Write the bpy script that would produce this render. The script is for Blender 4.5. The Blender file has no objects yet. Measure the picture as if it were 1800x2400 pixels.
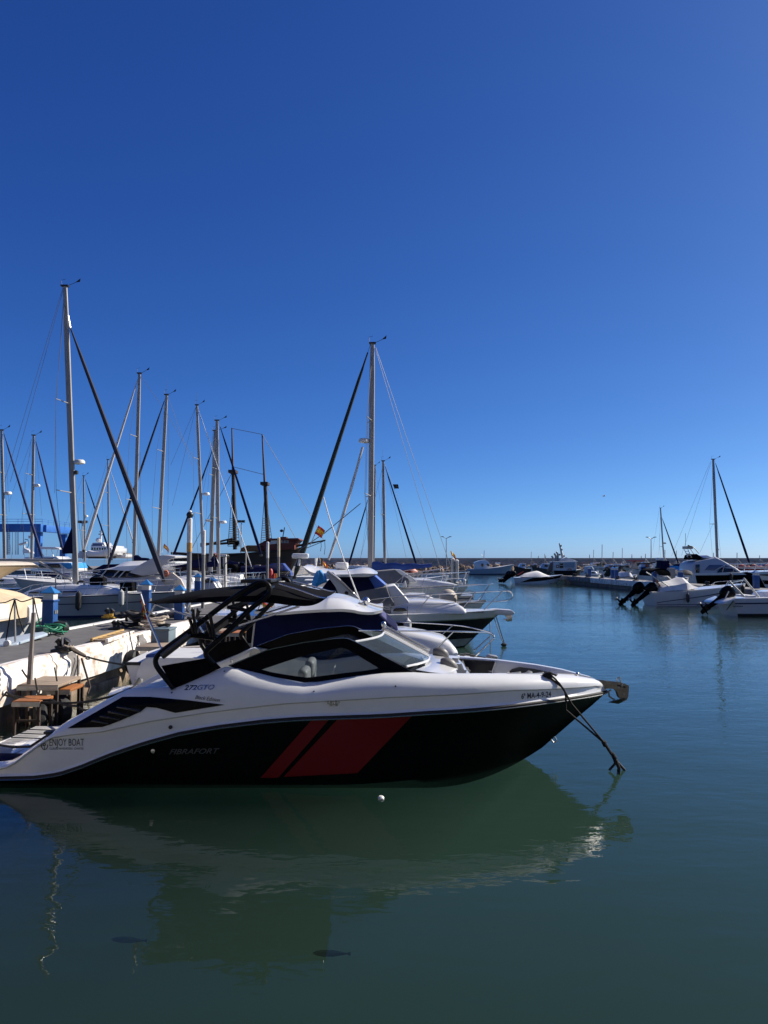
import bpy, bmesh, math, random
from mathutils import Vector, Matrix
from mathutils.bvhtree import BVHTree
random.seed(7)
SC = bpy.context.scene
COL = SC.collection
V = Vector
R = math.radians

# ---------------------------------------------------------------- camera
CH = 2.8                       # eye height over the water
FPX = 1733.33                  # focal length in photograph pixels (26 mm equivalent)
PITCH = R(3.664)
cam_d = bpy.data.cameras.new('camera')
cam_d.sensor_fit = 'VERTICAL'
cam_d.sensor_height = 36.0
cam_d.sensor_width = 27.0
cam_d.lens = 26.0
cam_d.clip_start = 0.1
cam_d.clip_end = 6000
cam = bpy.data.objects.new('camera', cam_d)
COL.objects.link(cam)
cam.location = (0, 0, CH)
cam.rotation_euler = (R(90) + PITCH, 0, 0)
SC.camera = cam

# ---------------------------------------------------------------- sky, sun, exposure
SUN_EL = R(35)
SUN_AZ = R(67)                 # clockwise from +Y (the view direction) towards +X
world = bpy.data.worlds.new('World')
SC.world = world
world.use_nodes = True
wn = world.node_tree
wn.nodes.clear()
w_out = wn.nodes.new('ShaderNodeOutputWorld')
w_bg = wn.nodes.new('ShaderNodeBackground')
w_sky = wn.nodes.new('ShaderNodeTexSky')
w_sky.sky_type = 'NISHITA'
w_sky.sun_disc = False
w_sky.sun_elevation = SUN_EL
w_sky.sun_rotation = SUN_AZ
w_sky.altitude = 0
w_sky.air_density = 0.5
w_sky.dust_density = 0.5
w_sky.ozone_density = 10.0
# colour grade of the whole sky dome (the camera's deep saturated blue): one power curve per channel
w_bg.inputs['Strength'].default_value = 0.106
w_sep = wn.nodes.new('ShaderNodeSeparateColor')
w_com = wn.nodes.new('ShaderNodeCombineColor')
wn.links.new(w_sky.outputs['Color'], w_sep.inputs['Color'])
for ch, g, a in (('Red', 1.28, .93), ('Green', 1.106, .845), ('Blue', .80, .83)):
    w_m = wn.nodes.new('ShaderNodeMath')
    w_m.operation = 'MULTIPLY'
    w_m.inputs[1].default_value = 0.15
    w_p = wn.nodes.new('ShaderNodeMath')
    w_p.operation = 'POWER'
    w_p.inputs[1].default_value = g
    w_k = wn.nodes.new('ShaderNodeMath')
    w_k.operation = 'MULTIPLY'
    w_k.inputs[1].default_value = a / 0.15
    wn.links.new(w_sep.outputs[ch], w_m.inputs[0])
    wn.links.new(w_m.outputs[0], w_p.inputs[0])
    wn.links.new(w_p.outputs[0], w_k.inputs[0])
    wn.links.new(w_k.outputs[0], w_com.inputs[ch])
wn.links.new(w_com.outputs['Color'], w_bg.inputs['Color'])
wn.links.new(w_bg.outputs['Background'], w_out.inputs['Surface'])

sun_d = bpy.data.lights.new('sun', 'SUN')
sun_d.energy = 5.0
sun_d.angle = R(0.53)
sun_d.color = (1.0, 0.93, 0.82)
sun = bpy.data.objects.new('sun', sun_d)
COL.objects.link(sun)
SUND = V((math.sin(SUN_AZ) * math.cos(SUN_EL), math.cos(SUN_AZ) * math.cos(SUN_EL), math.sin(SUN_EL)))
sun.rotation_euler = SUND.to_track_quat('Z', 'Y').to_euler()
sun.location = (20, 20, 40)

SC.view_settings.view_transform = 'Standard'
SC.view_settings.look = 'None'
SC.view_settings.gamma = 1.0
SC.view_settings.use_curve_mapping = False
SC.view_settings.exposure = 0.5
SC.cycles.max_bounces = 8
SC.cycles.transparent_max_bounces = 12
SC.cycles.caustics_reflective = False
SC.cycles.caustics_refractive = False
SC.cycles.sample_clamp_indirect = 6.0

# ---------------------------------------------------------------- placing helpers
def ray(px, py):
    cx = (px - 900) / FPX
    cy = (1200 - py) / FPX
    return V((cx, math.cos(PITCH) - cy * math.sin(PITCH), math.sin(PITCH) + cy * math.cos(PITCH)))
def at(px, py, Y):
    d = ray(px, py)
    t = Y / d.y
    return V((d.x * t, Y, CH + d.z * t))
def atw(px, py, z=0.0):
    d = ray(px, py)
    t = (z - CH) / d.z
    return V((d.x * t, d.y * t, z))
def mirror(p, yc):
    return V((p.x, 2 * yc - p.y, p.z))
def interp(tab, x):
    if x <= tab[0][0]:
        return tab[0][1]
    if x >= tab[-1][0]:
        return tab[-1][1]
    for i in range(len(tab) - 1):
        if tab[i][0] <= x <= tab[i + 1][0]:
            x0, y0 = tab[i]
            x1, y1 = tab[i + 1]
            t = (x - x0) / max(1e-9, x1 - x0)
            def slope(k):
                a = tab[max(0, k - 1)]
                b = tab[min(len(tab) - 1, k + 1)]
                return (b[1] - a[1]) / max(1e-9, b[0] - a[0])
            def sec(k):
                return (tab[k + 1][1] - tab[k][1]) / max(1e-9, tab[k + 1][0] - tab[k][0])
            s = sec(i)
            m0, m1 = slope(i), slope(i + 1)
            # keep it monotone
            def lim(m):
                if m * s <= 0:
                    return 0.0
                return math.copysign(min(abs(m), 3 * abs(s)), s)
            m0, m1 = lim(m0), lim(m1)
            h = x1 - x0
            return ((2*t**3 - 3*t**2 + 1) * y0 + (t**3 - 2*t**2 + t) * h * m0
                    + (-2*t**3 + 3*t**2) * y1 + (t**3 - t**2) * h * m1)
def lin(tab, x):
    if x <= tab[0][0]:
        return tab[0][1]
    for (x0, y0), (x1, y1) in zip(tab, tab[1:]):
        if x <= x1:
            return y0 + (y1 - y0) * (x - x0) / max(1e-9, x1 - x0)
    return tab[-1][1]

# ---------------------------------------------------------------- mesh builder
def root_of(o):
    while o.parent:
        o = o.parent
    return o
class MB:
    def __init__(s):
        s.v = []
        s.f = []
    def add(s, vs, fs):
        o = len(s.v)
        s.v += [V(p) for p in vs]
        s.f += [[i + o for i in f] for f in fs]
        return s
    def box(s, c, sz, rz=0.0, R3=None):
        c = V(c)
        hx, hy, hz = sz[0] / 2, sz[1] / 2, sz[2] / 2
        m = R3 if R3 is not None else Matrix.Rotation(rz, 3, 'Z')
        vs = [c + m @ V((sx * hx, sy * hy, sz_ * hz)) for sz_ in (-1, 1) for sy in (-1, 1) for sx in (-1, 1)]
        return s.add(vs, [(0, 2, 3, 1), (4, 5, 7, 6), (0, 1, 5, 4), (2, 6, 7, 3), (0, 4, 6, 2), (1, 3, 7, 5)])
    def bar(s, a, b, w, h):
        a, b = V(a), V(b)
        d = b - a
        R3 = d.to_track_quat('X', 'Z').to_matrix()
        return s.box((a + b) / 2, (d.length, w, h), R3=R3)
    def tube(s, pts, r, n=8, closed=False):
        pts = [V(p) for p in pts]
        k = len(pts)
        rs = r if isinstance(r, (list, tuple)) else [r] * k
        rings = []
        up = None
        for i in range(k):
            if closed:
                t = (pts[(i + 1) % k] - pts[i - 1])
            else:
                t = pts[min(k - 1, i + 1)] - pts[max(0, i - 1)]
            if t.length < 1e-9:
                t = V((0, 0, 1))
            t.normalize()
            if up is None:
                up = V((0, 0, 1)) if abs(t.z) < 0.9 else V((1, 0, 0))
            u = up - t * up.dot(t)
            if u.length < 1e-6:
                u = t.orthogonal()
            u.normalize()
            up = u
            w = t.cross(u)
            rings.append([pts[i] + (u * math.cos(2 * math.pi * j / n) + w * math.sin(2 * math.pi * j / n)) * rs[i] for j in range(n)])
        if closed:
            o = len(s.v)
            for rg in rings:
                s.v += rg
            for i in range(k):
                for j in range(n):
                    i2 = (i + 1) % k
                    s.f.append([o + i*n + j, o + i*n + (j+1) % n, o + i2*n + (j+1) % n, o + i2*n + j])
            return s
        return s.loft(rings)
    def loft(s, rings, ring_closed=True, caps=True):
        n = len(rings[0])
        o = len(s.v)
        for rg in rings:
            s.v += [V(p) for p in rg]
        for i in range(len(rings) - 1):
            for j in range(n if ring_closed else n - 1):
                a, b = o + i*n + j, o + i*n + (j + 1) % n
                s.f.append([a, b, b + n, a + n])
        if caps and ring_closed:
            s.f.append([o + j for j in range(n)][::-1])
            s.f.append([o + (len(rings) - 1) * n + j for j in range(n)])
        return s
    def lathe(s, c, prof, n=16, axis='Z'):
        c = V(c)
        rings = []
        for r, z in prof:
            ring = []
            for j in range(n):
                a = 2 * math.pi * j / n
                p = V((r * math.cos(a), r * math.sin(a), z))
                if axis == 'X':
                    p = V((p.z, p.x, p.y))
                elif axis == 'Y':
                    p = V((p.x, p.z, p.y))
                ring.append(c + p)
            rings.append(ring)
        return s.loft(rings)
    def ell(s, c, rad, n=14, m=8):
        c = V(c)
        rings = []
        for i in range(m + 1):
            a = -math.pi / 2 + math.pi * i / m
            k = max(0.02, math.cos(a))
            rings.append([c + V((rad[0] * k * math.cos(2*math.pi*j/n), rad[1] * k * math.sin(2*math.pi*j/n), rad[2] * math.sin(a))) for j in range(n)])
        return s.loft(rings)
    def prism(s, poly, vec):
        vec = V(vec)
        n = len(poly)
        o = len(s.v)
        s.v += [V(p) for p in poly] + [V(p) + vec for p in poly]
        s.f.append([o + i for i in range(n)][::-1])
        s.f.append([o + n + i for i in range(n)])
        for i in range(n):
            j = (i + 1) % n
            s.f.append([o + i, o + j, o + n + j, o + n + i])
        return s
    def poly(s, pts):
        o = len(s.v)
        s.v += [V(p) for p in pts]
        s.f.append(list(range(o, o + len(pts))))
        return s
    def build(s, name, mat, parent=None, loc=None, smooth=True, angle=38, bevel=0.0, bseg=2, sub=0):
        O = V((0, 0, 0))
        if parent is not None:
            O = root_of(parent).location.copy()
        elif loc is not None:
            O = V(loc)
        me = bpy.data.meshes.new(name)
        bm = bmesh.new()
        vs = [bm.verts.new(p - O) for p in s.v]
        for f in s.f:
            if len(set(f)) < 3:
                continue
            try:
                bm.faces.new([vs[i] for i in f])
            except ValueError:
                pass
        bmesh.ops.remove_doubles(bm, verts=bm.verts, dist=1e-5)
        bmesh.ops.dissolve_degenerate(bm, dist=1e-6, edges=bm.edges)
        bmesh.ops.recalc_face_normals(bm, faces=bm.faces)
        if bevel > 0:
            es = [e for e in bm.edges if len(e.link_faces) == 2 and e.calc_face_angle(0) > R(30)]
            bmesh.ops.bevel(bm, geom=es, offset=bevel, segments=bseg, affect='EDGES', profile=0.5, clamp_overlap=True)
        bm.to_mesh(me)
        bm.free()
        if smooth:
            me.shade_smooth()
            me.set_sharp_from_angle(angle=R(angle))
        me.materials.append(mat)
        ob = bpy.data.objects.new(name, me)
        COL.objects.link(ob)
        if parent is not None:
            ob.parent = parent
        else:
            ob.location = O
        return ob
    def bvh(s):
        return BVHTree.FromPolygons(s.v, s.f)

def thing(name, label, cat, loc, group=None):
    o = bpy.data.objects.new(name, None)
    o.empty_display_size = 0.3
    COL.objects.link(o)
    o.location = V(loc)
    o['label'] = label
    o['category'] = cat
    if group:
        o['group'] = group
    return o
def tag(o, label, cat, group=None):
    o['label'] = label
    o['category'] = cat
    if group:
        o['group'] = group
    return o
def structure(o):
    o['kind'] = 'structure'
    return o
def stuff(o):
    o['kind'] = 'stuff'
    return o
def copy_tree(o, parent=None):
    c = o.copy()
    COL.objects.link(c)
    if parent:
        c.parent = parent
    for ch in list(o.children):
        copy_tree(ch, c)
    return c
def smooth_path(pts, k=6):
    pts = [V(p) for p in pts]
    out = []
    n = len(pts)
    for i in range(n - 1):
        p0, p1, p2, p3 = pts[max(0, i-1)], pts[i], pts[i+1], pts[min(n-1, i+2)]
        for j in range(k):
            t = j / k
            out.append(0.5 * ((2*p1) + (p2-p0)*t + (2*p0-5*p1+4*p2-p3)*t*t + (3*p1-p0-3*p2+p3)*t**3))
    out.append(pts[-1])
    return out
def sag(a, b, d, k=10):
    a, b = V(a), V(b)
    return [a.lerp(b, i / k) - V((0, 0, d * 4 * (i/k) * (1 - i/k))) for i in range(k + 1)]

# ---------------------------------------------------------------- materials
MATS = {}
def M(name, col, rough=0.5, metal=0.0, var=0.0, scale=4.0, bump=0.0, bscale=40.0, coat=0.0, spec=0.5, dirt=None, stretch=(1, 1, 1), dp=(.32, .68)):
    if name in MATS:
        return MATS[name]
    m = bpy.data.materials.new(name)
    m.use_nodes = True
    nt = m.node_tree
    b = nt.nodes['Principled BSDF']
    b.inputs['Base Color'].default_value = (*col, 1)
    b.inputs['Roughness'].default_value = rough
    b.inputs['Metallic'].default_value = metal
    b.inputs['Coat Weight'].default_value = coat
    b.inputs['Coat Roughness'].default_value = 0.05
    b.inputs['Specular IOR Level'].default_value = spec
    tc = nt.nodes.new('ShaderNodeTexCoord')
    mp = nt.nodes.new('ShaderNodeMapping')
    mp.inputs['Scale'].default_value = stretch
    nt.links.new(tc.outputs['Object'], mp.inputs['Vector'])
    if var > 0 or dirt:
        nz = nt.nodes.new('ShaderNodeTexNoise')
        nz.inputs['Scale'].default_value = scale
        nz.inputs['Detail'].default_value = 6
        nz.inputs['Roughness'].default_value = 0.65
        nt.links.new(mp.outputs['Vector'], nz.inputs['Vector'])
        rp = nt.nodes.new('ShaderNodeValToRGB')
        rp.color_ramp.elements[0].position = dp[0]
        rp.color_ramp.elements[1].position = dp[1]
        d = dirt if dirt else tuple(c * (1 - var) for c in col)
        rp.color_ramp.elements[0].color = (*d, 1)
        rp.color_ramp.elements[1].color = (*[min(1, c * (1 + var * 0.4)) for c in col], 1)
        nt.links.new(nz.outputs['Fac'], rp.inputs['Fac'])
        nt.links.new(rp.outputs['Color'], b.inputs['Base Color'])
        mr = nt.nodes.new('ShaderNodeMapRange')
        mr.inputs['To Min'].default_value = max(0.02, rough * 1.25)
        mr.inputs['To Max'].default_value = rough * 0.85
        nt.links.new(nz.outputs['Fac'], mr.inputs['Value'])
        nt.links.new(mr.outputs['Result'], b.inputs['Roughness'])
    if bump > 0:
        n2 = nt.nodes.new('ShaderNodeTexNoise')
        n2.inputs['Scale'].default_value = bscale
        n2.inputs['Detail'].default_value = 5
        nt.links.new(mp.outputs['Vector'], n2.inputs['Vector'])
        bp = nt.nodes.new('ShaderNodeBump')
        bp.inputs['Strength'].default_value = bump
        bp.inputs['Distance'].default_value = 0.02
        nt.links.new(n2.outputs['Fac'], bp.inputs['Height'])
        nt.links.new(bp.outputs['Normal'], b.inputs['Normal'])
    MATS[name] = m
    return m
def glass_mat(name, tint, refl=1.0, rough=0.02, haze=0.0, hcol=(.5, .62, .64)):
    if name in MATS:
        return MATS[name]
    m = bpy.data.materials.new(name)
    m.use_nodes = True
    nt = m.node_tree
    nt.nodes.clear()
    o = nt.nodes.new('ShaderNodeOutputMaterial')
    mx = nt.nodes.new('ShaderNodeMixShader')
    tr = nt.nodes.new('ShaderNodeBsdfTransparent')
    gl = nt.nodes.new('ShaderNodeBsdfGlossy')
    fr = nt.nodes.new('ShaderNodeFresnel')
    fr.inputs['IOR'].default_value = 1.5
    tr.inputs['Color'].default_value = (*tint, 1)
    gl.inputs['Roughness'].default_value = rough
    mt = nt.nodes.new('ShaderNodeMath')
    mt.operation = 'MULTIPLY'
    mt.inputs[1].default_value = refl
    nt.links.new(fr.outputs['Fac'], mt.inputs[0])
    nt.links.new(mt.outputs[0], mx.inputs['Fac'])
    nt.links.new(tr.outputs['BSDF'], mx.inputs[1])
    nt.links.new(gl.outputs['BSDF'], mx.inputs[2])
    if haze > 0:        # dust film, with the pane's pale lit look painted in
        df = nt.nodes.new('ShaderNodeBsdfDiffuse')
        tl = nt.nodes.new('ShaderNodeBsdfTranslucent')
        df.inputs['Color'].default_value = (*hcol, 1)
        tl.inputs['Color'].default_value = (*hcol, 1)
        m1 = nt.nodes.new('ShaderNodeMixShader')
        m2 = nt.nodes.new('ShaderNodeMixShader')
        m2.inputs['Fac'].default_value = haze
        nt.links.new(df.outputs['BSDF'], m1.inputs[1])
        nt.links.new(tl.outputs['BSDF'], m1.inputs[2])
        nt.links.new(mx.outputs['Shader'], m2.inputs[1])
        nt.links.new(m1.outputs['Shader'], m2.inputs[2])
        nt.links.new(m2.outputs['Shader'], o.inputs['Surface'])
    else:
        nt.links.new(mx.outputs['Shader'], o.inputs['Surface'])
    MATS[name] = m
    return m

WHITE = M('gelcoat_white', (0.74, 0.74, 0.73), 0.22, var=0.07, scale=1.5, coat=0.6)
WHITE2 = M('gelcoat_aged', (0.70, 0.69, 0.66), 0.35, var=0.14, scale=2.5)
GREYHULL = M('gelcoat_grey_white', (0.50, 0.51, 0.53), 0.3, var=0.1, scale=1.2)
BLACKGEL = M('gelcoat_black', (0.003, 0.003, 0.004), 0.2, spec=0.10, var=0.3, scale=2)
FRAMEBLACK = M('window_frame_black', (0.003, 0.003, 0.004), 0.45, spec=0.05)
BLACKM = M('black_matte', (0.008, 0.008, 0.009), 0.45)
BLACKTUBE = M('black_powder_coat', (0.005, 0.005, 0.006), 0.4, spec=.14)
CHROME = M('stainless_steel', (0.60, 0.60, 0.60), 0.26, metal=1.0)
ANCHORSTEEL = M('anchor_steel', (0.26, 0.24, 0.22), 0.3, metal=1.0, var=0.3, scale=12)
DULLSTEEL = M('galvanised_steel', (0.36, 0.36, 0.35), 0.45, metal=0.7, var=0.25, scale=8)
ALU = M('mast_aluminium', (0.30, 0.29, 0.275), 0.5, var=0.2, scale=1.2, stretch=(4, 4, 0.6))
RED = M('red_vinyl', (0.15, 0.003, 0.007), 0.35, spec=.3)
RUBBER = M('black_rubber', (0.010, 0.010, 0.011), 0.7, bump=0.2)
NAVY = M('navy_canvas', (0.006, 0.008, 0.040), 0.85, spec=.1, var=0.25, scale=3, bump=0.25, bscale=14)
BLUECANVAS = M('blue_canvas', (0.015, 0.055, 0.24), 0.8, var=0.3, scale=3, bump=0.3, bscale=10)
BRIGHTBLUE = M('bright_blue_cloth', (0.02, 0.27, 0.62), 0.6, var=0.3, scale=5, bump=0.3, bscale=12)
BLACKCANVAS = M('black_canvas', (0.006, 0.006, 0.007), 0.9, spec=.06, var=0.35, scale=3, bump=0.3, bscale=8)
GREYCANVAS = M('grey_canvas', (0.16, 0.16, 0.165), 0.85, var=0.15, scale=2.5, bump=0.3, bscale=7)
WHITECANVAS = M('white_canvas', (0.66, 0.65, 0.64), 0.85, var=0.1, scale=3, bump=0.4, bscale=7)
CREAMCANVAS = M('cream_canvas', (0.62, 0.50, 0.34), 0.85, var=0.22, scale=2.5, bump=0.4, bscale=6)
CUSHION = M('grey_vinyl_cushion', (0.12, 0.115, 0.11), 0.5, var=0.15, scale=6, bump=0.1)
SEATWHITE = M('white_vinyl', (0.66, 0.65, 0.62), 0.45, var=0.08, scale=4)
TEAKGREY = M('grey_teak_deck', (0.40, 0.385, 0.36), 0.7, var=0.2, scale=6, bump=0.2, bscale=60)
TEAK = M('orange_wood', (0.36, 0.13, 0.035), 0.55, var=0.35, scale=3, stretch=(1, 8, 8), bump=0.2)
OLDWOOD = M('weathered_wood', (0.34, 0.26, 0.19), 0.75, var=0.4, scale=3, stretch=(1, 8, 8), bump=0.3)
ROPEDARK = M('dark_rope', (0.012, 0.011, 0.011), 0.9, bump=0.5, bscale=120)
ROPEPALE = M('pale_rope', (0.50, 0.42, 0.33), 0.9, var=0.3, scale=15, bump=0.5, bscale=90)
HOSE = M('green_hose', (0.03, 0.24, 0.13), 0.5, var=0.3, scale=20)
BLUEPAINT = M('blue_paint', (0.014, 0.075, 0.25), 0.45, var=0.25, scale=4, bump=0.05)
CRANEBLUE = M('crane_blue_paint', (0.025, 0.14, 0.46), 0.45, var=0.2, scale=1)
YELLOW = M('yellow_paint', (0.62, 0.36, 0.04), 0.55, var=0.35, scale=9)
REDPAINT = M('red_paint', (0.45, 0.03, 0.02), 0.5, var=0.3, scale=6)
FLAGRED = M('flag_red', (0.50, 0.025, 0.02), 0.8, bump=0.3, bscale=10)
FLAGYEL = M('flag_yellow', (0.75, 0.42, 0.03), 0.8, bump=0.3, bscale=10)
WIRE = M('rigging_wire', (0.10, 0.10, 0.10), 0.5, metal=0.4)
SAILGREY = M('furled_sail_cloth', (0.52, 0.50, 0.47), 0.8, var=0.15, scale=2)
DARKGLASS = M('dark_tinted_glass', (0.006, 0.007, 0.008), 0.06, coat=0.5)
CABINDARK = M('cabin_interior_dark', (0.02, 0.02, 0.022), 0.7)
GLASS = glass_mat('boat_glass', (0.72, 0.84, 0.85), 0.9, haze=.12)
GLASSSIDE = glass_mat('boat_side_glass', (0.48, 0.55, 0.58), 0.8, haze=.012)
CLEARPLASTIC = glass_mat('clear_vinyl', (0.62, 0.60, 0.58), 1.6, 0.15)
# ---------------------------------------------------------------- water
def water_material():
    m = bpy.data.materials.new('harbour_water')
    m.use_nodes = True
    nt = m.node_tree
    nt.nodes.clear()
    out = nt.nodes.new('ShaderNodeOutputMaterial')
    mix = nt.nodes.new('ShaderNodeMixShader')
    tra = nt.nodes.new('ShaderNodeBsdfTransparent')
    glo = nt.nodes.new('ShaderNodeBsdfGlossy')
    glo.inputs['Roughness'].default_value = 0.0
    fre = nt.nodes.new('ShaderNodeLayerWeight')          # Schlick reflectance of water, the same from both sides
    fre.inputs['Blend'].default_value = 0.5
    f5 = nt.nodes.new('ShaderNodeMath')
    f5.operation = 'POWER'
    f5.inputs[1].default_value = 5.0
    fma = nt.nodes.new('ShaderNodeMath')
    fma.operation = 'MULTIPLY_ADD'
    fma.inputs[1].default_value = 0.98
    fma.inputs[2].default_value = 0.02
    nt.links.new(fre.outputs['Facing'], f5.inputs[0])
    nt.links.new(f5.outputs[0], fma.inputs[0])
    nt.links.new(fma.outputs[0], mix.inputs['Fac'])
    nt.links.new(tra.outputs['BSDF'], mix.inputs[1])
    nt.links.new(glo.outputs['BSDF'], mix.inputs[2])
    nt.links.new(mix.outputs['Shader'], out.inputs['Surface'])
    # murky green harbour water: light scatters inside it, so shadows reach down into it and stay soft
    sca = nt.nodes.new('ShaderNodeVolumeScatter')
    sca.inputs['Color'].default_value = (0.138, 0.222, 0.176, 1)
    sca.inputs['Density'].default_value = 0.17
    sca.inputs['Anisotropy'].default_value = 0.1
    ab = nt.nodes.new('ShaderNodeVolumeAbsorption')
    ab.inputs['Color'].default_value = (0.05, 0.35, 0.28, 1)
    ab.inputs['Density'].default_value = 0.33
    vadd = nt.nodes.new('ShaderNodeAddShader')
    nt.links.new(sca.outputs['Volume'], vadd.inputs[0])
    nt.links.new(ab.outputs['Volume'], vadd.inputs[1])
    nt.links.new(vadd.outputs['Shader'], out.inputs['Volume'])
    tc = nt.nodes.new('ShaderNodeTexCoord')
    def noise(scale, stretch, detail, rough=0.5, dist=0.0):
        mp = nt.nodes.new('ShaderNodeMapping')
        mp.inputs['Scale'].default_value = stretch
        mp.inputs['Rotation'].default_value = (0, 0, R(12))
        n = nt.nodes.new('ShaderNodeTexNoise')
        n.inputs['Scale'].default_value = scale
        n.inputs['Detail'].default_value = detail
        n.inputs['Roughness'].default_value = rough
        n.inputs['Distortion'].default_value = dist
        nt.links.new(tc.outputs['Object'], mp.inputs['Vector'])
        nt.links.new(mp.outputs['Vector'], n.inputs['Vector'])
        return n.outputs['Fac']
    def mul(a, k):
        x = nt.nodes.new('ShaderNodeMath')
        x.operation = 'MULTIPLY'
        nt.links.new(a, x.inputs[0])
        if isinstance(k, float):
            x.inputs[1].default_value = k
        else:
            nt.links.new(k, x.inputs[1])
        return x.outputs[0]
    def add(a, c):
        x = nt.nodes.new('ShaderNodeMath')
        x.operation = 'ADD'
        nt.links.new(a, x.inputs[0])
        nt.links.new(c, x.inputs[1])
        return x.outputs[0]
    # wind patches: ripples are stronger in some areas of the basin than others
    patch = noise(0.10, (0.5, 1.0, 1), 2)
    rp = nt.nodes.new('ShaderNodeMapRange')
    rp.inputs['From Min'].default_value = 0.40
    rp.inputs['From Max'].default_value = 0.66
    rp.inputs['To Min'].default_value = 0.4
    rp.inputs['To Max'].default_value = 1.0
    nt.links.new(patch, rp.inputs['Value'])
    # calm lee close to the quay where the photograph is taken, ruffled further out
    sx = nt.nodes.new('ShaderNodeSeparateXYZ')
    nt.links.new(tc.outputs['Object'], sx.inputs['Vector'])
    lee = nt.nodes.new('ShaderNodeMapRange')
    lee.inputs['From Min'].default_value = 5.0
    lee.inputs['From Max'].default_value = 24.0
    lee.inputs['To Min'].default_value = 0.48
    lee.inputs['To Max'].default_value = 1.7
    nt.links.new(sx.outputs['Y'], lee.inputs['Value'])
    swell = mul(noise(0.55, (0.6, 1.0, 1), 2), 0.034)
    mid = mul(noise(3.0, (0.45, 1.0, 1), 2, 0.5, 0.3), 0.0105)
    rip = mul(mul(mul(noise(8.0, (0.45, 1.0, 1), 2, 0.55, 0.5), rp.outputs['Result']), lee.outputs['Result']), 0.0115)
    h = add(add(swell, mid), rip)
    bp = nt.nodes.new('ShaderNodeBump')
    bp.inputs['Strength'].default_value = 1.0
    bp.inputs['Distance'].default_value = 0.55
    nt.links.new(h, bp.inputs['Height'])
    nt.links.new(bp.outputs['Normal'], glo.inputs['Normal'])
    nt.links.new(bp.outputs['Normal'], fre.inputs['Normal'])
    return m
WATER = water_material()
mb = MB()
mb.prism([(-2500, -60, -8), (2500, -60, -8), (2500, 4500, -8), (-2500, 4500, -8)], (0, 0, 8))
structure(mb.build('water', WATER, smooth=False))
# ================================================================ the black and white sport boat in front
YC = 10.6
HB_R = [(-5.6, 1.12), (-5.0, 1.2), (-4, 1.25), (-2, 1.28), (-0.2, 1.27), (0.6, 1.20), (1.2, 1.08), (1.8, .87), (2.3, .62), (2.7, .38), (2.98, .17), (3.15, 0.0)]
INSET = [(-5.6, .10), (-4.6, .10), (-3.9, .14), (-2.9, .18), (-2, .17), (-1, .17), (0, .17), (.6, .18), (1.2, .18), (1.9, .16), (2.5, .12), (2.9, .06), (3.15, 0)]
def hbr(x):
    return max(0.0, interp(HB_R, x))
def hbt(x):
    return max(0.0, hbr(x) - interp(INSET, x))
def trace(pxs, hb):
    out = []
    for px, py in pxs:
        Y = YC - 1.0
        for _ in range(12):
            p = at(px, py, Y)
            Y = YC - hb(p.x)
        out.append((p.x, p.z))
    return out
RAILPX = [(-90, 1824), (0, 1823), (84, 1821), (139, 1813), (190, 1796), (253, 1770), (338, 1741), (422, 1718), (506, 1703), (612, 1690), (700, 1683), (880, 1677), (1006, 1669), (1091, 1664), (1200, 1654), (1289, 1643), (1357, 1633), (1415, 1622)]
TOPPX = [(-90, 1796), (0, 1790), (32, 1785), (75, 1752), (118, 1722), (148, 1697), (215, 1661), (283, 1625), (305, 1616), (329, 1614), (407, 1613), (424, 1608), (480, 1585), (536, 1562), (560, 1570), (584, 1576), (648, 1591), (724, 1604), (837, 1587), (892, 1581), (973, 1578), (1000, 1581), (1193, 1581), (1289, 1582), (1340, 1585), (1400, 1594), (1421, 1610)]
CREASEPX = [(-90, 1801), (0, 1796), (60, 1768), (118, 1729), (160, 1722), (240, 1714), (350, 1690), (500, 1667), (669, 1648), (922, 1633), (1200, 1617), (1400, 1607), (1420, 1611)]
ZR = trace(RAILPX, hbr)
ZT = trace(TOPPX, hbt)
ZC = trace(CREASEPX, hbr)
XBOW = 3.15
STEMPX = [(1229, 1779), (1270, 1753), (1309, 1719), (1347, 1686), (1381, 1659), (1410, 1633), (1418, 1624)]
STEM = [(at(px, py, YC).x, at(px, py, YC).z) for px, py in STEMPX]
XS0 = STEM[0][0]
HB_W = [(-5.6, 1.08), (-4, 1.16), (-.6, 1.2), (0, 1.1), (.56, .92), (1.0, .70), (1.44, .43), (XS0, 0)]
FLOOR = [(-5.6, .2), (-4.12, .2), (-4.08, .55), (-3.35, .93), (-2.9, 1.02), (-2.86, .32), (.52, .32), (.56, 1.36), (1.12, 1.30), (1.16, .62), (1.6, .66), (2.28, .90), (2.32, 1.10), (2.6, 1.10), (3.0, 1.0), (3.15, .9)]
XST = [-5.45]
x = -5.3
while x < 3.1:
    XST.append(x)
    x += .12 if (x > 2.2 or x < -2.6) else .17
XST += [-4.12, -4.08, -2.9, -2.86, .52, .56, 1.12, 1.16, 2.28, 2.32, 3.02, 3.08, 3.12, 3.145]
XST = sorted(set(round(q, 4) for q in XST))

sport = thing('sport_boat', 'black and white sport boat with two red stripes, wake tower and black bimini top', 'boat', (-1.0, YC, 0))

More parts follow.
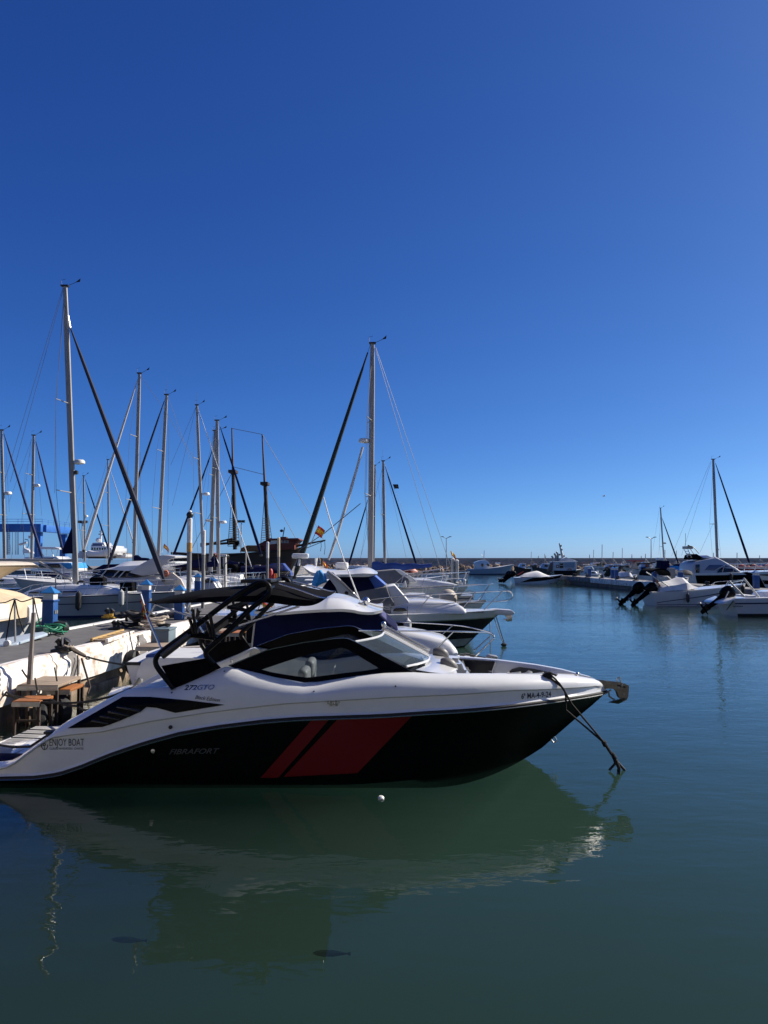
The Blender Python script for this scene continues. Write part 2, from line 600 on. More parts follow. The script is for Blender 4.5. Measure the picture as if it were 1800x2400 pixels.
# hull below the rub rail
def hull_half(x):
    zr = lin(ZR, x)
    hb = hbr(x)
    hw = max(0.0, interp(HB_W, x)) if x < XS0 else 0.0
    if x < XS0:
        zk, zw = -0.40 + 0.40 * max(0, (x - 0.6) / (XS0 - 0.6)) ** 2 if x > .6 else -0.40, 0.0
    else:
        zk = zw = min(zr - 0.004, lin(STEM, x))
    pts = [(0.0, zk), (hw * .55, zk + (zw - zk) * .55), (hw, zw)]
    e = 0.75 if x < -0.5 else (0.75 + 0.6 * min(1, (x + .5) / 2.6))
    for t in (.2, .4, .6, .8, 1.0):
        pts.append((hw + (hb - hw) * t ** e, zw + (zr - zw) * t))
    return pts
mb = MB()
rings = []
for x in XST:
    h = hull_half(x)
    ring = [V((x, YC - b, z)) for b, z in reversed(h)] + [V((x, YC + b, z)) for b, z in h[1:]]
    rings.append(ring)
mb.loft(rings, ring_closed=False, caps=False)
mb.poly(rings[0])
HULLB = mb.bvh()
hull_o = mb.build('hull', BLACKGEL, sport, angle=50)

# white topsides, deck and cockpit tub
def deck_half(x):
    zr, zt = lin(ZR, x), max(lin(ZT, x), lin(ZR, x) + .05)
    hb, ht = hbr(x), hbt(x)
    zc = min(max(lin(ZC, x), zr + .05), zt - .04)
    if zc < zr + .04:
        zc = zr + (zt - zr) * .5
    zf = lin(FLOOR, x)
    k = min(1.0, hb / .35)
    pts = [(hb, zr), (hb + .012 * k, zr + .02), (hb - .012 * k, zr + .045 * min(1, (zc - zr) / .1)), (hb - .02 * k, zc - .018), (hb + .012 * k, zc + .002)]
    for t in (.25, .5, .75, .9):
        b = hb + .012 * k + (ht - hb - .012 * k) * t ** 2.5
        pts.append((b, zc + (zt - zc) * (1 - (1 - t) ** 1.15)))
    pts += [(ht, zt), (max(0, ht - .04 * k), zt + .012 * k), (max(0, ht - .11 * k), zt + .004)]
    if zf < zt - .03:
        pts += [(max(0, ht - .14 * k), zt - .04), (max(0, ht - .17 * k), zf), (0, zf)]
    else:
        pts += [(max(0, ht - .13 * k), max(zt, zf) * .5 + zt * .5), (max(0, ht - .45) * .9, max(zf, zt)), (0, max(zf, zt) + .02)]
    return pts
mb = MB()
rings = []
for x in XST:
    h = deck_half(x)
    rings.append([V((x, YC - b, z)) for b, z in h] + [V((x, YC + b, z)) for b, z in reversed(h[:-1])])
mb.loft(rings, ring_closed=False, caps=False)
mb.poly(rings[0])
DECKB = mb.bvh()
deck_o = mb.build('deck', WHITE, sport, angle=30)

# rub rail round the joint
for s in (-1, 1):
    mb = MB()
    pts = [V((x, YC + s * (hbr(x) + .012), lin(ZR, x) - .004)) for x in XST]
    mb.tube(pts, .022, 6)
    rr = mb.build('rub_rail', RUBBER, sport)
    mb = MB()
    mb.tube([p + V((0, s * .018, -.018)) for p in pts], .008, 5)
    mb.build('rail_strip', CHROME, rr)

def hit(px, py, bvh, off=.004, maxd=60):
    d = ray(px, py).normalized()
    o = V((0, 0, CH))
    h = bvh.ray_cast(o, d, maxd)
    if h[0] is None:
        return None
    return h[0] - d * off
def decal(pxpoly, bvh, mat, name, parent, off=.007, seg=.10):
    # a flat sticker cut to the outline and laid on the curved surface
    bm = bmesh.new()
    vs = [bm.verts.new((px, py, 0)) for px, py in pxpoly]
    bm.faces.new(vs)
    bmesh.ops.triangulate(bm, faces=bm.faces)
    for _ in range(6):
        es = [e for e in bm.edges if e.calc_length() > 11]
        if not es:
            break
        bmesh.ops.subdivide_edges(bm, edges=es, cuts=1, use_grid_fill=False)
        bmesh.ops.triangulate(bm, faces=bm.faces)
    bm.verts.ensure_lookup_table()
    P = []
    bad = set()
    for i, v in enumerate(bm.verts):
        v.index = i
        h = hit(v.co.x, v.co.y, bvh, off)
        if h is None:
            bad.add(i)
            h = V((0, 0, 0))
        P.append(h)
    F = [[v.index for v in f.verts] for f in bm.faces if not any(v.index in bad for v in f.verts)]
    bm.free()
    m = MB()
    m.add(P, F)
    return m.build(name, mat, parent, angle=60)
decal([(610.5, 1823), (652, 1823), (771, 1687), (729, 1689)], HULLB, RED, 'stripe', sport)
decal([(664.5, 1821), (837.5, 1812), (966, 1678), (791, 1686)], HULLB, RED, 'stripe', sport)

def text_mesh(body, size=1.0, shear=0.0, extrude=0.0, sx=1.0, bold=0.0):
    c = bpy.data.curves.new('lettering', 'FONT')
    c.body = body
    c.size = size
    c.shear = shear
    c.offset = bold
    c.resolution_u = 3
    ob = bpy.data.objects.new('lettering', c)
    COL.objects.link(ob)
    bpy.context.view_layer.update()
    me = ob.evaluated_get(bpy.context.evaluated_depsgraph_get()).to_mesh()
    vs = [V((v.co.x * sx, v.co.y, 0)) for v in me.vertices]
    fs = [list(p.vertices) for p in me.polygons]
    ob.to_mesh_clear()
    bpy.data.objects.remove(ob)
    bpy.data.curves.remove(c)
    return vs, fs
def px_text(body, x0, y0, x1, h, bvh, mat, parent, shear=0.0, rot=0.0, off=.006, bold=0.0, name='lettering', cell=5.0):
    # lettering fitted between x0 and x1 with its base line at y0 and cap height h (photo pixels), laid on the surface
    vs, fs = text_mesh(body, 1.0, shear, bold=bold)
    xa, xb = min(v.x for v in vs), max(v.x for v in vs)
    k = (x1 - x0) / (xb - xa)
    bm = bmesh.new()
    bv = [bm.verts.new(((v.x - xa) * k, v.y / .70 * h, 0)) for v in vs]
    for f in fs:
        try:
            bm.faces.new([bv[i] for i in f])
        except ValueError:
            pass
    for _ in range(3):
        es = [e for e in bm.edges if e.calc_length() > cell]
        if not es:
            break
        bmesh.ops.subdivide_edges(bm, edges=es, cuts=1)
        bmesh.ops.triangulate(bm, faces=bm.faces)
    P, bad = [], set()
    for i, v in enumerate(bm.verts):
        v.index = i
        px = x0 + v.co.x * math.cos(rot)
        py = y0 - v.co.y + v.co.x * math.sin(rot)
        q = hit(px, py, bvh, off)
        if q is None:
            bad.add(i)
            q = V((0, 0, 0))
        P.append(q)
    F = [[v.index for v in f.verts] for f in bm.faces if not any(v.index in bad for v in f.verts)]
    bm.free()
    m = MB()
    m.add(P, F)
    return m.build(name, mat, parent, smooth=False)
INK = M('black_lettering', (0.006, 0.006, 0.007), 0.4)
PLATE = M('chrome_lettering', (0.42, 0.42, 0.42), 0.25, metal=0.8)
DIMPLATE = M('dark_chrome_lettering', (0.10, 0.10, 0.11), 0.3, metal=0.7)
px_text('ENJOY BOAT', 116, 1748, 196.5, 17.0, DECKB, INK, sport)
px_text('CLUB DE NAVEGACI\u00d3N   CHARTER', 116, 1757, 196, 5.2, DECKB, INK, sport)
px_text('272GTO', 431, 1617, 503, 11, DECKB, PLATE, sport, shear=.35, bold=.03, rot=-.02)
px_text('Black Edition', 457, 1638, 516, 9, DECKB, INK, sport, shear=.45, rot=.12)
px_text('6\u00aa MA-4-9-24', 1222, 1638, 1292, 12.5, DECKB, INK, sport, rot=-.075, bold=.018)
px_text('FIBRAFORT', 396, 1768, 515, 12, HULLB, DIMPLATE, sport, shear=.4, rot=-.02, bold=.02)
# the anchor emblem beside the club name
def hitline(pts, r, bvh, mat, name, parent, off=.004, n=5):
    P = [hit(px, py, bvh, off) for px, py in pts]
    P = [p for p in P if p is not None]
    return MB().tube(P, r, n).build(name, mat, parent)
emb = hitline([(104.2, 1757), (104, 1733)], .0035, DECKB, INK, 'emblem', sport)
hitline([(97, 1745), (97.5, 1751), (100, 1755), (104.2, 1757), (108.5, 1755), (111, 1751), (111.5, 1745)], .005, DECKB, INK, 'emblem_line', emb)
hitline([(104 + 2 * math.cos(a), 1732 + 2 * math.sin(a)) for a in [i * .7 for i in range(10)]], .004, DECKB, INK, 'emblem_line', emb)
hitline([(104 + 3.4 * math.cos(a), 1745 + 2.3 * math.sin(a)) for a in [i * .7 for i in range(10)]], .005, DECKB, INK, 'emblem_line', emb)
hitline([(101, 1737), (107, 1737)], .003, DECKB, INK, 'emblem_line', emb)

# air intake panel with its louvres
vent = decal([(158, 1707), (222, 1670), (287, 1633), (350, 1633), (440, 1641), (527, 1652), (411, 1671), (367, 1659), (343, 1657), (330, 1668), (284, 1688), (256, 1699), (240, 1704), (211, 1705)], DECKB, BLACKGEL, 'air_intake', sport, off=.012)
for (xa, ya, xb, yb) in [(274, 1657, 329, 1667), (254, 1668, 304, 1678), (235, 1679, 281, 1687), (215, 1689, 256, 1697)]:
    P = [hit(xa + (xb - xa) * t, ya + (yb - ya) * t, DECKB, .018) for t in (0, .33, .66, 1)]
    MB().tube(P, .016, 6).build('louvre', M('louvre_gloss', (0.05, 0.05, 0.052), .2, metal=.6), vent)
# through hull fittings, rivets, midship cleat, bow eye
def boss(px, py, bvh, r, mat, name, parent, depth=.02):
    p = hit(px, py, bvh, .0)
    d = V((0, -1, 0))
    return MB().lathe(p, [(r * .2, -depth), (r, -depth * .8), (r, .01), (r * .8, .012)], 12, 'Y').build(name, mat, parent)
boss(400, 1704, DECKB, .024, BLACKM, 'drain', sport)
boss(359, 1760, HULLB, .026, CHROME, 'drain', sport)
boss(736, 1620, DECKB, .008, BLACKM, 'snap_button', sport)
boss(927, 1608, DECKB, .010, BLACKM, 'snap_button', sport)
boss(526, 1573, DECKB, .008, BLACKM, 'snap_button', sport)
boss(403, 1623, DECKB, .009, BLACKM, 'snap_button', sport)
cl = MB()
for px in (776, 788):
    p = hit(px, 1647, DECKB, .01)
    cl.tube([p + V((.025 * math.cos(a), -.01, .035 * math.sin(a))) for a in [i * .785 for i in range(8)]], .009, 6, closed=True)
cl.tube([hit(767, 1648, DECKB, .02), hit(796, 1646, DECKB, .02)], .008, 6)
cl.build('midship_cleat', CHROME, sport)
e = at(1296, 1731, YC)
MB().tube([e + V((-.05, 0, .02)), e + V((.02, 0, .03)), e + V((.05, 0, -.02)), e + V((.03, 0, -.06)), e + V((0, 0, -.05)), e + V((-.04, 0, .01))], .011, 6).build('bow_eye', CHROME, sport)

# stern cleat and swim platform pads
st = MB()
p = at(116, 1722, YC - 1.12)
st.box(p + V((0, 0, .03)), (.13, .07, .03)).box(p, (.05, .05, .06))
st.build('stern_cleat', BLACKM, sport, bevel=.01)
zt = .2
mb = MB()
for (xa, xb, ya, yb) in [(-5.4, -4.75, -.05, 1.05), (-4.72, -4.2, -.05, 1.08), (-5.4, -4.9, -.62, -.1)]:
    mb.box(((xa + xb) / 2, YC + (ya + yb) / 2, zt + .012), (xb - xa, yb - ya, .02))
mb.build('platform_pad', TEAKGREY, sport, bevel=.008)
MB().prism([(-5.35, YC - .98, zt + .02), (-4.72, YC - .98, zt + .02), (-4.45, YC - .70, zt + .02), (-4.85, YC - .64, zt + .02), (-5.35, YC - .64, zt + .02)], (0, 0, .025)).build('boarding_mat', NAVY, sport, bevel=.01)
mb = MB()
for k in range(3):
    mb.tube([(-5.35, YC + .2 + k * .25, zt + .05), (-4.3, YC + .05 + k * .25, zt + .05)], .008, 5)
mb.build('grab_strap', BLACKM, sport)
# sun pad over the engine
mb = MB()
mb.loft([[V((x, YC - .86, z)), V((x, YC - .88, z + .07)), V((x, YC + .88, z + .07)), V((x, YC + .86, z))] for x, z in ((-4.0, .60), (-3.4, .93), (-2.92, 1.04))])
mb.build('sun_pad', SEATWHITE, sport, bevel=.03)

# ---- windscreen
def frame_pt(px, py, s, side=-1, extra=0.0):
    Y = YC - 1.0
    for _ in range(10):
        p = at(px, py, Y)
        Y = YC - (hbt(p.x) - .025 - .20 * s) - extra
    p = at(px, py, Y)
    return p if side < 0 else mirror(p, YC)
OUT = [(536, 1561, 0), (627, 1524, .55), (711, 1507, .8), (790, 1497, 1), (812, 1496, 1), (833, 1505, 1), (903, 1541, .5), (973, 1578, .0), (892, 1582, 0), (837, 1588, 0), (724, 1605, 0), (648, 1592, 0), (584, 1577, 0)]
INN = [(612, 1570, .25), (668, 1551, .5), (722, 1534, .7), (801, 1517, .88), (816, 1522, .88), (856, 1547, .6), (890, 1567, .3), (851, 1573, .22), (806, 1578, .18), (720, 1589, .12), (670, 1582, .15), (640, 1577, .2)]
def resample(loop, n):
    pts = [V(p) for p in loop]
    L = [0]
    for i in range(len(pts)):
        L.append(L[-1] + (pts[(i + 1) % len(pts)] - pts[i]).length)
    out = []
    for k in range(n):
        d = L[-1] * k / n
        for i in range(len(pts)):
            if L[i] <= d <= L[i + 1] + 1e-9:
                t = (d - L[i]) / max(1e-9, L[i + 1] - L[i])
                out.append(pts[i].lerp(pts[(i + 1) % len(pts)], t))
                break
    return out
for side in (-1, 1):
    o3 = [frame_pt(a, b, s, side) for a, b, s in OUT]
    i3 = [frame_pt(a, b, s, side) for a, b, s in INN]
    N = 60
    ob, ib = resample(o3, N), resample(i3, N)
    # match by closest parameter: rotate the inner loop so that the left tips agree
    mb = MB()
    th = V((0, .028 * -side, 0))
    mb.loft([[ob[k], ib[k], ib[k] + th, ob[k] + th] for k in range(N)] + [[ob[0], ib[0], ib[0] + th, ob[0] + th]], caps=False)
    fr = mb.build('window_frame', FRAMEBLACK, sport, angle=40)
    c = sum(ib, V((0, 0, 0))) / N
    m2 = MB()
    m2.add([p + th * .5 for p in ib] + [c + th * .5], [(k, (k + 1) % N, N) for k in range(N)])
    m2.build('pane', GLASSSIDE, fr, angle=80)
    MB().tube([p + V((0, 0, .006)) for p in ob[:26]], .006, 5).build('trim', CHROME, fr)

# front panes, near half and far half, and the centre walk-through door that stands open
A_t = at(833, 1504, YC - .76)
A_b = at(953, 1562, YC - .80)
C_t = at(899, 1483, YC - .10)
C_b = at(1006, 1540, YC - .10)
def pane_quad(a, b, c, d, k=8):
    # a,b near top and bottom; c,d centre top and bottom, bulged forward
    m = MB()
    rows = []
    for i in range(k + 1):
        t = i / k
        bl = V((.10 * math.sin(math.pi * t), 0, 0))
        rows.append([a.lerp(c, t) + bl, b.lerp(d, t) + bl])
    m.loft(rows, ring_closed=False, caps=False)
    return m, rows
for side in (-1, 1):
    q = [p if side < 0 else mirror(p, YC) for p in (A_t, A_b, C_t, C_b)]
    m, rows = pane_quad(*q)
    pn = m.build('windscreen', GLASS, sport, angle=60)
    MB().tube([r[0] for r in rows] + [C_t if side < 0 else mirror(C_t, YC)], .016, 6).build('frame', CHROME if side > 0 else WHITE, pn)
    MB().tube([r[1] for r in rows], .016, 6).build('frame', WHITE, pn)
    MB().tube([rows[-1][0], rows[-1][1]], .014, 6).build('frame', WHITE, pn)
d1, d2 = at(896, 1472, YC + .18), at(1004, 1530, YC + .18)
mb = MB()
mb.bar(d1, d2, .05, .055)
mb.bar(d1 + V((.02, .1, .03)), d2 + V((.03, .1, .03)), .03, .035)
mb.ell(d1 + V((.02, 0, .05)), (.04, .04, .05), 10, 6)
mb.build('centre_door', CHROME, sport, bevel=.006)
# dash moulding ahead of the windscreen
mb = MB()
rows = []
for t in [i / 14 for i in range(15)]:
    w = 2 * t - 1
    u = abs(w)
    xf = .40 + .30 * (1 - u * u)
    rows.append([V((a, YC + w * (hbt(a) - .06), b)) for a, b in ((xf - .12, 1.33), (xf, 1.415 - .03 * u), (xf + .20, 1.40 - .05 * u), (1.06, 1.31 - .02 * u), (1.10, .95))])
mb.loft(rows, ring_closed=False, caps=False)
mb.build('dash_moulding', WHITE, sport, angle=50)

# cockpit furniture seen through the glass
def rbox(c, sz, name, mat, parent, bevel=.03, rz=0):
    return MB().box(c, sz, rz).build(name, mat, parent, bevel=bevel, bseg=3)
HELM = M('helm_grey_vinyl', (.24, .24, .24), .5, var=.15, scale=5)
for yy in (YC - .45, YC + .45):
    s = rbox((-.85, yy, .78), (.5, .5, .16), 'helm_seat', HELM, sport, .05)
    rbox((-1.08, yy, 1.08), (.14, .48, .52), 'seat_back', HELM, s, .06)
    MB().lathe((-.85, yy, .32), [(.16, 0), (.05, .05), (.05, .40)], 10).build('pedestal', CHROME, s)
rbox((-2.3, YC + .2, .62), (.9, 1.3, .34), 'lounge_seat', SEATWHITE, sport, .06)
rbox((-1.62, YC - .55, 1.12), (.16, .34, .30), 'headrest', SEATWHITE, sport, .07)
dash = MB().prism([(-.15, YC - .82, .9), (.45, YC - .82, 1.34), (.50, YC - .82, .9)], (0, .62, 0)).build('dashboard', CABINDARK, sport, bevel=.03)
MB().prism([(-.15, YC + .15, .9), (.45, YC + .15, 1.34), (.50, YC + .15, .9)], (0, .62, 0)).build('dashboard', CABINDARK, sport, bevel=.03)
c = V((-.12, YC - .48, 1.22))
MB().tube([c + V((.08 * math.sin(a), .18 * math.cos(a), .17 * math.sin(a))) for a in [i * .45 for i in range(14)]], .014, 6, closed=True).build('steering_wheel', BLACKM, dash)
p = at(779, 1578, YC - .72)
MB().tube([p, p + V((.01, 0, .06)), p + V((.03, .02, .10))], [.024, .02, .014], 8).build('throttle_lever', SEATWHITE, sport)
for pa, pb, s in (([(1015, 1528), (1024, 1529), (1034, 1530), (1041, 1534), (1045, 1541), (1046, 1547)], [.05, .075, .08, .07, .05, .03], YC + .42), ([(1032, 1552), (1042, 1554), (1052, 1557), (1060, 1563), (1065, 1571), (1067, 1579)], [.05, .08, .085, .075, .06, .04], YC - .38)):
    P = [at(a, b, s) for a, b in pa]
    MB().tube(smooth_path(P, 3), [interp([(i * 3, r) for i, r in enumerate(pb)], j) for j in range(16)], 12).build('bow_cushion', CUSHION, sport)
    MB().tube([P[3] + V((.0, .02, -.05)), P[4] + V((-.03, .02, -.1)), P[5] + V((-.02, .02, -.14))], [.05, .06, .05], 10).build('cushion_post', CHROME, sport)
# flat decals on the far bow coaming, the first painting an opening's shade
decal([(1060, 1544), (1161, 1552), (1152, 1578), (1072, 1577)], DECKB, CABINDARK, 'bow_locker', sport, off=.012)
lock = MB()
P = [hit(a, b, DECKB, .02) for a, b in ((1060, 1544), (1161, 1552), (1152, 1578))]
if all(P):
    lock.tube(P, .012, 6)
    lock.build('locker_rim', RUBBER, sport)
decal([(1187, 1578), (1200, 1568), (1217, 1563), (1255, 1568), (1290, 1576), (1294, 1580)], DECKB, CUSHION, 'bow_bolster', sport, off=.010)
# non-slip panel and hatch on the fore deck
mb = MB()
mb.prism([(2.42, YC - .22, 1.145), (2.42, YC + .22, 1.145), (2.72, YC + .12, 1.145), (2.72, YC - .12, 1.145)], (0, 0, .014))
mb.build('anchor_hatch', TEAKGREY, sport, bevel=.008)
MB().ell((2.74, YC, 1.175), (.03, .03, .035), 10, 6).build('nav_light', CHROME, sport)
p = hit(1288, 1586, DECKB, 0)
BOWCLEAT = p.copy()
mb = MB()
mb.tube([p + V((-.10, -.02, .03)), p + V((-.04, -.02, .045)), p + V((.04, -.02, .045)), p + V((.10, -.02, .03))], .014, 7)
mb.box(p + V((0, -.01, .015)), (.07, .05, .05))
mb.build('bow_cleat', CHROME, sport)
# bow roller and anchor
b0 = at(1398, 1596, YC)
mb = MB()
for s in (-.05, .05):
    pl = [at(1395, 1593, YC), at(1455, 1600, YC), at(1471, 1605, YC), at(1471, 1618, YC), at(1469, 1634, YC), at(1460, 1643, YC), at(1449, 1634, YC), at(1444, 1620, YC), at(1436, 1613, YC), at(1410, 1612, YC)]
    mb.prism([q + V((0, s - .005, 0)) for q in pl], (0, .010, 0))
br = mb.build('bow_roller', ANCHORSTEEL, sport, smooth=False)
for px, py in ((1450, 1612), (1462, 1628), (1458, 1607)):
    MB().lathe(at(px, py, YC - .055), [(.001, -.012), (.016, -.010), (.018, .0), (.018, .115), (.001, .12)], 8, 'Y').build('bolt', DULLSTEEL, br)
MB().prism([at(1446, 1604, YC - .056), at(1466, 1609, YC - .056), at(1466, 1613, YC - .056), at(1447, 1608, YC - .056)], (0, -.003, 0)).build('plate_slot', BLACKM, br, smooth=False)
MB().lathe(at(1452, 1616, YC) + V((0, -.05, 0)), [(.03, 0), (.018, .05), (.03, .1)], 10, 'Y').build('roller', RUBBER, br)
MB().tube([at(1447, 1601, YC), at(1447, 1590, YC), at(1452, 1586, YC), at(1455, 1600, YC)], .010, 6).build('bail', CHROME, br)
mb = MB()
mb.tube([at(1400, 1600, YC) + V((0, 0, .01)), at(1440, 1606, YC), at(1458, 1616, YC), at(1462, 1640, YC)], .022, 6)
mb.add([at(1424, 1646, YC) , at(1468, 1636, YC - .11), at(1470, 1640, YC), at(1468, 1636, YC + .11), at(1450, 1650, YC), at(1440, 1640, YC)], [(0, 1, 4), (0, 4, 3), (1, 2, 4), (2, 3, 4), (0, 5, 1), (0, 3, 5), (5, 2, 1), (5, 3, 2)])
mb.tube([at(1440, 1640, YC), at(1428, 1632, YC), at(1427, 1620, YC), at(1432, 1617, YC)], .012, 6)
mb.build('anchor', ANCHORSTEEL, br, angle=25)

# ---- wake tower
def TWR(side, pxs, y0):
    return [p if side < 0 else mirror(p, YC) for p in (at(a, b, y0 + (c if len(q) > 2 else 0)) for q in pxs for a, b, c in [(q + (0,))[:3]])]
REAR = [(407, 1614, .03), (390, 1592, .02), (372, 1569), (365, 1555), (366, 1543), (376, 1530), (410, 1504), (447, 1477), (533, 1411, .08), (591, 1373, .13), (606, 1366, .14), (619, 1366, .15), (629, 1372, .15), (632, 1383, .15), (626, 1397, .14), (584, 1430, .10), (548, 1466, .05), (506, 1505), (487, 1522), (482, 1531), (487, 1542), (500, 1556, .04)]
tower = MB().tube(smooth_path(TWR(-1, REAR, 9.45), 3), .034, 10).build('wake_tower', BLACKTUBE, sport)
MB().tube(smooth_path(TWR(1, REAR, 9.45), 3), .034, 10).build('tower_leg', BLACKTUBE, tower)
for side in (-1, 1):
    g = TWR(side, [(380, 1538), (444, 1489)], 9.43)
    MB().tube([g[0], g[1]], .044, 10).build('leg_sleeve', M('sleeve_grey', (0.05, 0.05, 0.05), .35), tower)
    for a in ([(535, 1423, .08), (586, 1432, .10)], [(447, 1490), (503, 1497)], [(447, 1484), (503, 1491)]):
        g = TWR(side, a, 9.46)
        MB().tube(g, .024, 8).build('cross_tube', BLACKTUBE, tower)
    for a in ([(445, 1451), (455, 1485)], [(452, 1437), (461, 1485)], [(484.6, 1457), (496, 1492)], [(492, 1440), (502, 1492)]):
        g = TWR(side, a, 9.36)
        MB().tube([g[0], g[0].lerp(g[1], .5), g[1]], [.022, .022, .026], 8).build('rack_finger', BLACKTUBE, tower)
    for a in ([(461, 1447), (490, 1458)], [(461, 1441), (487, 1440)]):
        g = TWR(side, a, 9.36)
        MB().tube(g, .005, 5).build('bungee', BLACKM, tower)
mb = MB()
for px, py in ((606, 1367), (628, 1380), (536, 1424), (504, 1497)):
    a = TWR(-1, [(px, py, .12)], 9.45)[0]
    mb.tube([a, mirror(a, YC)], .026, 8)
mb.build('cross_beam', BLACKTUBE, tower)
# tower base panels
for side in (-1, 1):
    pl = TWR(side, [(378, 1561), (483, 1543), (494, 1542), (517, 1566, .05), (460, 1592, .03), (408, 1615, .03)], 9.47)
    MB().prism(pl, (0, .03 * -side, 0)).build('tower_panel', BLACKCANVAS, tower, smooth=False)
# speaker ring and hook on the far coaming
q = hit(600, 1536, DECKB, .01)
if q:
    MB().lathe(q + V((0, -.03, 0)), [(.05, 0), (.10, 0), (.10, .03), (.02, .03)], 16, 'Y').build('speaker', DULLSTEEL, sport)
q = hit(540, 1552, DECKB, .02)
if q:
    MB().tube([q, q + V((.0, -.02, .05)), q + V((.04, -.02, .04)), q + V((.04, -.02, -.03))], .008, 6).build('grab_hook', CHROME, sport)

# ---- bimini top
ST = [(345, 1409, 1413), (374, 1397, 1415), (440, 1386, 1413), (519, 1378, 1411), (588, 1375, 1411), (640, 1368, 1414), (690, 1378, 1420), (725, 1386, 1420), (748, 1391, 1413), (766, 1396, 1401)]
rings = []
for px, pt, pb in ST:
    zb = at(px, pb, YC - .98).z
    ztp = max(at(px, pt, YC - .35).z, zb + .02)
    xx = at(px, pb, YC - .98).x
    up = [(-.98, zb), (-.95, zb + (ztp - zb) * .45), (-.8, zb + (ztp - zb) * .72), (-.5, zb + (ztp - zb) * .92), (0, ztp + .015), (.5, zb + (ztp - zb) * .92), (.8, zb + (ztp - zb) * .72), (.95, zb + (ztp - zb) * .45), (.98, zb)]
    lo = [(.94, zb + .006), (.5, zb + (ztp - zb) * .84), (0, ztp - .02), (-.5, zb + (ztp - zb) * .84), (-.94, zb + .006)]
    rings.append([V((xx, YC + a, b)) for a, b in up + lo])
# smooth the canvas along its length
def dens(rings, k=5):
    cols = [smooth_path([r[j] for r in rings], k) for j in range(len(rings[0]))]
    return [[c[i] for c in cols] for i in range(len(cols[0]))]
bim = MB().loft(dens(rings)).build('bimini_top', BLACKCANVAS, sport, angle=50)
mb = MB()
mb.tube(smooth_path([at(654, 1369, YC - .7), at(700, 1383, YC - .8), at(745, 1399, YC - .9), at(764, 1402, YC - .96)], 4), .014, 7)
mb.tube(smooth_path([mirror(p, YC) for p in (at(654, 1369, YC - .7), at(700, 1383, YC - .8), at(745, 1399, YC - .9), at(764, 1402, YC - .96))], 4), .014, 7)
mb.build('bimini_bow', CHROME, bim)
for a, b in (((363, 1417, -.95), (449, 1445, -1.1)), ((342, 1437, -.95), (379, 1524, -1.1)), ((559, 1466, -1.1), (702, 1421, -.97)), ((342, 1437, -.95), (347, 1446, -.97)), ((347, 1446, -.97), (364, 1417, -.95))):
    for side in (-1, 1):
        p, q = at(a[0], a[1], YC + a[2]), at(b[0], b[1], YC + b[2])
        if side > 0:
            p, q = mirror(p, YC), mirror(q, YC)
        MB().tube([p, q], .014, 7).build('bimini_strut', CHROME, bim)
rbox(at(607, 1361, YC - .2), (.42, .5, .05), 'antenna_plate', BLACKM, bim, .01)
mb = MB()
mb.tube([at(617, 1360, YC - .2), at(617, 1345, YC - .2)], [.03, .02], 8)
mb.build('antenna_base', BLACKM, bim)

def flag(name, a, b, c, cols, parent=None, folds=3, amp=.03, seg=14):
    # a: hoist top, b: hoist bottom, c: fly direction vector; three bands
    a, b, c = V(a), V(b), V(c)
    out = None
    bands = ((0, .25, cols[0]), (.25, .75, cols[1]), (.75, 1.0, cols[2]))
    nrm = (b - a).cross(c).normalized()
    for t0, t1, mat in bands:
        m = MB()
        rows = []
        for i in range(seg + 1):
            u = i / seg
            w = nrm * amp * math.sin(u * folds * math.pi * 2 + .6) * (0.3 + u)
            dr = V((0, 0, -.25 * u * u * c.length))
            rows.append([a.lerp(b, t0 + (t1 - t0) * k / 3) + c * u + w * (1 + .3 * k) + dr for k in range(4)])
        m.loft(rows, ring_closed=False, caps=False)
        if out is None:
            out = m.build(name, mat, parent, angle=180)
        else:
            m.build('flag_band', mat, out, angle=180)
    return out
pole = MB().tube([at(346, 1446, YC - .9), at(330, 1392, YC - .9)], .010, 6).build('flagstaff', CHROME, sport)
flag('flag', at(329, 1396, YC - .9), at(337, 1418, YC - .9), (.05, .02, -.16), (FLAGRED, FLAGYEL, FLAGRED), pole, folds=2, amp=.02)

# ---- mooring rope at the bow, with its knots and the shackle on the water
rope = thing('mooring_rope', 'black doubled mooring rope knotted and running from the sport boat bow into the water', 'rope', atw(1445, 1803))
w0 = atw(1445, 1806)
kn = at(1417, 1742, w0.y - .02)
for off, e in ((V((.0, -.04, .03)), 0), (V((-.05, -.06, .02)), 1)):
    start = BOWCLEAT + off
    over = at(1320 + 4 * e, 1615 + 6 * e, BOWCLEAT.y - .06)
    edge = at(1340 - 14 * e, 1650 + 14 * e, w0.y - .03)
    path = [start, over, edge, kn]
    P = smooth_path([start, start.lerp(over, .5) + V((0, 0, .02)), over, edge], 4) + [edge.lerp(kn, t) for t in (.33, .66, 1)]
    MB().tube(P, .013, 6).build('strand', ROPEDARK, rope)
mb = MB()
for k in range(5):
    mb.ell(BOWCLEAT + V((random.uniform(-.07, .05), random.uniform(-.05, 0), random.uniform(.0, .06))), (.045, .03, .03), 8, 5)
mb.tube(smooth_path([BOWCLEAT + V((-.1, 0, .0)), BOWCLEAT + V((-.02, -.06, .06)), BOWCLEAT + V((.08, -.02, .02)), BOWCLEAT + V((0, .04, .05)), BOWCLEAT + V((-.06, -.05, .03))], 4), .014, 6)
mb.build('cleat_hitch', ROPEDARK, rope)
mb = MB()
kk = at(1438, 1775, w0.y)
mb.tube(smooth_path([kn, kn.lerp(kk, .5), kk, at(1443, 1790, w0.y)], 3), [.02] * 10, 7)
for (px, py, r) in ((1416, 1741, .036), (1418, 1746, .032), (1436, 1768, .03), (1440, 1775, .034), (1443, 1783, .032)):
    mb.ell(at(px, py, w0.y), (r, r, r * .9), 9, 6)
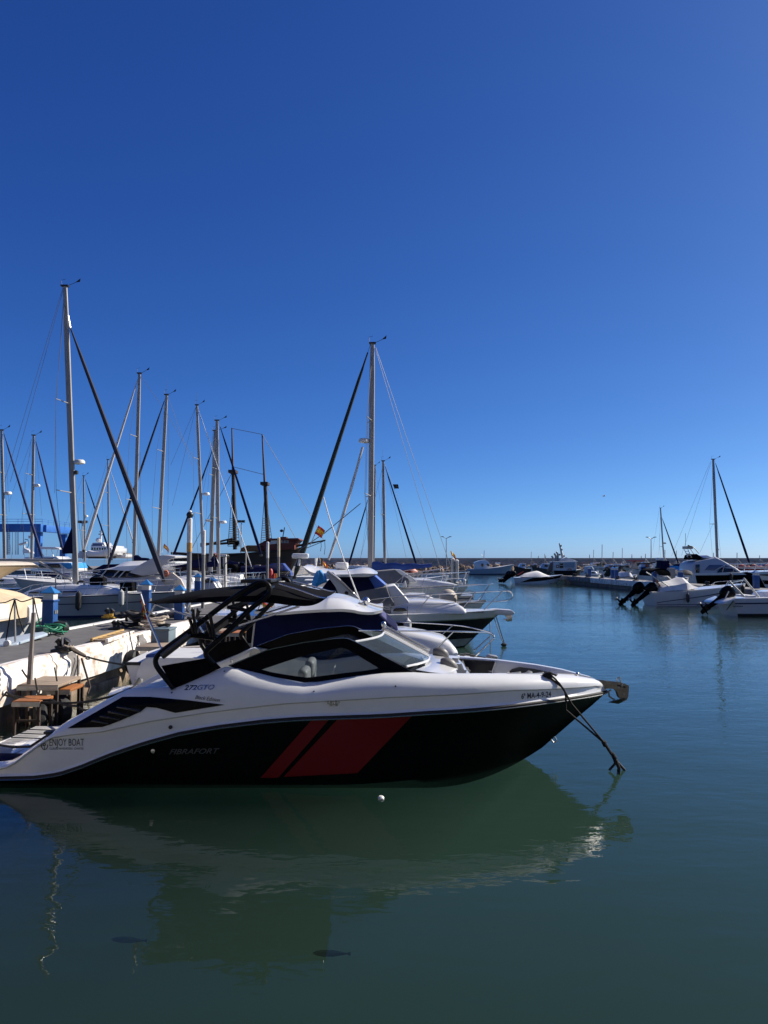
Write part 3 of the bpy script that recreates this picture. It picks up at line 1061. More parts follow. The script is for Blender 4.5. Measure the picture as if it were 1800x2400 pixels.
mb.build('knot', ROPEDARK, rope)
mb = MB()
mb.tube([at(1445, 1786, w0.y), at(1428, 1803, w0.y - .03) + V((0, 0, -.01))], .018, 6)
mb.tube([at(1445, 1784, w0.y), at(1464, 1803, w0.y + .03) + V((0, 0, -.01))], .018, 6)
mb.tube([at(1445, 1786, w0.y), at(1451, 1800, w0.y), at(1449, 1809, w0.y) + V((0, 0, -.03))], .024, 6)
mb.build('shackle', RUBBER, rope)
# ================================================================ harbour structures
ASPHALT = M('pier_asphalt', (0.125, 0.12, 0.118), 0.9, var=0.28, scale=1.6, bump=0.25, bscale=70)
PAINTED = M('painted_concrete', (0.80, 0.76, 0.71), 0.75, scale=3.2, dirt=(0.42, 0.29, 0.20), bump=0.35, bscale=16, dp=(.33, .52))
CONC = M('old_concrete', (0.36, 0.27, 0.19), 0.9, scale=2.6, dirt=(0.13, 0.085, 0.055), bump=0.4, bscale=18, stretch=(1, 1, .4))
CONCG = M('grey_concrete', (0.27, 0.255, 0.25), 0.9, scale=1.2, dirt=(0.13, 0.12, 0.115), bump=0.4, bscale=14)
WHITELINE = M('white_kerb_paint', (0.72, 0.71, 0.68), 0.7, var=0.2, scale=4)
PATCHG = M('repair_mortar', (0.20, 0.185, 0.175), 0.9, var=0.2, scale=6)
STONE = None
def pier_near(y):
    return -6.65 + .081 * (y - 12.8)
PW = 2.35
ZD = 0.92
DIRP = V((.081, 1, 0)).normalized()
mb = MB()
y0, y1 = 3.0, 64.0
mb.prism([(pier_near(y0) - PW, y0, ZD), (pier_near(y0) - .24, y0, ZD), (pier_near(y1) - .24, y1, ZD), (pier_near(y1) - PW, y1, ZD)], (0, 0, -.55))
pier = structure(mb.build('pier', ASPHALT, loc=(pier_near(30) - 1.2, 30, ZD), smooth=False))
# far kerb line
ks = 6.1
y = y0
while y < y1 - .1:
    ya, yb = y, min(y1, y + ks) - .03
    MB().prism([(pier_near(ya) - PW - .20, ya, ZD + .035), (pier_near(ya) - PW + .02, ya, ZD + .035), (pier_near(yb) - PW + .02, yb, ZD + .035), (pier_near(yb) - PW - .20, yb, ZD + .035)], (0, 0, -.5)).build('kerb_stone', WHITELINE, pier, bevel=.012)
    y += ks
# near edge beams
PROF = [(-.26, ZD - .3), (-.26, ZD + .012), (-.05, ZD + .02), (.0, ZD - .02), (.02, ZD - .10), (.07, ZD - .15), (.10, ZD - .20), (.10, ZD - .52), (.085, ZD - .64), (-.10, ZD - .66)]
ks = 3.55
y = y0 + 1.0
k = 0
while y < y1 - .1:
    ya, yb = y, min(y1, y + ks) - .035
    n = 7
    rings = []
    for i in range(n + 1):
        yy = ya + (yb - ya) * i / n
        j = lambda: random.uniform(-.006, .006)
        rings.append([V((pier_near(yy) + u + j(), yy, z + j())) for u, z in PROF])
    MB().loft(rings).build('fascia_beam', PAINTED, pier, angle=30)
    y += ks
# rusty piles and recessed wall under the deck
mb = MB()
mb.prism([(pier_near(y0) - .01, y0, -.5), (pier_near(y0) - 1.9, y0, -.5), (pier_near(y1) - 1.9, y1, -.5), (pier_near(y1) - .01, y1, -.5)], (0, 0, .755))
mb.build('pier_wall', CONC, pier, smooth=False)
mb = MB()
for i in range(24):
    ya = y0 + i * 2.55
    mb.prism([(pier_near(ya) - .15, ya, -.3), (pier_near(ya) + .09, ya, -.3), (pier_near(ya + 1.9) + .09, ya + 1.9, -.3), (pier_near(ya + 1.9) - .15, ya + 1.9, -.3)], (0, 0, .37))
stuff(mb.build('footing', CONC, pier, bevel=.02))
for px, py, w, h in ((148, 1556, .34, .38), (300, 1511, .42, .34)):
    p = at(px, py, 15.2 if px < 200 else 18.6)
    yy = p.y
    MB().prism([(pier_near(yy) + u + .006, yy, z) for u, z in ((.0, ZD - .02), (.02, ZD - .10), (.07, ZD - .15), (.10, ZD - .20), (.10, ZD - .50), (.06, ZD - .50), (-.02, ZD - .1))], (w * .081, w, 0)).build('mortar_patch', PATCHG, pier, smooth=False)

# ---- breakwater: battered stone wall with a smooth parapet
def stone_material():
    m = bpy.data.materials.new('breakwater_stone')
    m.use_nodes = True
    nt = m.node_tree
    b = nt.nodes['Principled BSDF']
    b.inputs['Roughness'].default_value = .95
    tc = nt.nodes.new('ShaderNodeTexCoord')
    mp = nt.nodes.new('ShaderNodeMapping')
    mp.inputs['Scale'].default_value = (1.1, 1.1, 2.4)
    vo = nt.nodes.new('ShaderNodeTexVoronoi')
    vo.inputs['Scale'].default_value = 1.3
    rp = nt.nodes.new('ShaderNodeValToRGB')
    rp.color_ramp.elements[0].color = (.32, .22, .145, 1)
    rp.color_ramp.elements[1].color = (.66, .48, .33, 1)
    nt.links.new(tc.outputs['Object'], mp.inputs['Vector'])
    nt.links.new(mp.outputs['Vector'], vo.inputs['Vector'])
    nt.links.new(vo.outputs['Color'], rp.inputs['Fac'])
    nt.links.new(rp.outputs['Color'], b.inputs['Base Color'])
    bp = nt.nodes.new('ShaderNodeBump')
    bp.inputs['Strength'].default_value = .8
    bp.inputs['Distance'].default_value = .3
    nt.links.new(vo.outputs['Distance'], bp.inputs['Height'])
    nt.links.new(bp.outputs['Normal'], b.inputs['Normal'])
    return m
STONE = stone_material()
mb = MB()
mb.prism([(-27, 163, -1), (-27, 165, 2.55), (-27, 171, 2.55), (-27, 171, -1)], (390, 0, 0))
bw = structure(mb.build('breakwater', STONE, loc=(60, 165, 0), smooth=False))
for i in range(38):
    MB().box((-22 + i * 10, 165.6, 2.82), (9.96, .8, .56)).build('parapet_block', M('parapet_concrete', (.56, .43, .33), .9, var=.2, scale=.5), bw, smooth=False)
mb = MB()
rr = random.Random(3)
for i in range(620):
    x = rr.uniform(-20, 130)
    t = rr.random()
    r = rr.uniform(.35, .9)
    c = V((x, 160.2 + t * 3.2, -.2 + t * 1.5))
    o = len(mb.v)
    a = MB().ell(c, (r, r * .8, r * .75), 6, 4)
    a.v = [p + V((rr.uniform(-.15, .15), rr.uniform(-.15, .15), rr.uniform(-.15, .15))) for p in a.v]
    mb.add(a.v, a.f)
stuff(mb.build('armour_rocks', M('armour_rock', (.34, .25, .175), .95, var=.5, scale=.6), smooth=False))

# ---- boatyard quay at the far left
mb = MB()
mb.prism([(-140, 97, -1), (-13, 97, -1), (-13, 160, -1), (-140, 160, -1)], (0, 0, 2.35))
structure(mb.build('boatyard_quay', CONCG, smooth=False))

# ---- right hand pier
def pier2(y):
    return 21.0 + (89 - y) * .063
mb = MB()
ya, yb = 22, 89
mb.prism([(pier2(ya) + .1, ya, .84), (pier2(ya) + 2.5, ya, .84), (pier2(yb) + 2.5, yb, .84), (pier2(yb) + .1, yb, .84)], (0, 0, -.3))
mb.prism([(pier2(ya) + .5, ya, -.6), (pier2(ya) + 2.2, ya, -.6), (pier2(yb) + 2.2, yb - .4, -.6), (pier2(yb) + .5, yb - .4, -.6)], (0, 0, 1.1))
pier_r = structure(mb.build('pier', CONCG, loc=(pier2(60) + 1, 60, .8), smooth=False))
y = ya
while y < yb - .5:
    y2 = min(yb, y + 3.3) - .05
    MB().prism([(pier2(y) - .02, y, .88), (pier2(y) + .45, y, .88), (pier2(y2) + .45, y2, .88), (pier2(y2) - .02, y2, .88)], (0, 0, -.52)).build('fascia_beam', PAINTED if int(y) % 3 else CONCG, pier_r, bevel=.02)
    y += 3.3

# ---- the quay under the photographer and an unseen block, both added for bounced light
mb = MB()
mb.prism([(-80, -1.2, -1), (80, -1.2, -1), (80, -40, -1), (-80, -40, -1)], (0, 0, 2.15))
structure(mb.build('promenade', M('promenade_paving', (.42, .38, .33), .85, var=.2, scale=2), smooth=False))
apt = thing('unseen_bounce_block', 'unseen cream apartment block added behind the camera to bounce light onto shaded hulls', 'building', (0, -22, 1.15))
STUCCO = M('cream_stucco', (.72, .69, .665), .9, var=.1, scale=.6)
MB().box((-4, -26, 12.5), (96, 12, 22.6)).build('wall', STUCCO, apt, smooth=False)
for f in range(7):
    MB().box((-4, -19.3, 3.9 + f * 3.05), (96, 1.6, .22)).build('balcony', STUCCO, apt, smooth=False)
    mb = MB()
    for i in range(15):
        mb.box((-47 + i * 6.2, -19.97, 2.6 + f * 3.05), (2.2, .08, 1.7))
    stuff(mb.build('window', DARKGLASS, apt, smooth=False))
# ================================================================ boat kit
class Hull:
    """one boat's shell: u runs stern to bow, t runs water line to sheer"""
    def __init__(s, root, xs, xb, yc, beam, zs, zb, mat, deckmat=None, rake=.10, draft=.35, sheer_dip=.06, tr=.04, full=2.3, wl=.86, camber=.04, n=26, name='hull', zmid=None):
        s.xs, s.xb, s.yc, s.beam, s.zs, s.zb, s.rake, s.tr, s.full, s.wl, s.dip = xs, xb, yc, beam, zs, zb, rake, tr, full, wl, sheer_dip
        s.root = root
        mb = MB()
        rings = []
        us = [i / n for i in range(n + 1)]
        us = [1 - (1 - u) ** 1.25 for u in us]
        T = [0, .2, .4, .6, .8, 1.0]
        for u in us:
            near = [s.pt(u, t, -1) for t in T]
            far = [s.pt(u, t, 1) for t in T]
            kx = near[0].x
            keel = V((kx, yc, -draft * (1 - u ** 3)))
            kk = keel if u < .93 else V((near[0].x, yc, min(near[0].z, -.02)))
            rings.append(near[::-1] + [kk] + far)
        mb.loft(rings, ring_closed=False, caps=False)
        mb.poly(rings[0])
        s.bvh = mb.bvh()
        s.o = mb.build(name, mat, root, angle=55)
        mb = MB()
        rows = []
        for u in us:
            a, b = s.pt(u, 1, -1), s.pt(u, 1, 1)
            w = abs(b.y - a.y) / 2
            rows.append([a, V((a.x, yc - w * .6, a.z + camber * w * .7)), V((a.x, yc, a.z + camber * w)), V((a.x, yc + w * .6, a.z + camber * w * .7)), b])
        mb.loft(rows, ring_closed=False, caps=False)
        s.deck = mb.build('deck', deckmat or WHITE2, root, angle=60)
    def half(s, u):
        if u < .45:
            return .5 * s.beam * (.90 + .10 * math.sin(u / .45 * math.pi / 2))
        return .5 * s.beam * max(0.0, 1 - ((u - .45) / .55) ** s.full) ** .85
    def sheer(s, u):
        return s.zs + (s.zb - s.zs) * u ** 1.6 - s.dip * math.sin(math.pi * u)
    def pt(s, u, t, side, off=0.0):
        L = s.xb - s.xs
        x = s.xs + L * u
        x -= L * s.rake * (1 - t) * u ** 4
        x += L * s.tr * (1 - t) * (1 - u) ** 6
        w = s.half(u)
        t = max(0.0, t)
        ww = w * s.wl * (1 - .55 * u ** 5)
        b = ww + (w - ww) * t ** (.8 + .5 * u)
        return V((x, s.yc + side * (b + off), s.sheer(u) * t - .02 * (1 - t)))
    def u_at(s, x):
        return (x - s.xs) / (s.xb - s.xs)
    def strip(s, name, t0, t1, mat, u0=0.0, u1=.995, off=.008, sides=(-1, 1), n=24, curve=None, parent=None):
        out = None
        for sd in sides:
            rows = []
            for i in range(n + 1):
                u = u0 + (u1 - u0) * i / n
                a, b = (t0, t1) if curve is None else curve(i / n)
                rows.append([s.pt(u, a + (b - a) * k / 2, sd, off) for k in range(3)])
            out = MB().loft(rows, ring_closed=False, caps=False).build(name, mat, parent or s.root, angle=70)
        return out
    def rub(s, mat, r=.03, t=.99):
        for sd in (-1, 1):
            MB().tube([s.pt(i / 20 * .995, t, sd, r * .4) for i in range(21)], r, 6).build('rub_rail', mat, s.root)
    def rail(s, u0, u1, h, posts, mat=CHROME, r=.014, inset=.06, mid=True, pulpit=.0, far=True, hook=0.0):
        # guard rail round the bow with its posts
        dirx = 1 if s.xb > s.xs else -1
        for sd in (-1, 1):
            pts = []
            for i in range(15):
                u = u0 + (u1 - u0) * i / 14
                p = s.pt(u, 1, sd, -inset)
                if (p.y - s.yc) * sd < .06:
                    p.y = s.yc + sd * .06
                hh = h * min(1, .25 + i / 3) if hook == 0 else h
                pts.append(p + V((dirx * pulpit * (i / 14) ** 3, 0, hh)))
            top = MB().tube(pts, r, 6).build('guard_rail', mat, s.root)
            if mid:
                MB().tube([p - V((0, 0, h * .48)) for p in pts[2:]], r * .7, 5).build('guard_wire', mat, s.root)
            for k in range(posts):
                i = 2 + int((12) * k / max(1, posts - 1))
                u = u0 + (u1 - u0) * i / 14
                b = s.pt(max(u0, u - .02), 1, sd, -inset)
                MB().tube([b, pts[i]], r * .9, 5).build('stanchion', mat, s.root)
        e = []
        for sd in (-1, 1):
            p = s.pt(u1, 1, sd, -inset)
            p.y = s.yc + sd * max(.06, (p.y - s.yc) * sd)
            e.append(p + V((dirx * pulpit, 0, h)))
        m = (e[0] + e[1]) / 2 + V((dirx * .12, 0, 0))
        MB().tube([e[0], m, e[1]], r, 6).build('pulpit', mat, s.root)
    def fender(s, u, side, mat, h=.55, r=.10, drop=.15):
        p = s.pt(u, 1, side, r + .01) - V((0, 0, drop))
        f = MB().lathe(p - V((0, 0, h)), [(r * .25, -.04), (r * .35, 0), (r * .9, .06), (r, .14), (r, h - .14), (r * .9, h - .06), (r * .3, h), (r * .2, h + .04)], 10).build('fender', mat, s.root)
        MB().tube([p, s.pt(u, 1, side, 0) + V((0, 0, .25))], .008, 5).build('lanyard', ROPEDARK, f)
        return f
def PB(name, pxs, yn, yf, mat, parent, taper=0.0, bevel=.03, smooth=True, zref=None):
    """solid body whose near side has the traced outline, standing between depths yn and yf; the top may lean inwards"""
    near = [at(a, b, yn) for a, b in pxs]
    zmin = min(p.z for p in near) if zref is None else zref
    ym = (yn + yf) / 2
    mb = MB()
    N, Fr = [], []
    for p in near:
        k = taper * max(0, p.z - zmin)
        N.append(V((p.x, yn + k, p.z)))
        Fr.append(V((p.x, yf - k, p.z)))
    n = len(N)
    mb.v = N + Fr
    mb.f = [list(range(n))[::-1], list(range(n, 2 * n))] + [[i, (i + 1) % n, n + (i + 1) % n, n + i] for i in range(n)]
    return mb.build(name, mat, parent, bevel=bevel, bseg=2, smooth=smooth, angle=40)
def PW_(name, pxs, y, mat, parent, th=.015, smooth=False):
    """thin panel (window, stripe) set just proud of the side it sits on"""
    return MB().prism([at(a, b, y) for a, b in pxs], (0, -th, 0)).build(name, mat, parent, smooth=smooth)
def PT(name, pxs, y, r, mat, parent, n=6, sm=0):
    pts = [at(q[0], q[1], q[2] if len(q) > 2 else y) for q in pxs]
    if sm:
        pts = smooth_path(pts, sm)
    return MB().tube(pts, r, n).build(name, mat, parent)
def wires(parent, segs, y, r=.008, mat=None, name='stay'):
    for q in segs:
        pts = [at(a[0], a[1], a[2] if len(a) > 2 else y) for a in q]
        MB().tube(pts, r, 4).build(name, mat or WIRE, parent)
def masthead(parent, p, s=1.0, ant=False):
    m = MB().box(p + V((0, 0, .04)), (.30 * s, .18 * s, .07)).build('masthead_fitting', BLACKM, parent)
    MB().tube([p + V((.1 * s, 0, .05)), p + V((.42 * s, 0, .22)), p + V((.55 * s, 0, .36))], .012, 5).build('wind_vane', BLACKM, m)
    MB().prism([p + V((.40 * s, 0, .22)), p + V((.62 * s, 0, .44)), p + V((.60 * s, 0, .26))], (0, .015, 0)).build('vane_blade', BLACKM, m)
    MB().tube([p + V((-.12 * s, 0, .06)), p + V((-.16 * s, 0, .34)), p + V((.02 * s, 0, .40))], .009, 5).build('anemometer', BLACKM, m)
    if ant:
        MB().tube([p + V((-.02, 0, .05)), p + V((-.04, 0, 1.0))], .007, 4).build('antenna', WIRE, m)
def radome(parent, p, r=.26, arm=None):
    d = MB().lathe(p, [(r * .6, -.10), (r, -.07), (r, .03), (r * .85, .10), (r * .3, .13)], 14).build('radome', WHITE2, parent)
    if arm is not None:
        MB().bar(arm, p + V((0, 0, -.11)), .10, .05).build('radar_bracket', DULLSTEEL, d)
    return d
def rig(root, yc, top, base, w=.20, spreads=(), jib=None, jibmat=NAVY, jr=.075, boom=None, boomcover=None, stays=(), dome=None, ant=False, mat=ALU, wr=.010, head=True):
    """mast with spreaders, shrouds, furled headsail and boom; all given as photo points on the boat's centre plane"""
    T, B = at(top[0], top[1], yc), at(base[0], base[1], yc)
    ax = (T - B)
    rings = []
    for i in range(9):
        t = i / 8
        c = B.lerp(T, t)
        k = 1.0 if t < .85 else 1 - .25 * (t - .85) / .15
        rings.append([c + V((w * .5 * k * math.cos(a), w * .36 * k * math.sin(a), 0)) for a in [j * math.pi / 5 for j in range(10)]])
    mast = MB().loft(rings).build('mast', mat, root)
    if head:
        masthead(mast, T, w * 4.2, ant)
    for fr, half in spreads:
        c = B.lerp(T, fr)
        for sd in (-1, 1):
            tip = c + V((-.28 * half, sd * half, .05))
            MB().tube([c, tip], [.035, .02], 6).build('spreader', mat, mast)
    if spreads:
        half = spreads[0][1]
        tops = [B.lerp(T, f) for f, _ in spreads]
        for sd in (-1, 1):
            path = [B + V((0, sd * half * 1.1, .0))] + [B.lerp(T, f) + V((-.28 * h, sd * h, .05)) for f, h in spreads] + [B.lerp(T, .97)]
            MB().tube(path, wr, 4).build('shroud', WIRE, root)
    if jib:
        a, b = at(jib[0][0], jib[0][1], yc), at(jib[1][0], jib[1][1], yc)
        MB().tube([a, a.lerp(b, .06), a.lerp(b, .12), a.lerp(b, .5), a.lerp(b, .88), a.lerp(b, .97), b], [jr * .3, jr * .45, jr * .7, jr, jr * 1.3, jr * 1.1, jr * .4], 8).build('furled_sail', jibmat, root)
        MB().tube([a, a.lerp(T, .0) + (a - b) * .04], wr, 4).build('forestay', WIRE, root)
        MB().lathe(b, [(.05, -.12), (.11, -.10), (.11, .02), (.05, .04)], 8).build('furling_drum', BLACKM, root)
    if boom:
        a, b = at(boom[0][0], boom[0][1], yc), at(boom[1][0], boom[1][1], yc)
        bo = MB().tube([a, b], .075, 8).build('boom', mat, root)
        if boomcover is not None:
            n = 10
            rings = []
            for i in range(n + 1):
                t = i / n
                c = a.lerp(b, t)
                hh = (.42 * (1 - t) ** 1.2 + .15) * (1 + .12 * math.sin(i * 2.1))
                ww = .13 * (1 - .4 * t)
                rings.append([c + V((0, ww * math.cos(q), -.09 + (hh * (.5 + .5 * math.sin(q)) if math.sin(q) > -.2 else -.02))) for q in [j * math.pi / 5 for j in range(10)]])
            MB().loft(rings).build('sail_cover', boomcover, bo)
    for q in stays:
        pts = [at(a[0], a[1], yc) for a in q]
        MB().tube(pts, wr, 4).build('stay', WIRE, root)
    if dome:
        p = at(dome[0], dome[1], yc)
        c = min([B.lerp(T, i / 60) for i in range(61)], key=lambda k: abs(k.z - p.z))
        radome(mast, p, dome[2], c)
    return mast
def outboard(root, p, s=1.0, tilt=40, dirx=1, mat=None):
    """tilted outboard motor: p is its clamp on the transom, dirx points to the bow"""
    mat = mat or BLACKGEL
    R3 = Matrix.Rotation(R(tilt) * dirx, 3, 'Y')
    def q(x, y, z):
        return p + R3 @ V((-x * dirx * s, y * s, z * s))
    def ringx(x0, x1, w, z):
        return [q(x0, -w, z), q(x0 + .02, w, z), q(x1, w, z), q(x1, -w, z)]
    rings = []
    for z, x0, x1, w in ((.02, -.02, .34, .12), (.10, -.08, .42, .17), (.26, -.12, .46, .19), (.44, -.10, .44, .18), (.56, -.02, .36, .14), (.60, .06, .28, .08)):
        cx, hx = (x0 + x1) / 2, (x1 - x0) / 2
        rings.append([q(cx + hx * math.copysign(abs(math.cos(a)) ** .6, math.cos(a)), w * math.copysign(abs(math.sin(a)) ** .6, math.sin(a)), z) for a in [i * math.pi / 6 for i in range(12)]])
    om = MB().loft(rings).build('outboard_motor', mat, root, angle=50)
    rings = []
    for z, x0, x1, w in ((.03, .02, .30, .08), (-.35, .04, .26, .055), (-.62, .06, .26, .045), (-.70, .0, .42, .03)):
        rings.append([q(x0, 0, z), q((x0 + x1) / 2, -w, z), q(x1, 0, z), q((x0 + x1) / 2, w, z)])
    MB().loft(rings).build('motor_leg', mat, om, bevel=.01)
    MB().lathe((0, 0, 0), [(.001, -.2), (.055, -.1), (.06, .12), (.03, .2)], 10, 'X')
    g = MB()
    g.tube([q(-.08, 0, -.86), q(.1, 0, -.86), q(.38, 0, -.86), q(.46, 0, -.86)], [.015, .055, .06, .045], 8)
    g.loft([[q(.05, -.025, -.70), q(.05, .025, -.70), q(.32, .025, -.70), q(.32, -.025, -.70)], [q(.06, -.02, -1.05), q(.06, .02, -1.05), q(.2, .02, -1.05), q(.2, -.02, -1.05)]])
    g.build('gearcase', mat, om)
    pr = MB()
    for k in range(3):
        a = k * 2.094 + .4
        c0 = q(.46, 0, -.86)
        def pp(r, b, dx):
            return q(.46 + dx, r * math.cos(b), -.86 + r * math.sin(b))
        pr.add([pp(.05, a - .4, .03), pp(.19, a - .45, .05), pp(.20, a + .25, -.02), pp(.06, a + .4, -.03)], [(0, 1, 2, 3)])
    pr.tube([q(.44, 0, -.86), q(.54, 0, -.86)], [.05, .03], 8)
    pr.build('propeller', DULLSTEEL, om, smooth=False)
    return om
# ================================================================ boats moored beyond the sport boat, near side of the pier
ROW = 'boats moored bow out along the pier'
HULLNAVY = M('gelcoat_navy_black', (0.005, 0.006, 0.012), 0.2, spec=.35)
KEELGREY = M('antifouling_grey', (0.30, 0.33, 0.33), .5, var=.3, scale=5)
STRIPEB = M('blue_boot_stripe', (0.01, 0.02, 0.09), .3)

# ---- cabin boat with the navy canvas
Y2 = 14.3
b2 = thing('cabin_boat', 'white cabin boat under navy canvas right behind the black and white sport boat', 'boat', (-1.2, Y2, 0), ROW)
H2 = Hull(b2, -4.55, 2.06, Y2, 2.5, .98, .90, WHITE2, sheer_dip=.0)
H2.strip('boot_stripe', .10, .20, STRIPEB)
H2.rub(RUBBER)
px_text('QUICKSILVER', 392, 1560, 500, 10, H2.bvh, INK, b2, shear=.3, bold=.02)
PB('cockpit_side', [(318, 1580), (330, 1552), (344, 1541), (400, 1541), (500, 1542), (600, 1535), (600, 1600), (318, 1600)], Y2 - 1.24, Y2 - 1.13, WHITE2, b2)
PB('cockpit_side', [(380, 1545), (405, 1518), (470, 1514), (500, 1516), (620, 1520), (620, 1560), (380, 1560)], Y2 + 1.0, Y2 + 1.12, M('gelcoat_lit_cream', (.62, .55, .46), .4, var=.1), b2)  # white inner side, the warm light on it put into the colour
PB('transom', [(322, 1600), (330, 1556), (345, 1548), (352, 1600)], Y2 - 1.1, Y2 + 1.1, WHITE2, b2)
PB('folded_cover', [(338, 1543), (342, 1533), (372, 1529), (378, 1542)], Y2 - 1.2, Y2 - .4, BLUECANVAS, b2, bevel=.05)
can = PB('canvas_enclosure', [(588, 1552), (594, 1456), (640, 1440), (760, 1433), (826, 1433), (860, 1440), (890, 1442), (932, 1479), (948, 1520), (948, 1560), (588, 1560)], Y2 - 1.12, Y2 + 1.12, NAVY, b2, taper=.22)
NAVYSUN = M('navy_canvas_sunlit', (0.035, 0.035, 0.13), .75, var=.1)  # navy canvas with its sunlit tone put into the colour
PB('windscreen_cover', [(846, 1459), (893, 1441), (934, 1480), (938, 1500), (900, 1500)], Y2 - .86, Y2 + .86, NAVYSUN, b2, taper=.18)
PT('canvas_edge', [(586, 1560), (592, 1500), (597, 1456)], Y2 - 1.13, .015, M('beige_webbing', (.5, .45, .36), .8), can)
ht = MB()
rings = []
prof = [(598, 1438, 1434), (650, 1441, 1424), (707, 1437, 1413), (757, 1434, 1400), (770, 1434, 1396), (800, 1433, 1400), (826, 1435, 1409), (846, 1439, 1417), (872, 1441, 1425), (897, 1437, 1432)]
for px, pb, pt in prof:
    a = at(px, pb, Y2 - 1.15)
    zt = at(px, pt, Y2 - .4).z
    w = 1.22 if px < 860 else 1.22 - (px - 860) / 37 * .25
    rings.append([V((a.x, Y2 + s * w, z)) for s, z in ((-1, a.z), (-1.02, a.z + .05), (-.9, a.z + (zt - a.z) * .6 + .03), (-.5, zt), (0, zt + .03), (.5, zt), (.9, a.z + (zt - a.z) * .6 + .03), (1.02, a.z + .05), (1, a.z))])
ht.loft(dens(rings, 3))
hto = ht.build('hardtop', WHITE, b2, angle=45)
PT('roof_line', [(740, 1418), (790, 1412), (840, 1422)], Y2 - 1.0, .012, DULLSTEEL, hto, sm=3)
wa = PT('whip_antenna', [(847, 1417), (805, 1310), (772, 1215), (758, 1165)], Y2 - .55, .012, WHITE, b2)
MB().box(at(846, 1417, Y2 - .55), (.10, .08, .08)).build('antenna_mount', CHROME, wa, bevel=.01)
MB().lathe(at(858, 1414, Y2 - .4), [(.02, -.12), (.03, -.02), (.07, .0), (.08, .05), (.05, .1), (.01, .12)], 12).build('spotlight', CHROME, b2)
PT('horn', [(862, 1414), (880, 1420), (898, 1424)], Y2 - .45, .022, WHITE2, b2)
PB('coach_roof', [(918, 1482), (950, 1482), (1001, 1491), (1045, 1502), (1064, 1512), (1074, 1528), (1080, 1545), (918, 1562)], Y2 - .78, Y2 + .78, WHITE, b2, taper=.35, bevel=.10)
PB('anchor_bracket', [(1140, 1541), (1146, 1535), (1168, 1539), (1167, 1547), (1140, 1550)], Y2 - .10, Y2 + .10, DULLSTEEL, b2, bevel=.02)
for i, (px, py) in enumerate(((1082, 1534), (1094, 1533), (1106, 1536))):
    MB().tube([at(px - 4, py, Y2 - .3 + .2 * i), at(px + 6, py + 1, Y2 - .25 + .2 * i)], .025, 6).build('deck_cleat', BLACKM, b2)
MB().tube(smooth_path([at(900, 1492, Y2 - .95), at(912, 1482, Y2 - 1.0), at(918, 1470, Y2 - 1.05)], 3), .02, 6).build('wiper', BLACKM, b2)
PT('guard_rail', [(900, 1478, Y2 - 1.15), (938, 1479, Y2 - 1.15), (1064, 1480, Y2 - .95), (1120, 1482, Y2 - .55), (1150, 1485, Y2 - .2), (1158, 1494, Y2 - .05)], 0, .014, CHROME, b2, sm=3)
PT('guard_rail', [(880, 1456, Y2 + 1.15), (913, 1457, Y2 + 1.1), (1062, 1465, Y2 + .9), (1120, 1475, Y2 + .5), (1153, 1484, Y2 + .2), (1158, 1494, Y2 + .05)], 0, .014, CHROME, b2, sm=3)
for a, b in (((1064, 1480, Y2 - .95), (1022, 1521, Y2 - .85)), ((1148, 1492, Y2 - .25), (1111, 1525, Y2 - .35)), ((1158, 1496, Y2), (1115, 1537, Y2 + .1)), ((1062, 1465, Y2 + .9), (1025, 1497, Y2 + .8)), ((938, 1479, Y2 - 1.15), (926, 1500, Y2 - 1.05))):
    PT('stanchion', [a, b], 0, .013, CHROME, b2)
st = PT('flagstaff', [(596, 1447), (613, 1409)], Y2 + .5, .012, CHROME, b2)
flag('flag', at(613, 1410, Y2 + .5), at(617, 1424, Y2 + .5), (.30, .05, -.10), (FLAGRED, FLAGYEL, FLAGYEL), st, folds=1, amp=.03)

# ---- navy hulled cruiser with the blue windscreen covers
Y3 = 23.9
b3 = thing('cruiser', 'navy hulled cruiser with white deck, bright blue cloth and registration 7ªAT-2-350-07', 'boat', (-.5, Y3, 0), ROW)
H3 = Hull(b3, -5.4, 3.85, Y3, 3.2, 1.12, 1.20, HULLNAVY, WHITE, rake=.14, sheer_dip=.03, full=2.0)
H3.strip('keel_band', -.02, .26, KEELGREY, u1=.99)
H3.strip('gunwale_band', .80, 1.0, WHITE, off=.02)
H3.strip('rub_rail', .785, .81, CHROME, off=.035)
px_text('7\u00aaAT-2-350-07', 1092, 1437, 1136, 6.5, H3.bvh, M('grey_lettering', (.10, .10, .10), .5), b3, off=.05, bold=.015)
PB('side_canvas', [(790, 1420), (808, 1398), (835, 1388), (870, 1381), (906, 1375), (914, 1398), (924, 1413), (900, 1422), (800, 1432)], Y3 - 1.25, Y3 + 1.25, GREYCANVAS, b3, taper=.22)
PB('front_canvas', [(905, 1376), (926, 1372), (958, 1409), (964, 1420), (925, 1420), (916, 1400)], Y3 - 1.0, Y3 + 1.0, WHITECANVAS, b3, taper=.2)
PB('canvas_wall', [(745, 1410), (752, 1382), (770, 1358), (800, 1352), (862, 1351), (880, 1382), (836, 1388), (806, 1404), (790, 1412)], Y3 - 1.15, Y3 + 1.15, NAVY, b3, taper=.15)
PB('windscreen_cover', [(857, 1358), (880, 1350), (905, 1372), (880, 1380), (870, 1378)], Y3 - 1.02, Y3 + 1.02, M('blue_windscreen_cover', (.045, .12, .42), .7, var=.12), b3, taper=.1)
rings = []
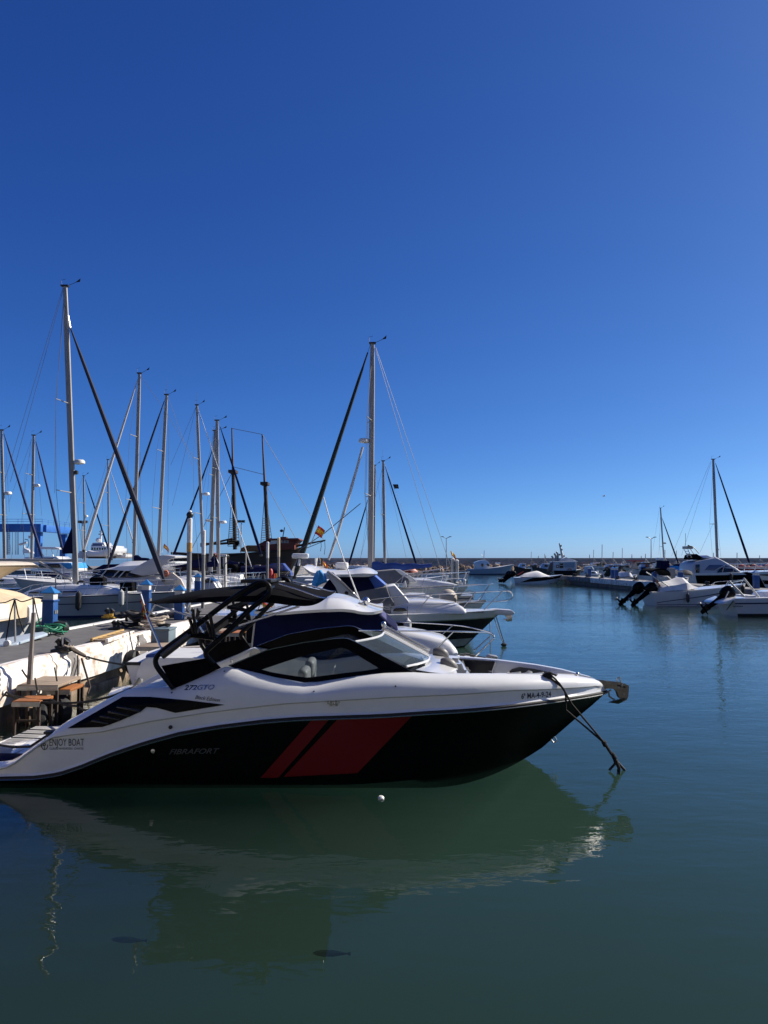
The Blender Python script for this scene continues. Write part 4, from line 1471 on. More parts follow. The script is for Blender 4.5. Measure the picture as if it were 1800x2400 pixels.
for px, pb, pt in [(711, 1329, 1325), (720, 1340, 1326), (735, 1350, 1330), (770, 1352, 1336), (820, 1352, 1336), (836, 1352, 1333), (852, 1352, 1331), (868, 1351, 1334), (884, 1346, 1343)]:
    a = at(px, pb, Y3 - 1.3)
    zt = at(px, pt, Y3 - .6).z
    rings.append([V((a.x, Y3 + s * 1.35, z)) for s, z in ((-1, a.z), (-1.02, a.z + (zt - a.z) * .4), (-.8, zt - .02), (0, zt + .02), (.8, zt - .02), (1.02, a.z + (zt - a.z) * .4), (1, a.z))])
MB().loft(dens(rings, 3)).build('hardtop', WHITE, b3, angle=45)
for s in (-1, 1):
    yn = Y3 + s * 1.33
    PB('radar_arch', [(764, 1339), (782, 1341), (812, 1372), (838, 1398), (852, 1420), (856, 1432), (802, 1432), (798, 1404), (786, 1376), (770, 1354)], yn - .08, yn + .08, M('arch_grey_white', (.52, .52, .54), .35), b3)
    PT('arch_tube', [(768, 1338, yn - .12), (800, 1362, yn - .12), (830, 1392, yn - .12)], 0, .03, CHROME, b3, sm=3)
MB().lathe(at(812, 1390, Y3 - 1.42), [(.02, -.04), (.06, -.03), (.06, .03)], 10, 'Y').build('side_light', BLACKM, b3)
PB('coach_roof', [(915, 1424), (950, 1409), (985, 1408), (1040, 1411), (1078, 1418), (1092, 1428), (1096, 1440), (915, 1440)], Y3 - 1.15, Y3 + 1.15, WHITE, b3, taper=.5, bevel=.12)
PB('porthole', [(921, 1433), (923, 1428), (930, 1425), (940, 1424.5), (949, 1426), (955, 1431), (952, 1433)], Y3 - 1.22, Y3 - 1.0, DARKGLASS, b3, bevel=.02)
PB('bow_platform', [(1140, 1430), (1160, 1427), (1200, 1430), (1208, 1438), (1198, 1442), (1140, 1441)], Y3 - .22, Y3 + .22, WHITE, b3, bevel=.03)
an = PB('anchor', [(1183, 1442), (1202, 1441), (1200, 1456), (1190, 1457), (1180, 1452), (1190, 1450)], Y3 - .06, Y3 + .06, CHROME, b3, bevel=.01)
for s in (-1, 1):
    g = lambda px, py, k: (px, py, Y3 + s * k)
    PT('guard_rail', [g(868, 1406, 1.35), g(940, 1397, 1.32), g(1012, 1393, 1.15), g(1110, 1388, .75), g(1180, 1385, .40), g(1194, 1386, .35), g(1202, 1396, .34), g(1193, 1406, .35), g(1160, 1410, .5)], 0, .018, CHROME, b3, sm=3)
    PT('guard_wire', [g(1160, 1410, .5), g(1085, 1412, .85), g(1000, 1417, 1.15), g(900, 1422, 1.33)], 0, .011, CHROME, b3)
    for a, b in ((g(1012, 1393, 1.15), g(976, 1433, 1.2)), (g(1115, 1388, .72), g(1080, 1430, .8)), (g(1178, 1386, .42), g(1134, 1430, .5)), (g(905, 1402, 1.33), g(890, 1416, 1.3))):
        PT('stanchion', [a, b], 0, .014, CHROME, b3)
H3.fender(.66, -1, M('grey_fender', (.42, .43, .44), .5), h=.7, r=.12, drop=.12)
MB().loft([[at(787, 1334, Y3 + .1) + V((x, y, z)) for x, y in ((0, -.3), (.40, -.3), (.40, .3), (0, .3))] for z in (0, .22)]).build('liferaft', WHITE2, b3, bevel=.06, bseg=3)
sp = PT('radar_pole', [(700, 1326), (702, 1311)], Y3 - .2, .04, WHITE2, b3)
MB().box(at(704, 1303, Y3 - .2), (.54, .18, .16)).build('radar_scanner', WHITE, sp, bevel=.05, bseg=3)
for k in range(2):
    MB().tube([at(740 + 14 * k, 1327, Y3 + .3), at(741 + 14 * k, 1308, Y3 + .3)], [.03, .05], 6).build('deck_light', BLACKM if k else WHITE2, b3)
fs = PT('flagstaff', [(757, 1338), (748, 1304)], Y3 + .9, .012, CHROME, b3)
flag('flag', at(749, 1306, Y3 + .9), at(752, 1318, Y3 + .9), (.26, .04, -.20), (FLAGRED, FLAGYEL, FLAGRED), fs, folds=2, amp=.04)
# the blue cloth on the arch
c0 = at(748, 1338, Y3 - 1.42)
rings = []
rr = random.Random(5)
for px0, px1, py in ((742, 752, 1337), (738, 762, 1346), (735, 766, 1356), (732, 764, 1364), (731, 748, 1372), (733, 744, 1377)):
    a, b = at(px0, py, Y3 - 1.45), at(px1, py, Y3 - 1.45)
    c = (a + b) / 2
    w = (b.x - a.x) / 2
    rings.append([c + V((w * math.cos(q) * rr.uniform(.85, 1.1), .13 * math.sin(q) * rr.uniform(.6, 1.3), rr.uniform(-.02, .02))) for q in [i * math.pi / 7 for i in range(14)]])
tag(MB().loft(dens(rings, 2)).build('towel', BRIGHTBLUE, loc=c0, angle=60), 'bright blue cloth bundled over the radar arch of the navy cruiser', 'cloth')
r3 = thing('mooring_rope', 'pair of thin grey mooring ropes from the navy cruiser bow to the water', 'rope', atw(1181, 1512))
for a, b in (((1152, 1432, Y3 - .2), (1181, 1512)), ((1160, 1436, Y3 + .1), (1183, 1512)), ((1148, 1440, Y3 - .1), (1149, 1505))):
    p, q = at(*a), atw(b[0], b[1], -.02)
    MB().tube([p, p.lerp(q, .5), q], .014, 5).build('strand', ROPEPALE if a[0] != 1160 else ROPEDARK, r3)
MB().ell(atw(1181, 1511, .05), (.10, .08, .06), 8, 5).build('knot', ROPEDARK, r3)

# ---- smaller cruiser with the cream fender in its bow rail
Y4 = 28.2
b4 = thing('cruiser', 'white cruiser with a beige fender ball in its bow rail behind the navy cruiser', 'boat', (-.6, Y4, 0), ROW)
H4 = Hull(b4, -5.0, 3.9, Y4, 2.7, 1.0, 1.25, WHITE2, WHITE, rake=.12)
H4.rub(RUBBER)
PB('coach_roof', [(905, 1406), (960, 1392), (1000, 1394), (1026, 1408), (1030, 1416), (905, 1416)], Y4 - .9, Y4 + .9, WHITE, b4, taper=.4, bevel=.08)
PB('cabin', [(830, 1400), (850, 1372), (905, 1370), (935, 1398), (935, 1410), (830, 1410)], Y4 - 1.0, Y4 + 1.0, GREYCANVAS, b4, taper=.25)
H4.rail(.55, .985, .62, 4, r=.014, pulpit=.25)
MB().ell(at(1050, 1402, Y4 - .5), (.34, .30, .34), 16, 10).build('fender', M('beige_fender', (.50, .43, .35), .6, var=.15), b4)
MB().loft([[at(1070, 1396, Y4 - .8) + V((0, 0, z)), at(1100, 1394, Y4 - .4) + V((0, 0, z)), at(1112, 1398, Y4) + V((0, 0, z))] for z in (.2, -.1, -.4)], ring_closed=False, caps=False).build('spray_screen', CLEARPLASTIC, b4)

fs = PT('flagstaff', [(727, 1278), (747, 1231)], Y4, .016, CHROME, b4)
flag('flag', at(746, 1232, Y4), at(737, 1250, Y4), (.26, .03, -.12), (FLAGRED, FLAGYEL, FLAGRED), fs, folds=1, amp=.05)
# ---- motor yacht with the grey canvas
Y5 = 32.4
b5 = thing('motor_yacht', 'long white motor yacht with dark grey canvas over its wheelhouse beyond the navy cruiser', 'boat', (-.8, Y5, 0), ROW)
H5 = Hull(b5, -5.2, 3.75, Y5, 3.1, 1.55, 1.70, WHITE, WHITE, rake=.16, sheer_dip=.05)
H5.rub(DULLSTEEL)
PB('canvas_cover', [(800, 1362), (835, 1346), (881, 1339), (925, 1335), (956, 1355), (960, 1366), (800, 1372)], Y5 - 1.2, Y5 + 1.2, GREYCANVAS, b5, taper=.25)
for s in (-1, 1):
    PB('windscreen_frame', [(924, 1334), (938, 1335), (972, 1357), (978, 1364), (960, 1364)], Y5 + s * 1.05 - .06, Y5 + s * 1.05 + .06, WHITE, b5)
PB('coach_roof', [(955, 1368), (975, 1357), (1010, 1360), (1060, 1367), (1080, 1373), (955, 1376)], Y5 - 1.0, Y5 + 1.0, WHITE, b5, taper=.3, bevel=.06)
H5.rail(.62, .985, .55, 4, r=.014)
PB('windlass', [(1068, 1366), (1072, 1358), (1080, 1360), (1084, 1369)], Y5 - .12, Y5 + .12, CHROME, b5)
PB('hatch', [(942, 1378), (945, 1366), (950, 1360), (954, 1378)], Y5 - 1.45, Y5 - 1.2, WHITE2, b5)

# ---- two steel piles beside it
for i, (px, lab) in enumerate(((1061, 'left grey steel mooring pile standing between the moored bows'), (1070.5, 'right grey steel mooring pile standing between the moored bows'))):
    p = at(px, 1316 - 4 * (i == 0), 35.0)
    pl = thing('mooring_pile', lab, 'pile', (p.x, p.y, 0), 'steel mooring piles')
    MB().lathe((p.x, p.y, -1), [(.085, 0), (.085, p.z + 1)], 12).build('shaft', DULLSTEEL, pl)
    MB().lathe((p.x, p.y, p.z), [(.10, 0), (.10, .05), (.03, .10)], 12).build('cap', WHITE2, pl)
    if i == 0:
        fs = MB().tube([p, p + V((-.10, 0, .42))], .01, 5).build('flagstaff', CHROME, pl)
        flag('flag', p + V((-.10, 0, .42)), p + V((-.03, 0, .18)), (.20, .05, -.12), (FLAGYEL, FLAGYEL, FLAGRED), fs, folds=1, amp=.03)

# ---- ketch with the bright blue sail cover
Y6 = 36.3
b6 = thing('sailboat', 'tall masted sailing yacht with bright blue boom cover and dark furled genoa in the centre', 'sailboat', (-.3, Y6, 0), ROW)
H6 = Hull(b6, 4.2, -4.55, Y6, 3.3, 1.10, 1.25, WHITE2, WHITE, rake=.12)
H6.strip('sheer_stripe', .86, .92, STRIPEB)
PB('coach_roof', [(760, 1352), (775, 1343), (850, 1338), (930, 1340), (940, 1352)], Y6 - 1.0, Y6 + 1.0, WHITE2, b6, taper=.3, bevel=.05)
rig(b6, Y6, (873, 806), (868, 1342), w=.27, spreads=((.33, 1.0), (.66, .8)), jib=((862, 826), (690, 1352)), jibmat=M('dark_green_furled_sail', (.012, .020, .016), .85), jr=.11, boom=((872, 1339), (1012, 1324)), boomcover=BLUECANVAS, stays=(((879, 815), (1031, 1330)), ((881, 815), (1057, 1330)), ((850, 1046), (772, 1300)),), dome=(853, 1033, .26))
PT('inner_sail', [(850, 1048), (822, 1150), (790, 1256), (770, 1312)], Y6 - .3, .06, SAILGREY, b6)
PT('furling_line', [(700, 1290), (760, 1250), (845, 1180)], Y6 - .5, .02, WIRE, b6)
H6.rail(.05, .5, .6, 5, r=.013)

# ---- further boats of the row, smaller with distance
b7 = thing('sailboat', 'sailing yacht whose mast with a dark furled sail stands just right of the central mast', 'sailboat', (0, 62, 0), ROW)
H7 = Hull(b7, -6.5, 5.0, 62, 3.2, 1.1, 1.3, WHITE2)
PB('coach_roof', [(830, 1334), (845, 1327), (950, 1328), (960, 1336)], 61, 63, WHITE2, b7, taper=.3)
rig(b7, 62, (898, 1081), (902, 1334), w=.24, spreads=((.5, .9),), jib=((903, 1094), (978, 1330)), jibmat=NAVY, jr=.07, boom=((902, 1330), (850, 1331)), boomcover=NAVY, stays=(((899, 1085), (842, 1320)), ((905, 1100), (955, 1320)), ((903, 1090), (995, 1325))), ant=True)
sq = at(928, 1140, 62)
MB().prism([at(921, 1135, 62), at(933, 1135, 62), at(935, 1145, 62), at(924, 1145, 62)], (0, .06, 0)).build('radar_reflector', BLACKM, b7)
b8 = thing('sailboat', 'sailing yacht with a thin mast half hidden behind the central mast', 'sailboat', (-2, 74, 0), ROW)
Hull(b8, -9, 1.8, 74, 3.2, 1.1, 1.3, WHITE2)
PB('coach_roof', [(780, 1332), (795, 1326), (880, 1326), (900, 1333)], 73, 75, WHITE2, b8, taper=.3)
rig(b8, 74, (879, 1091), (876, 1332), w=.18, spreads=((.5, .8),), jib=((862, 1172), (818, 1322)), jibmat=NAVY, jr=.08, boom=((876, 1328), (930, 1328)), boomcover=NAVY, stays=(((880, 1095), (912, 1322)), ((878, 1100), (845, 1310))))
b9 = thing('motorboat', 'small white open motorboat with an orange dinghy on deck beyond the grey canvas yacht', 'boat', (2, 50, 0), ROW)
H9 = Hull(b9, -3.6, 4.4, 50, 2.6, 1.1, 1.75, WHITE)
H9.rail(.4, .98, .5, 4, r=.014)
PB('console', [(905, 1352), (912, 1338), (935, 1337), (950, 1352)], 49.3, 50.7, WHITE2, b9)
dg = thing('dinghy', 'orange red dinghy lying upturned on the white motorboat foredeck', 'dinghy', at(961, 1342, 49.5))
MB().loft([[at(px, 1342, 49.5) + V((0, w * math.cos(a), h * math.sin(a))) for a in [i * math.pi / 6 for i in range(7)]] for px, w, h in ((944, .1, .12), (949, .42, .34), (960, .48, .42), (970, .40, .34), (979, .08, .1))]).build('tube_hull', M('orange_dinghy', (.42, .07, .03), .5, var=.2), dg)
PT('grab_line', [(946, 1339), (960, 1336), (976, 1339)], 49.05, .02, WHITE2, dg)
b10 = thing('pontoon', 'low white floating pontoon at the far end of the pier', 'pontoon', (4, 100, 0))
MB().prism([at(985, 1347, 96), at(1096, 1346, 96), at(1096, 1346, 104), at(985, 1347, 104)], (0, 0, -.35)).build('deck', WHITE2, b10)
for i in range(5):
    MB().tube([at(990 + i * 25, 1346, 96), at(990 + i * 25, 1338, 96)], .03, 5).build('post', DULLSTEEL, b10)
PT('handrail', [(990, 1338), (1090, 1338)], 96, .03, DULLSTEEL, b10)
# fishing boat against the breakwater
b11 = thing('fishing_boat', 'pale blue grey fishing boat with white wheelhouse lying along the breakwater', 'boat', (20, 139, 0))
H11 = Hull(b11, 15.6, 24.4, 139, 3.0, .95, 1.9, M('pale_blue_paint', (.34, .40, .46), .5, var=.15), WHITE2, rake=.12)
H11.strip('boot_stripe', 0, .12, STRIPEB)
PB('wheelhouse', [(1113, 1334), (1113, 1318), (1124, 1314), (1138, 1312), (1146, 1318), (1150, 1332)], 138, 140, WHITE, b11, taper=.05)
PW_('window', [(1128, 1328), (1128, 1321), (1133, 1321), (1133, 1328)], 137.98, DARKGLASS, b11, th=.06)
PW_('window', [(1142, 1327), (1141, 1321), (1146, 1322), (1148, 1327)], 137.98, DARKGLASS, b11, th=.06)
PB('bow_locker', [(1163, 1322), (1163, 1318), (1172, 1318), (1173, 1322)], 138.5, 139.5, WHITE, b11)
PT('mast', [(1134, 1314), (1135, 1290)], 139, .05, DULLSTEEL, b11)
PT('boom', [(1134, 1306), (1128, 1300)], 139, .04, DULLSTEEL, b11)
# ================================================================ boats on the far side of the pier and the boatyard
LEFT = 'boats moored on the far side of the pier'
# ---- cream covered motor yacht, stern to the pier
YA = 20.4
a1 = thing('motor_yacht', 'white motor yacht with tan cockpit cover and cream wing roof at the left edge', 'boat', (-10.5, YA, 0), LEFT)
HA = Hull(a1, -8.9, -20, YA, 3.4, 1.15, 1.5, WHITE, WHITE2, tr=.05)
HA.strip('black_band', .30, .74, BLACKGEL, u0=.0, u1=.98, curve=lambda t: (.30 + .1 * t, .58 + .2 * t))
HA.rub(DULLSTEEL)
PB('quarter_moulding', [(-60, 1420), (0, 1437), (36, 1449), (66, 1468), (80, 1488), (80, 1500), (-60, 1500)], YA - 1.72, YA - 1.2, WHITE, a1, bevel=.06)
rings = []
for px, pt, pb in ((-80, 1378, 1432), (-20, 1386, 1434), (20, 1391, 1440), (48, 1398, 1450), (70, 1408, 1458), (84, 1412, 1464), (98, 1413, 1464), (108, 1418, 1460)):
    a, b = at(px, pb, YA - 1.55), at(px, pt, YA - 1.3)
    j = .04 * math.sin(px * .11)
    rings.append([V((a.x, YA + s * w, z)) for s, w, z in ((-1, 1.55, a.z), (-1, 1.50 + j, a.z + (b.z - a.z) * .5), (-1, 1.3, b.z - .03), (-1, .6, b.z + .06 + j), (1, .6, b.z + .06), (1, 1.3, b.z - .03), (1, 1.55, a.z))])
MB().loft(dens(rings, 3)).build('cockpit_cover', CREAMCANVAS, a1, angle=60)
PB('seat_cover', [(80, 1416), (107, 1416), (109, 1424), (108, 1458), (100, 1464), (80, 1466)], YA - 1.58, YA - .6, WHITECANVAS, a1, bevel=.06)
# wing roof: cream lower face, white rim
rings = []
for px, pt, pb in ((-90, 1322, 1384), (-20, 1321, 1386), (18, 1321, 1386), (34, 1322, 1370), (52, 1323, 1353), (66, 1325, 1342), (75, 1331, 1333)):
    a, b = at(px, pb, YA - .9), at(px, pt, YA - 1.7)
    m = a.lerp(b, .72)
    rings.append([V((a.x, YA - .7, a.z)), V((m.x, YA - 1.62, m.z)), V((b.x, YA - 1.78, b.z - .03)), V((b.x, YA - 1.5, b.z + .05)), V((b.x, YA + 1.5, b.z + .05)), V((b.x, YA + 1.78, b.z - .03)), V((m.x, YA + 1.62, m.z)), V((a.x, YA + .7, a.z))])
roof = MB().loft(rings).build('wing_roof', M('cream_gelcoat_roof', (.60, .52, .42), .5, var=.15), a1, angle=30)
PT('roof_rim', [(-20, 1352, YA - 1.80), (10, 1341, YA - 1.80), (35, 1331, YA - 1.82), (60, 1327, YA - 1.82), (74, 1332, YA - 1.80)], 0, .035, WHITE, roof, sm=3)
MB().prism([at(-20, 1322, YA - 1.3), at(60, 1323, YA - 1.3), at(60, 1323, YA + 1.3), at(-20, 1322, YA + 1.3)], (0, 0, .07)).build('roof_top', WHITE, roof, bevel=.03)
PT('roof_strap', [(2, 1336, YA - 1.6), (30, 1340, YA - 1.75), (68, 1342, YA - 1.75)], 0, .012, ROPEDARK, roof, sm=3)
PB('ensign_socket', [(22, 1324), (22, 1303), (27, 1303), (28, 1324)], YA - .4, YA - .3, M('brass', (.5, .38, .2), .5), a1)
a1.location.x -= 1.4
PB('stern_cover', [(38, 1420), (66, 1418), (70, 1426), (69, 1456), (60, 1466), (38, 1468)], YA + .35, YA + 1.45, WHITECANVAS, a1, bevel=.07)
# passerelle with its posts and ropes
pz = thing('gangway', 'pale blue gangway plank with black roped posts reaching the pier from the tan covered yacht', 'gangway', at(50, 1495, 16.4))
MB().prism([at(-30, 1522, 15.9), at(40, 1506, 16.4), at(112, 1484, 17.6), at(98, 1479, 18.2), at(-30, 1503, 16.8)], (0, 0, -.06)).build('plank', M('pale_blue_plank', (.42, .50, .58), .5, var=.15), pz, bevel=.01)
for px, py0, py1, yy in ((36, 1504, 1402, 16.5), (78, 1500, 1396, 16.6)):
    s_ = PT('post', [(px, py0), (px - 2 * (px < 50), py1)], yy, .022, DULLSTEEL, pz)
PT('rope', [(34, 1406), (24, 1440), (14, 1500)], 16.45, .016, ROPEDARK, pz)
PT('rope', [(35, 1406), (42, 1440), (56, 1482)], 16.45, .016, ROPEDARK, pz)
PT('rope', [(79, 1400), (86, 1435), (95, 1470)], 16.6, .014, ROPEDARK, pz)
PT('rope', [(-10, 1414), (12, 1412), (34, 1404), (52, 1410), (78, 1402)], 16.5, .013, ROPEDARK, pz, sm=4)
MB().lathe(at(17, 1508, 16.2), [(.01, -.06), (.07, -.04), (.07, .04), (.01, .06)], 12, 'Y').build('roller_wheel', WHITE2, pz)

# ---- big sailing yacht across the left half
YB = 37.0
a2 = thing('sailboat', 'large grey white sailing yacht with two hanging fenders and dark genoa, left of the pier', 'sailboat', (-14, YB, 0), LEFT)
HB = Hull(a2, -23.0, -10.0, YB, 3.5, .98, 1.22, GREYHULL, WHITE, rake=.10, sheer_dip=.04)
HB.strip('hull_stripe', .62, .66, STRIPEB)
HB.strip('boot_stripe', .02, .12, STRIPEB)
HB.strip('sheer_stripe', .95, .985, STRIPEB)
PB('coach_roof', [(38, 1398), (60, 1386), (100, 1374), (150, 1371), (230, 1372), (262, 1380), (285, 1392), (38, 1398)], YB - 1.25, YB + 1.25, WHITE, a2, taper=.5, bevel=.06)
PB('window', [(66, 1391), (66, 1387.5), (98, 1386), (98, 1390)], YB - 1.27, YB - 1.15, DARKGLASS, a2, bevel=.01)
PB('side_band', [(101, 1389), (101, 1386), (178, 1385), (178, 1388)], YB - 1.27, YB - 1.15, STRIPEB, a2, bevel=.01)
rig(a2, YB, (152.5, 672), (178, 1368), w=.30, spreads=((.30, 1.15), (.60, .95)), jib=((165, 768), (384, 1358)), jibmat=M('dark_navy_genoa', (.012, .015, .035), .8), jr=.12, boom=((172, 1314), (-60, 1312)), stays=(((147, 676), (10, 1130)), ((149, 676), (24, 1130)), ((150, 690), (131, 946)), ((131, 946), (128, 1156))), dome=(186, 1083, .27), head=True)
MB().lathe(at(178, 1107, YB - .1), [(.02, -.12), (.12, -.08), (.12, .06), (.04, .1)], 10).build('deck_light', BLACKM, a2)
PT('kicker', [(92, 1317), (168, 1360)], YB - .2, .06, ALU, a2)
MB().loft([[at(168, 1236, YB - .1), at(168.5, 1236, YB + .1)], [at(144, 1297, YB - .25), at(146, 1297, YB + .25)], [at(170, 1298, YB - .2), at(171, 1298, YB + .2)]], ring_closed=False, caps=False)
MB().prism([at(168, 1234, YB - .12), at(143, 1294, YB - .12), at(146, 1298, YB - .12), at(170, 1297, YB - .12)], (0, .24, 0)).build('sail_bag', NAVY, a2, bevel=.04)
PT('forestay', [(165, 768), (160, 740)], YB, .03, CHROME, a2)
HB.rail(.40, .97, .62, 8, r=.013)
HB.fender(.655, -1, M('black_fender', (.012, .012, .012), .6), h=.85, r=.14, drop=-.2)
HB.fender(.80, -1, M('grey_white_fender', (.42, .43, .42), .5, var=.1), h=.75, r=.14, drop=-.2)
for px, pw in ((224, 29), (295, 29)):
    PB('deck_locker', [(px - 15, 1373), (px - 15, 1356), (px - 11, 1353), (px + 12, 1354), (px + 15, 1357), (px + 15, 1373)], YB - .9, YB - .2, BLACKCANVAS, a2, bevel=.05) if px < 250 else PB('deck_locker', [(px - 15, 1386), (px - 15, 1365), (px + 14, 1365), (px + 15, 1386)], YB - 1.0, YB - .3, BLACKCANVAS, a2, bevel=.04)
MB().tube([at(190 + 8 * math.cos(a), 1368 + 6 * math.sin(a), YB - .4) for a in [i * .5 for i in range(13)]], .05, 6).build('rope_coil', ROPEDARK, a2)
PT('mast_post', [(131, 1398), (130, 1354)], YB - 1.65, .03, ALU, a2)

# ---- hardtop motor yacht behind it
YD = 43
a3 = thing('motor_yacht', 'grey white hardtop motor yacht with swept radar arch behind the big sailing yacht', 'boat', (-13.5, YD, 0), LEFT)
HD = Hull(a3, -11.3, -21.5, YD, 3.8, 1.35, 1.75, GREYHULL, WHITE2, rake=.14)
GW = M('yacht_grey_white', (.46, .46, .48), .3, var=.06)
PB('superstructure', [(150, 1372), (196, 1354), (236, 1354), (317, 1354), (345, 1350), (400, 1362), (432, 1374), (440, 1392), (150, 1392)], YD - 1.7, YD + 1.7, GW, a3, taper=.25, bevel=.08)
PB('side_window', [(212, 1354), (226, 1345), (246, 1334), (300, 1341), (318, 1353)], YD - 1.45, YD + 1.45, DARKGLASS, a3, taper=.2, bevel=.03)
for px in (248, 278, 292):
    PT('window_bar', [(px - 14, 1354), (px + 2, 1336)], YD - 1.5, .035, GW, a3)
rings = []
for px, pt, pb in ((243, 1334, 1335), (264, 1328, 1335), (283, 1317, 1337), (300, 1315, 1338), (340, 1314, 1334), (380, 1315, 1326), (412, 1316, 1320)):
    a, b = at(px, pb, YD - 1.5), at(px, pt, YD - 1.0)
    rings.append([V((a.x, YD - 1.6, a.z)), V((a.x, YD - 1.55, (a.z + b.z) / 2)), V((a.x, YD - 1.0, b.z)), V((a.x, YD + 1.0, b.z)), V((a.x, YD + 1.55, (a.z + b.z) / 2)), V((a.x, YD + 1.6, a.z))])
MB().loft(rings).build('hardtop', WHITE, a3, angle=40)
for s in (-1, 1):
    PB('radar_arch', [(302, 1342), (330, 1322), (359, 1307), (381, 1301), (411, 1304), (409, 1308), (396, 1312), (381, 1327), (366, 1345), (334, 1350)], YD + s * 1.6 - .08, YD + s * 1.6 + .08, GW, a3)
PB('arch_top', [(372, 1304), (384, 1300), (411, 1303), (409, 1307), (380, 1309)], YD - 1.6, YD + 1.6, WHITE, a3)
PB('aft_bulwark', [(385, 1370), (372, 1352), (392, 1344), (404, 1342), (424, 1358), (432, 1374)], YD - 1.72, YD - 1.55, M('cream_cockpit', (.55, .48, .40), .5), a3)
PB('oval_port', [(247, 1368), (247, 1364), (268, 1364), (268, 1369)], YD - 1.86, YD - 1.7, DARKGLASS, a3, bevel=.03)
MB().tube([at(389 + 4.5 * math.cos(a), 1344 + 6 * math.sin(a), YD - 1.75) for a in [i * .63 for i in range(10)]], .06, 6, closed=True).build('lifebuoy', M('faded_orange', (.5, .14, .07), .6), a3)
fs = PT('flagstaff', [(378, 1300), (385, 1274)], YD, .015, CHROME, a3)
flag('flag', at(385, 1274, YD), at(383.5, 1283, YD), (.30, 0, -.25), (FLAGRED, FLAGYEL, FLAGRED), fs, folds=1, amp=.04)
HD.rail(.35, .9, .6, 5, r=.014)

# ---- the forest of masts
def sail(label, y, top, base, bowdir, w=.2, jib=None, jm=NAVY, jr=.08, boom=None, cover=NAVY, stays=(), dome=None, spreads=((.36, 1.0), (.68, .8)), L=10.5, ant=False, hull=None, mat=ALU):
    b = at(base[0], base[1], y)
    xc = b.x
    s = thing('sailboat', label, 'sailboat', (xc, y, 0), 'sailing yachts moored to the left')
    xb = xc + bowdir * L * .42
    xs = xc - bowdir * L * .58
    h = Hull(s, xs, xb, y, L * .30, 1.0, 1.25, hull or WHITE2, WHITE, rake=.12)
    h.strip('boot_stripe', .02, .14, STRIPEB, sides=(-1,))
    h.rail(.55, .97, .6, 4, r=.014, mid=False)
    mb = MB()
    mb.loft([[V((xc + bowdir * x, y + q * w_, z)) for q, z in ((-1, 1.0), (-.85, zz), (.85, zz), (1, 1.0))] for x, w_, zz in ((L * .22, .3, 1.1), (L * .12, .7, 1.42), (-L * .25, .9, 1.55), (-L * .26, .9, 1.2))])
    cr = mb.build('coach_roof', WHITE2, s, bevel=.04)
    MB().box((xc - bowdir * L * .06, y - .86, 1.28), (L * .2, .04, .14)).build('window', DARKGLASS, cr)
    rig(s, y, top, (b.x / y * FPX * 1.0 + 900 if False else base[0], base[1]), w=w, spreads=spreads, jib=jib, jibmat=jm, jr=jr, boom=boom, boomcover=cover if boom else None, stays=stays, dome=dome, ant=ant, mat=mat)
    return s
sail('sailing yacht with a pale furled sail crossing behind the big dark genoa', 47, (327, 876), (313, 1345), -1, w=.24, jib=((322, 892), (196, 1290)), jm=SAILGREY, jr=.09, boom=((315, 1318), (395, 1322)), stays=(((329, 880), (385, 960)), ((385, 960), (470, 1100)), ((329, 1060), (328, 1290))), L=10)
sail('sailing yacht with near black furled sail and slender mast, third tall mast from left', 51, (390.5, 926), (369, 1345), -1, w=.25, jib=((385, 940), (252, 1330)), jm=M('black_blue_sail', (.01, .012, .03), .8), jr=.09, boom=((370, 1318), (440, 1322)), stays=(((394, 930), (450, 1090)), ((396, 1000), (392, 1300))), ant=True)
sail('sailing yacht with a thin white forestay running down to the right', 54.6, (461.5, 950), (478, 1350), 1, w=.22, jib=((466, 962), (590, 1330)), jm=M('white_furled_sail', (.62, .62, .62), .7), jr=.03, boom=((476, 1322), (398, 1326)), stays=(((460, 952), (400, 1090)), ((459, 955), (404, 1185)), ((463, 960), (530, 1130))), dome=(484, 1158, .24), ant=True)
sail('sailing yacht with a radar on its thick grey mast, left of a close pair', 62, (505, 1010), (493, 1340), -1, w=.36, jib=((500, 1050), (400, 1320)), jm=NAVY, jr=.08, boom=((494, 1316), (560, 1320)), dome=(488, 1220, .26), stays=(((504, 1014), (470, 1180)),))
sail('sailing yacht with a white radome on its mast, right of a close pair', 58.4, (508.5, 986), (512, 1345), 1, w=.30, jib=((516, 1000), (612, 1300)), jm=NAVY, jr=.09, boom=((511, 1325), (452, 1328)), dome=(523, 1224, .28), stays=(((502, 1000), (497, 1030)), ((506, 1000), (470, 1150)), ((514, 1030), (545, 1160))))
sail('sailing yacht with a short mast and thin pale forestay behind the crossing sails', 74, (253, 1078), (255, 1320), 1, w=.19, jib=((258, 1100), (312, 1270)), jm=SAILGREY, jr=.05, stays=(((250, 1085), (200, 1250)),))
sail('small sailing yacht with navy furled sail just right of the big mast', 78, (196, 1116), (199, 1316), 1, w=.19, jib=((200, 1124), (262, 1310)), jm=NAVY, jr=.08, dome=(202, 1210, .2), stays=(((193, 1120), (150, 1240)),))
sail('sailing yacht with a small radome and navy furled sail, second mast from the left edge', 58, (79, 1021), (74, 1312), 1, w=.24, jib=((84, 1034), (148, 1292)), jm=M('bright_navy_sail', (.012, .022, .10), .8), jr=.09, dome=(86, 1138, .26), stays=(((74, 1030), (20, 1180)), ((73, 1030), (48, 1240)), ((84, 1040), (98, 1210))))
sail('sailing yacht with two radar brackets, mast nearest the left edge', 54, (3.5, 1009), (11, 1320), 1, w=.24, jib=((9, 1016), (100, 1310)), jm=M('navy_sail_worn', (.013, .024, .09), .8), jr=.09, dome=(19, 1156, .26), stays=(((14, 1060), (22, 1200)),))

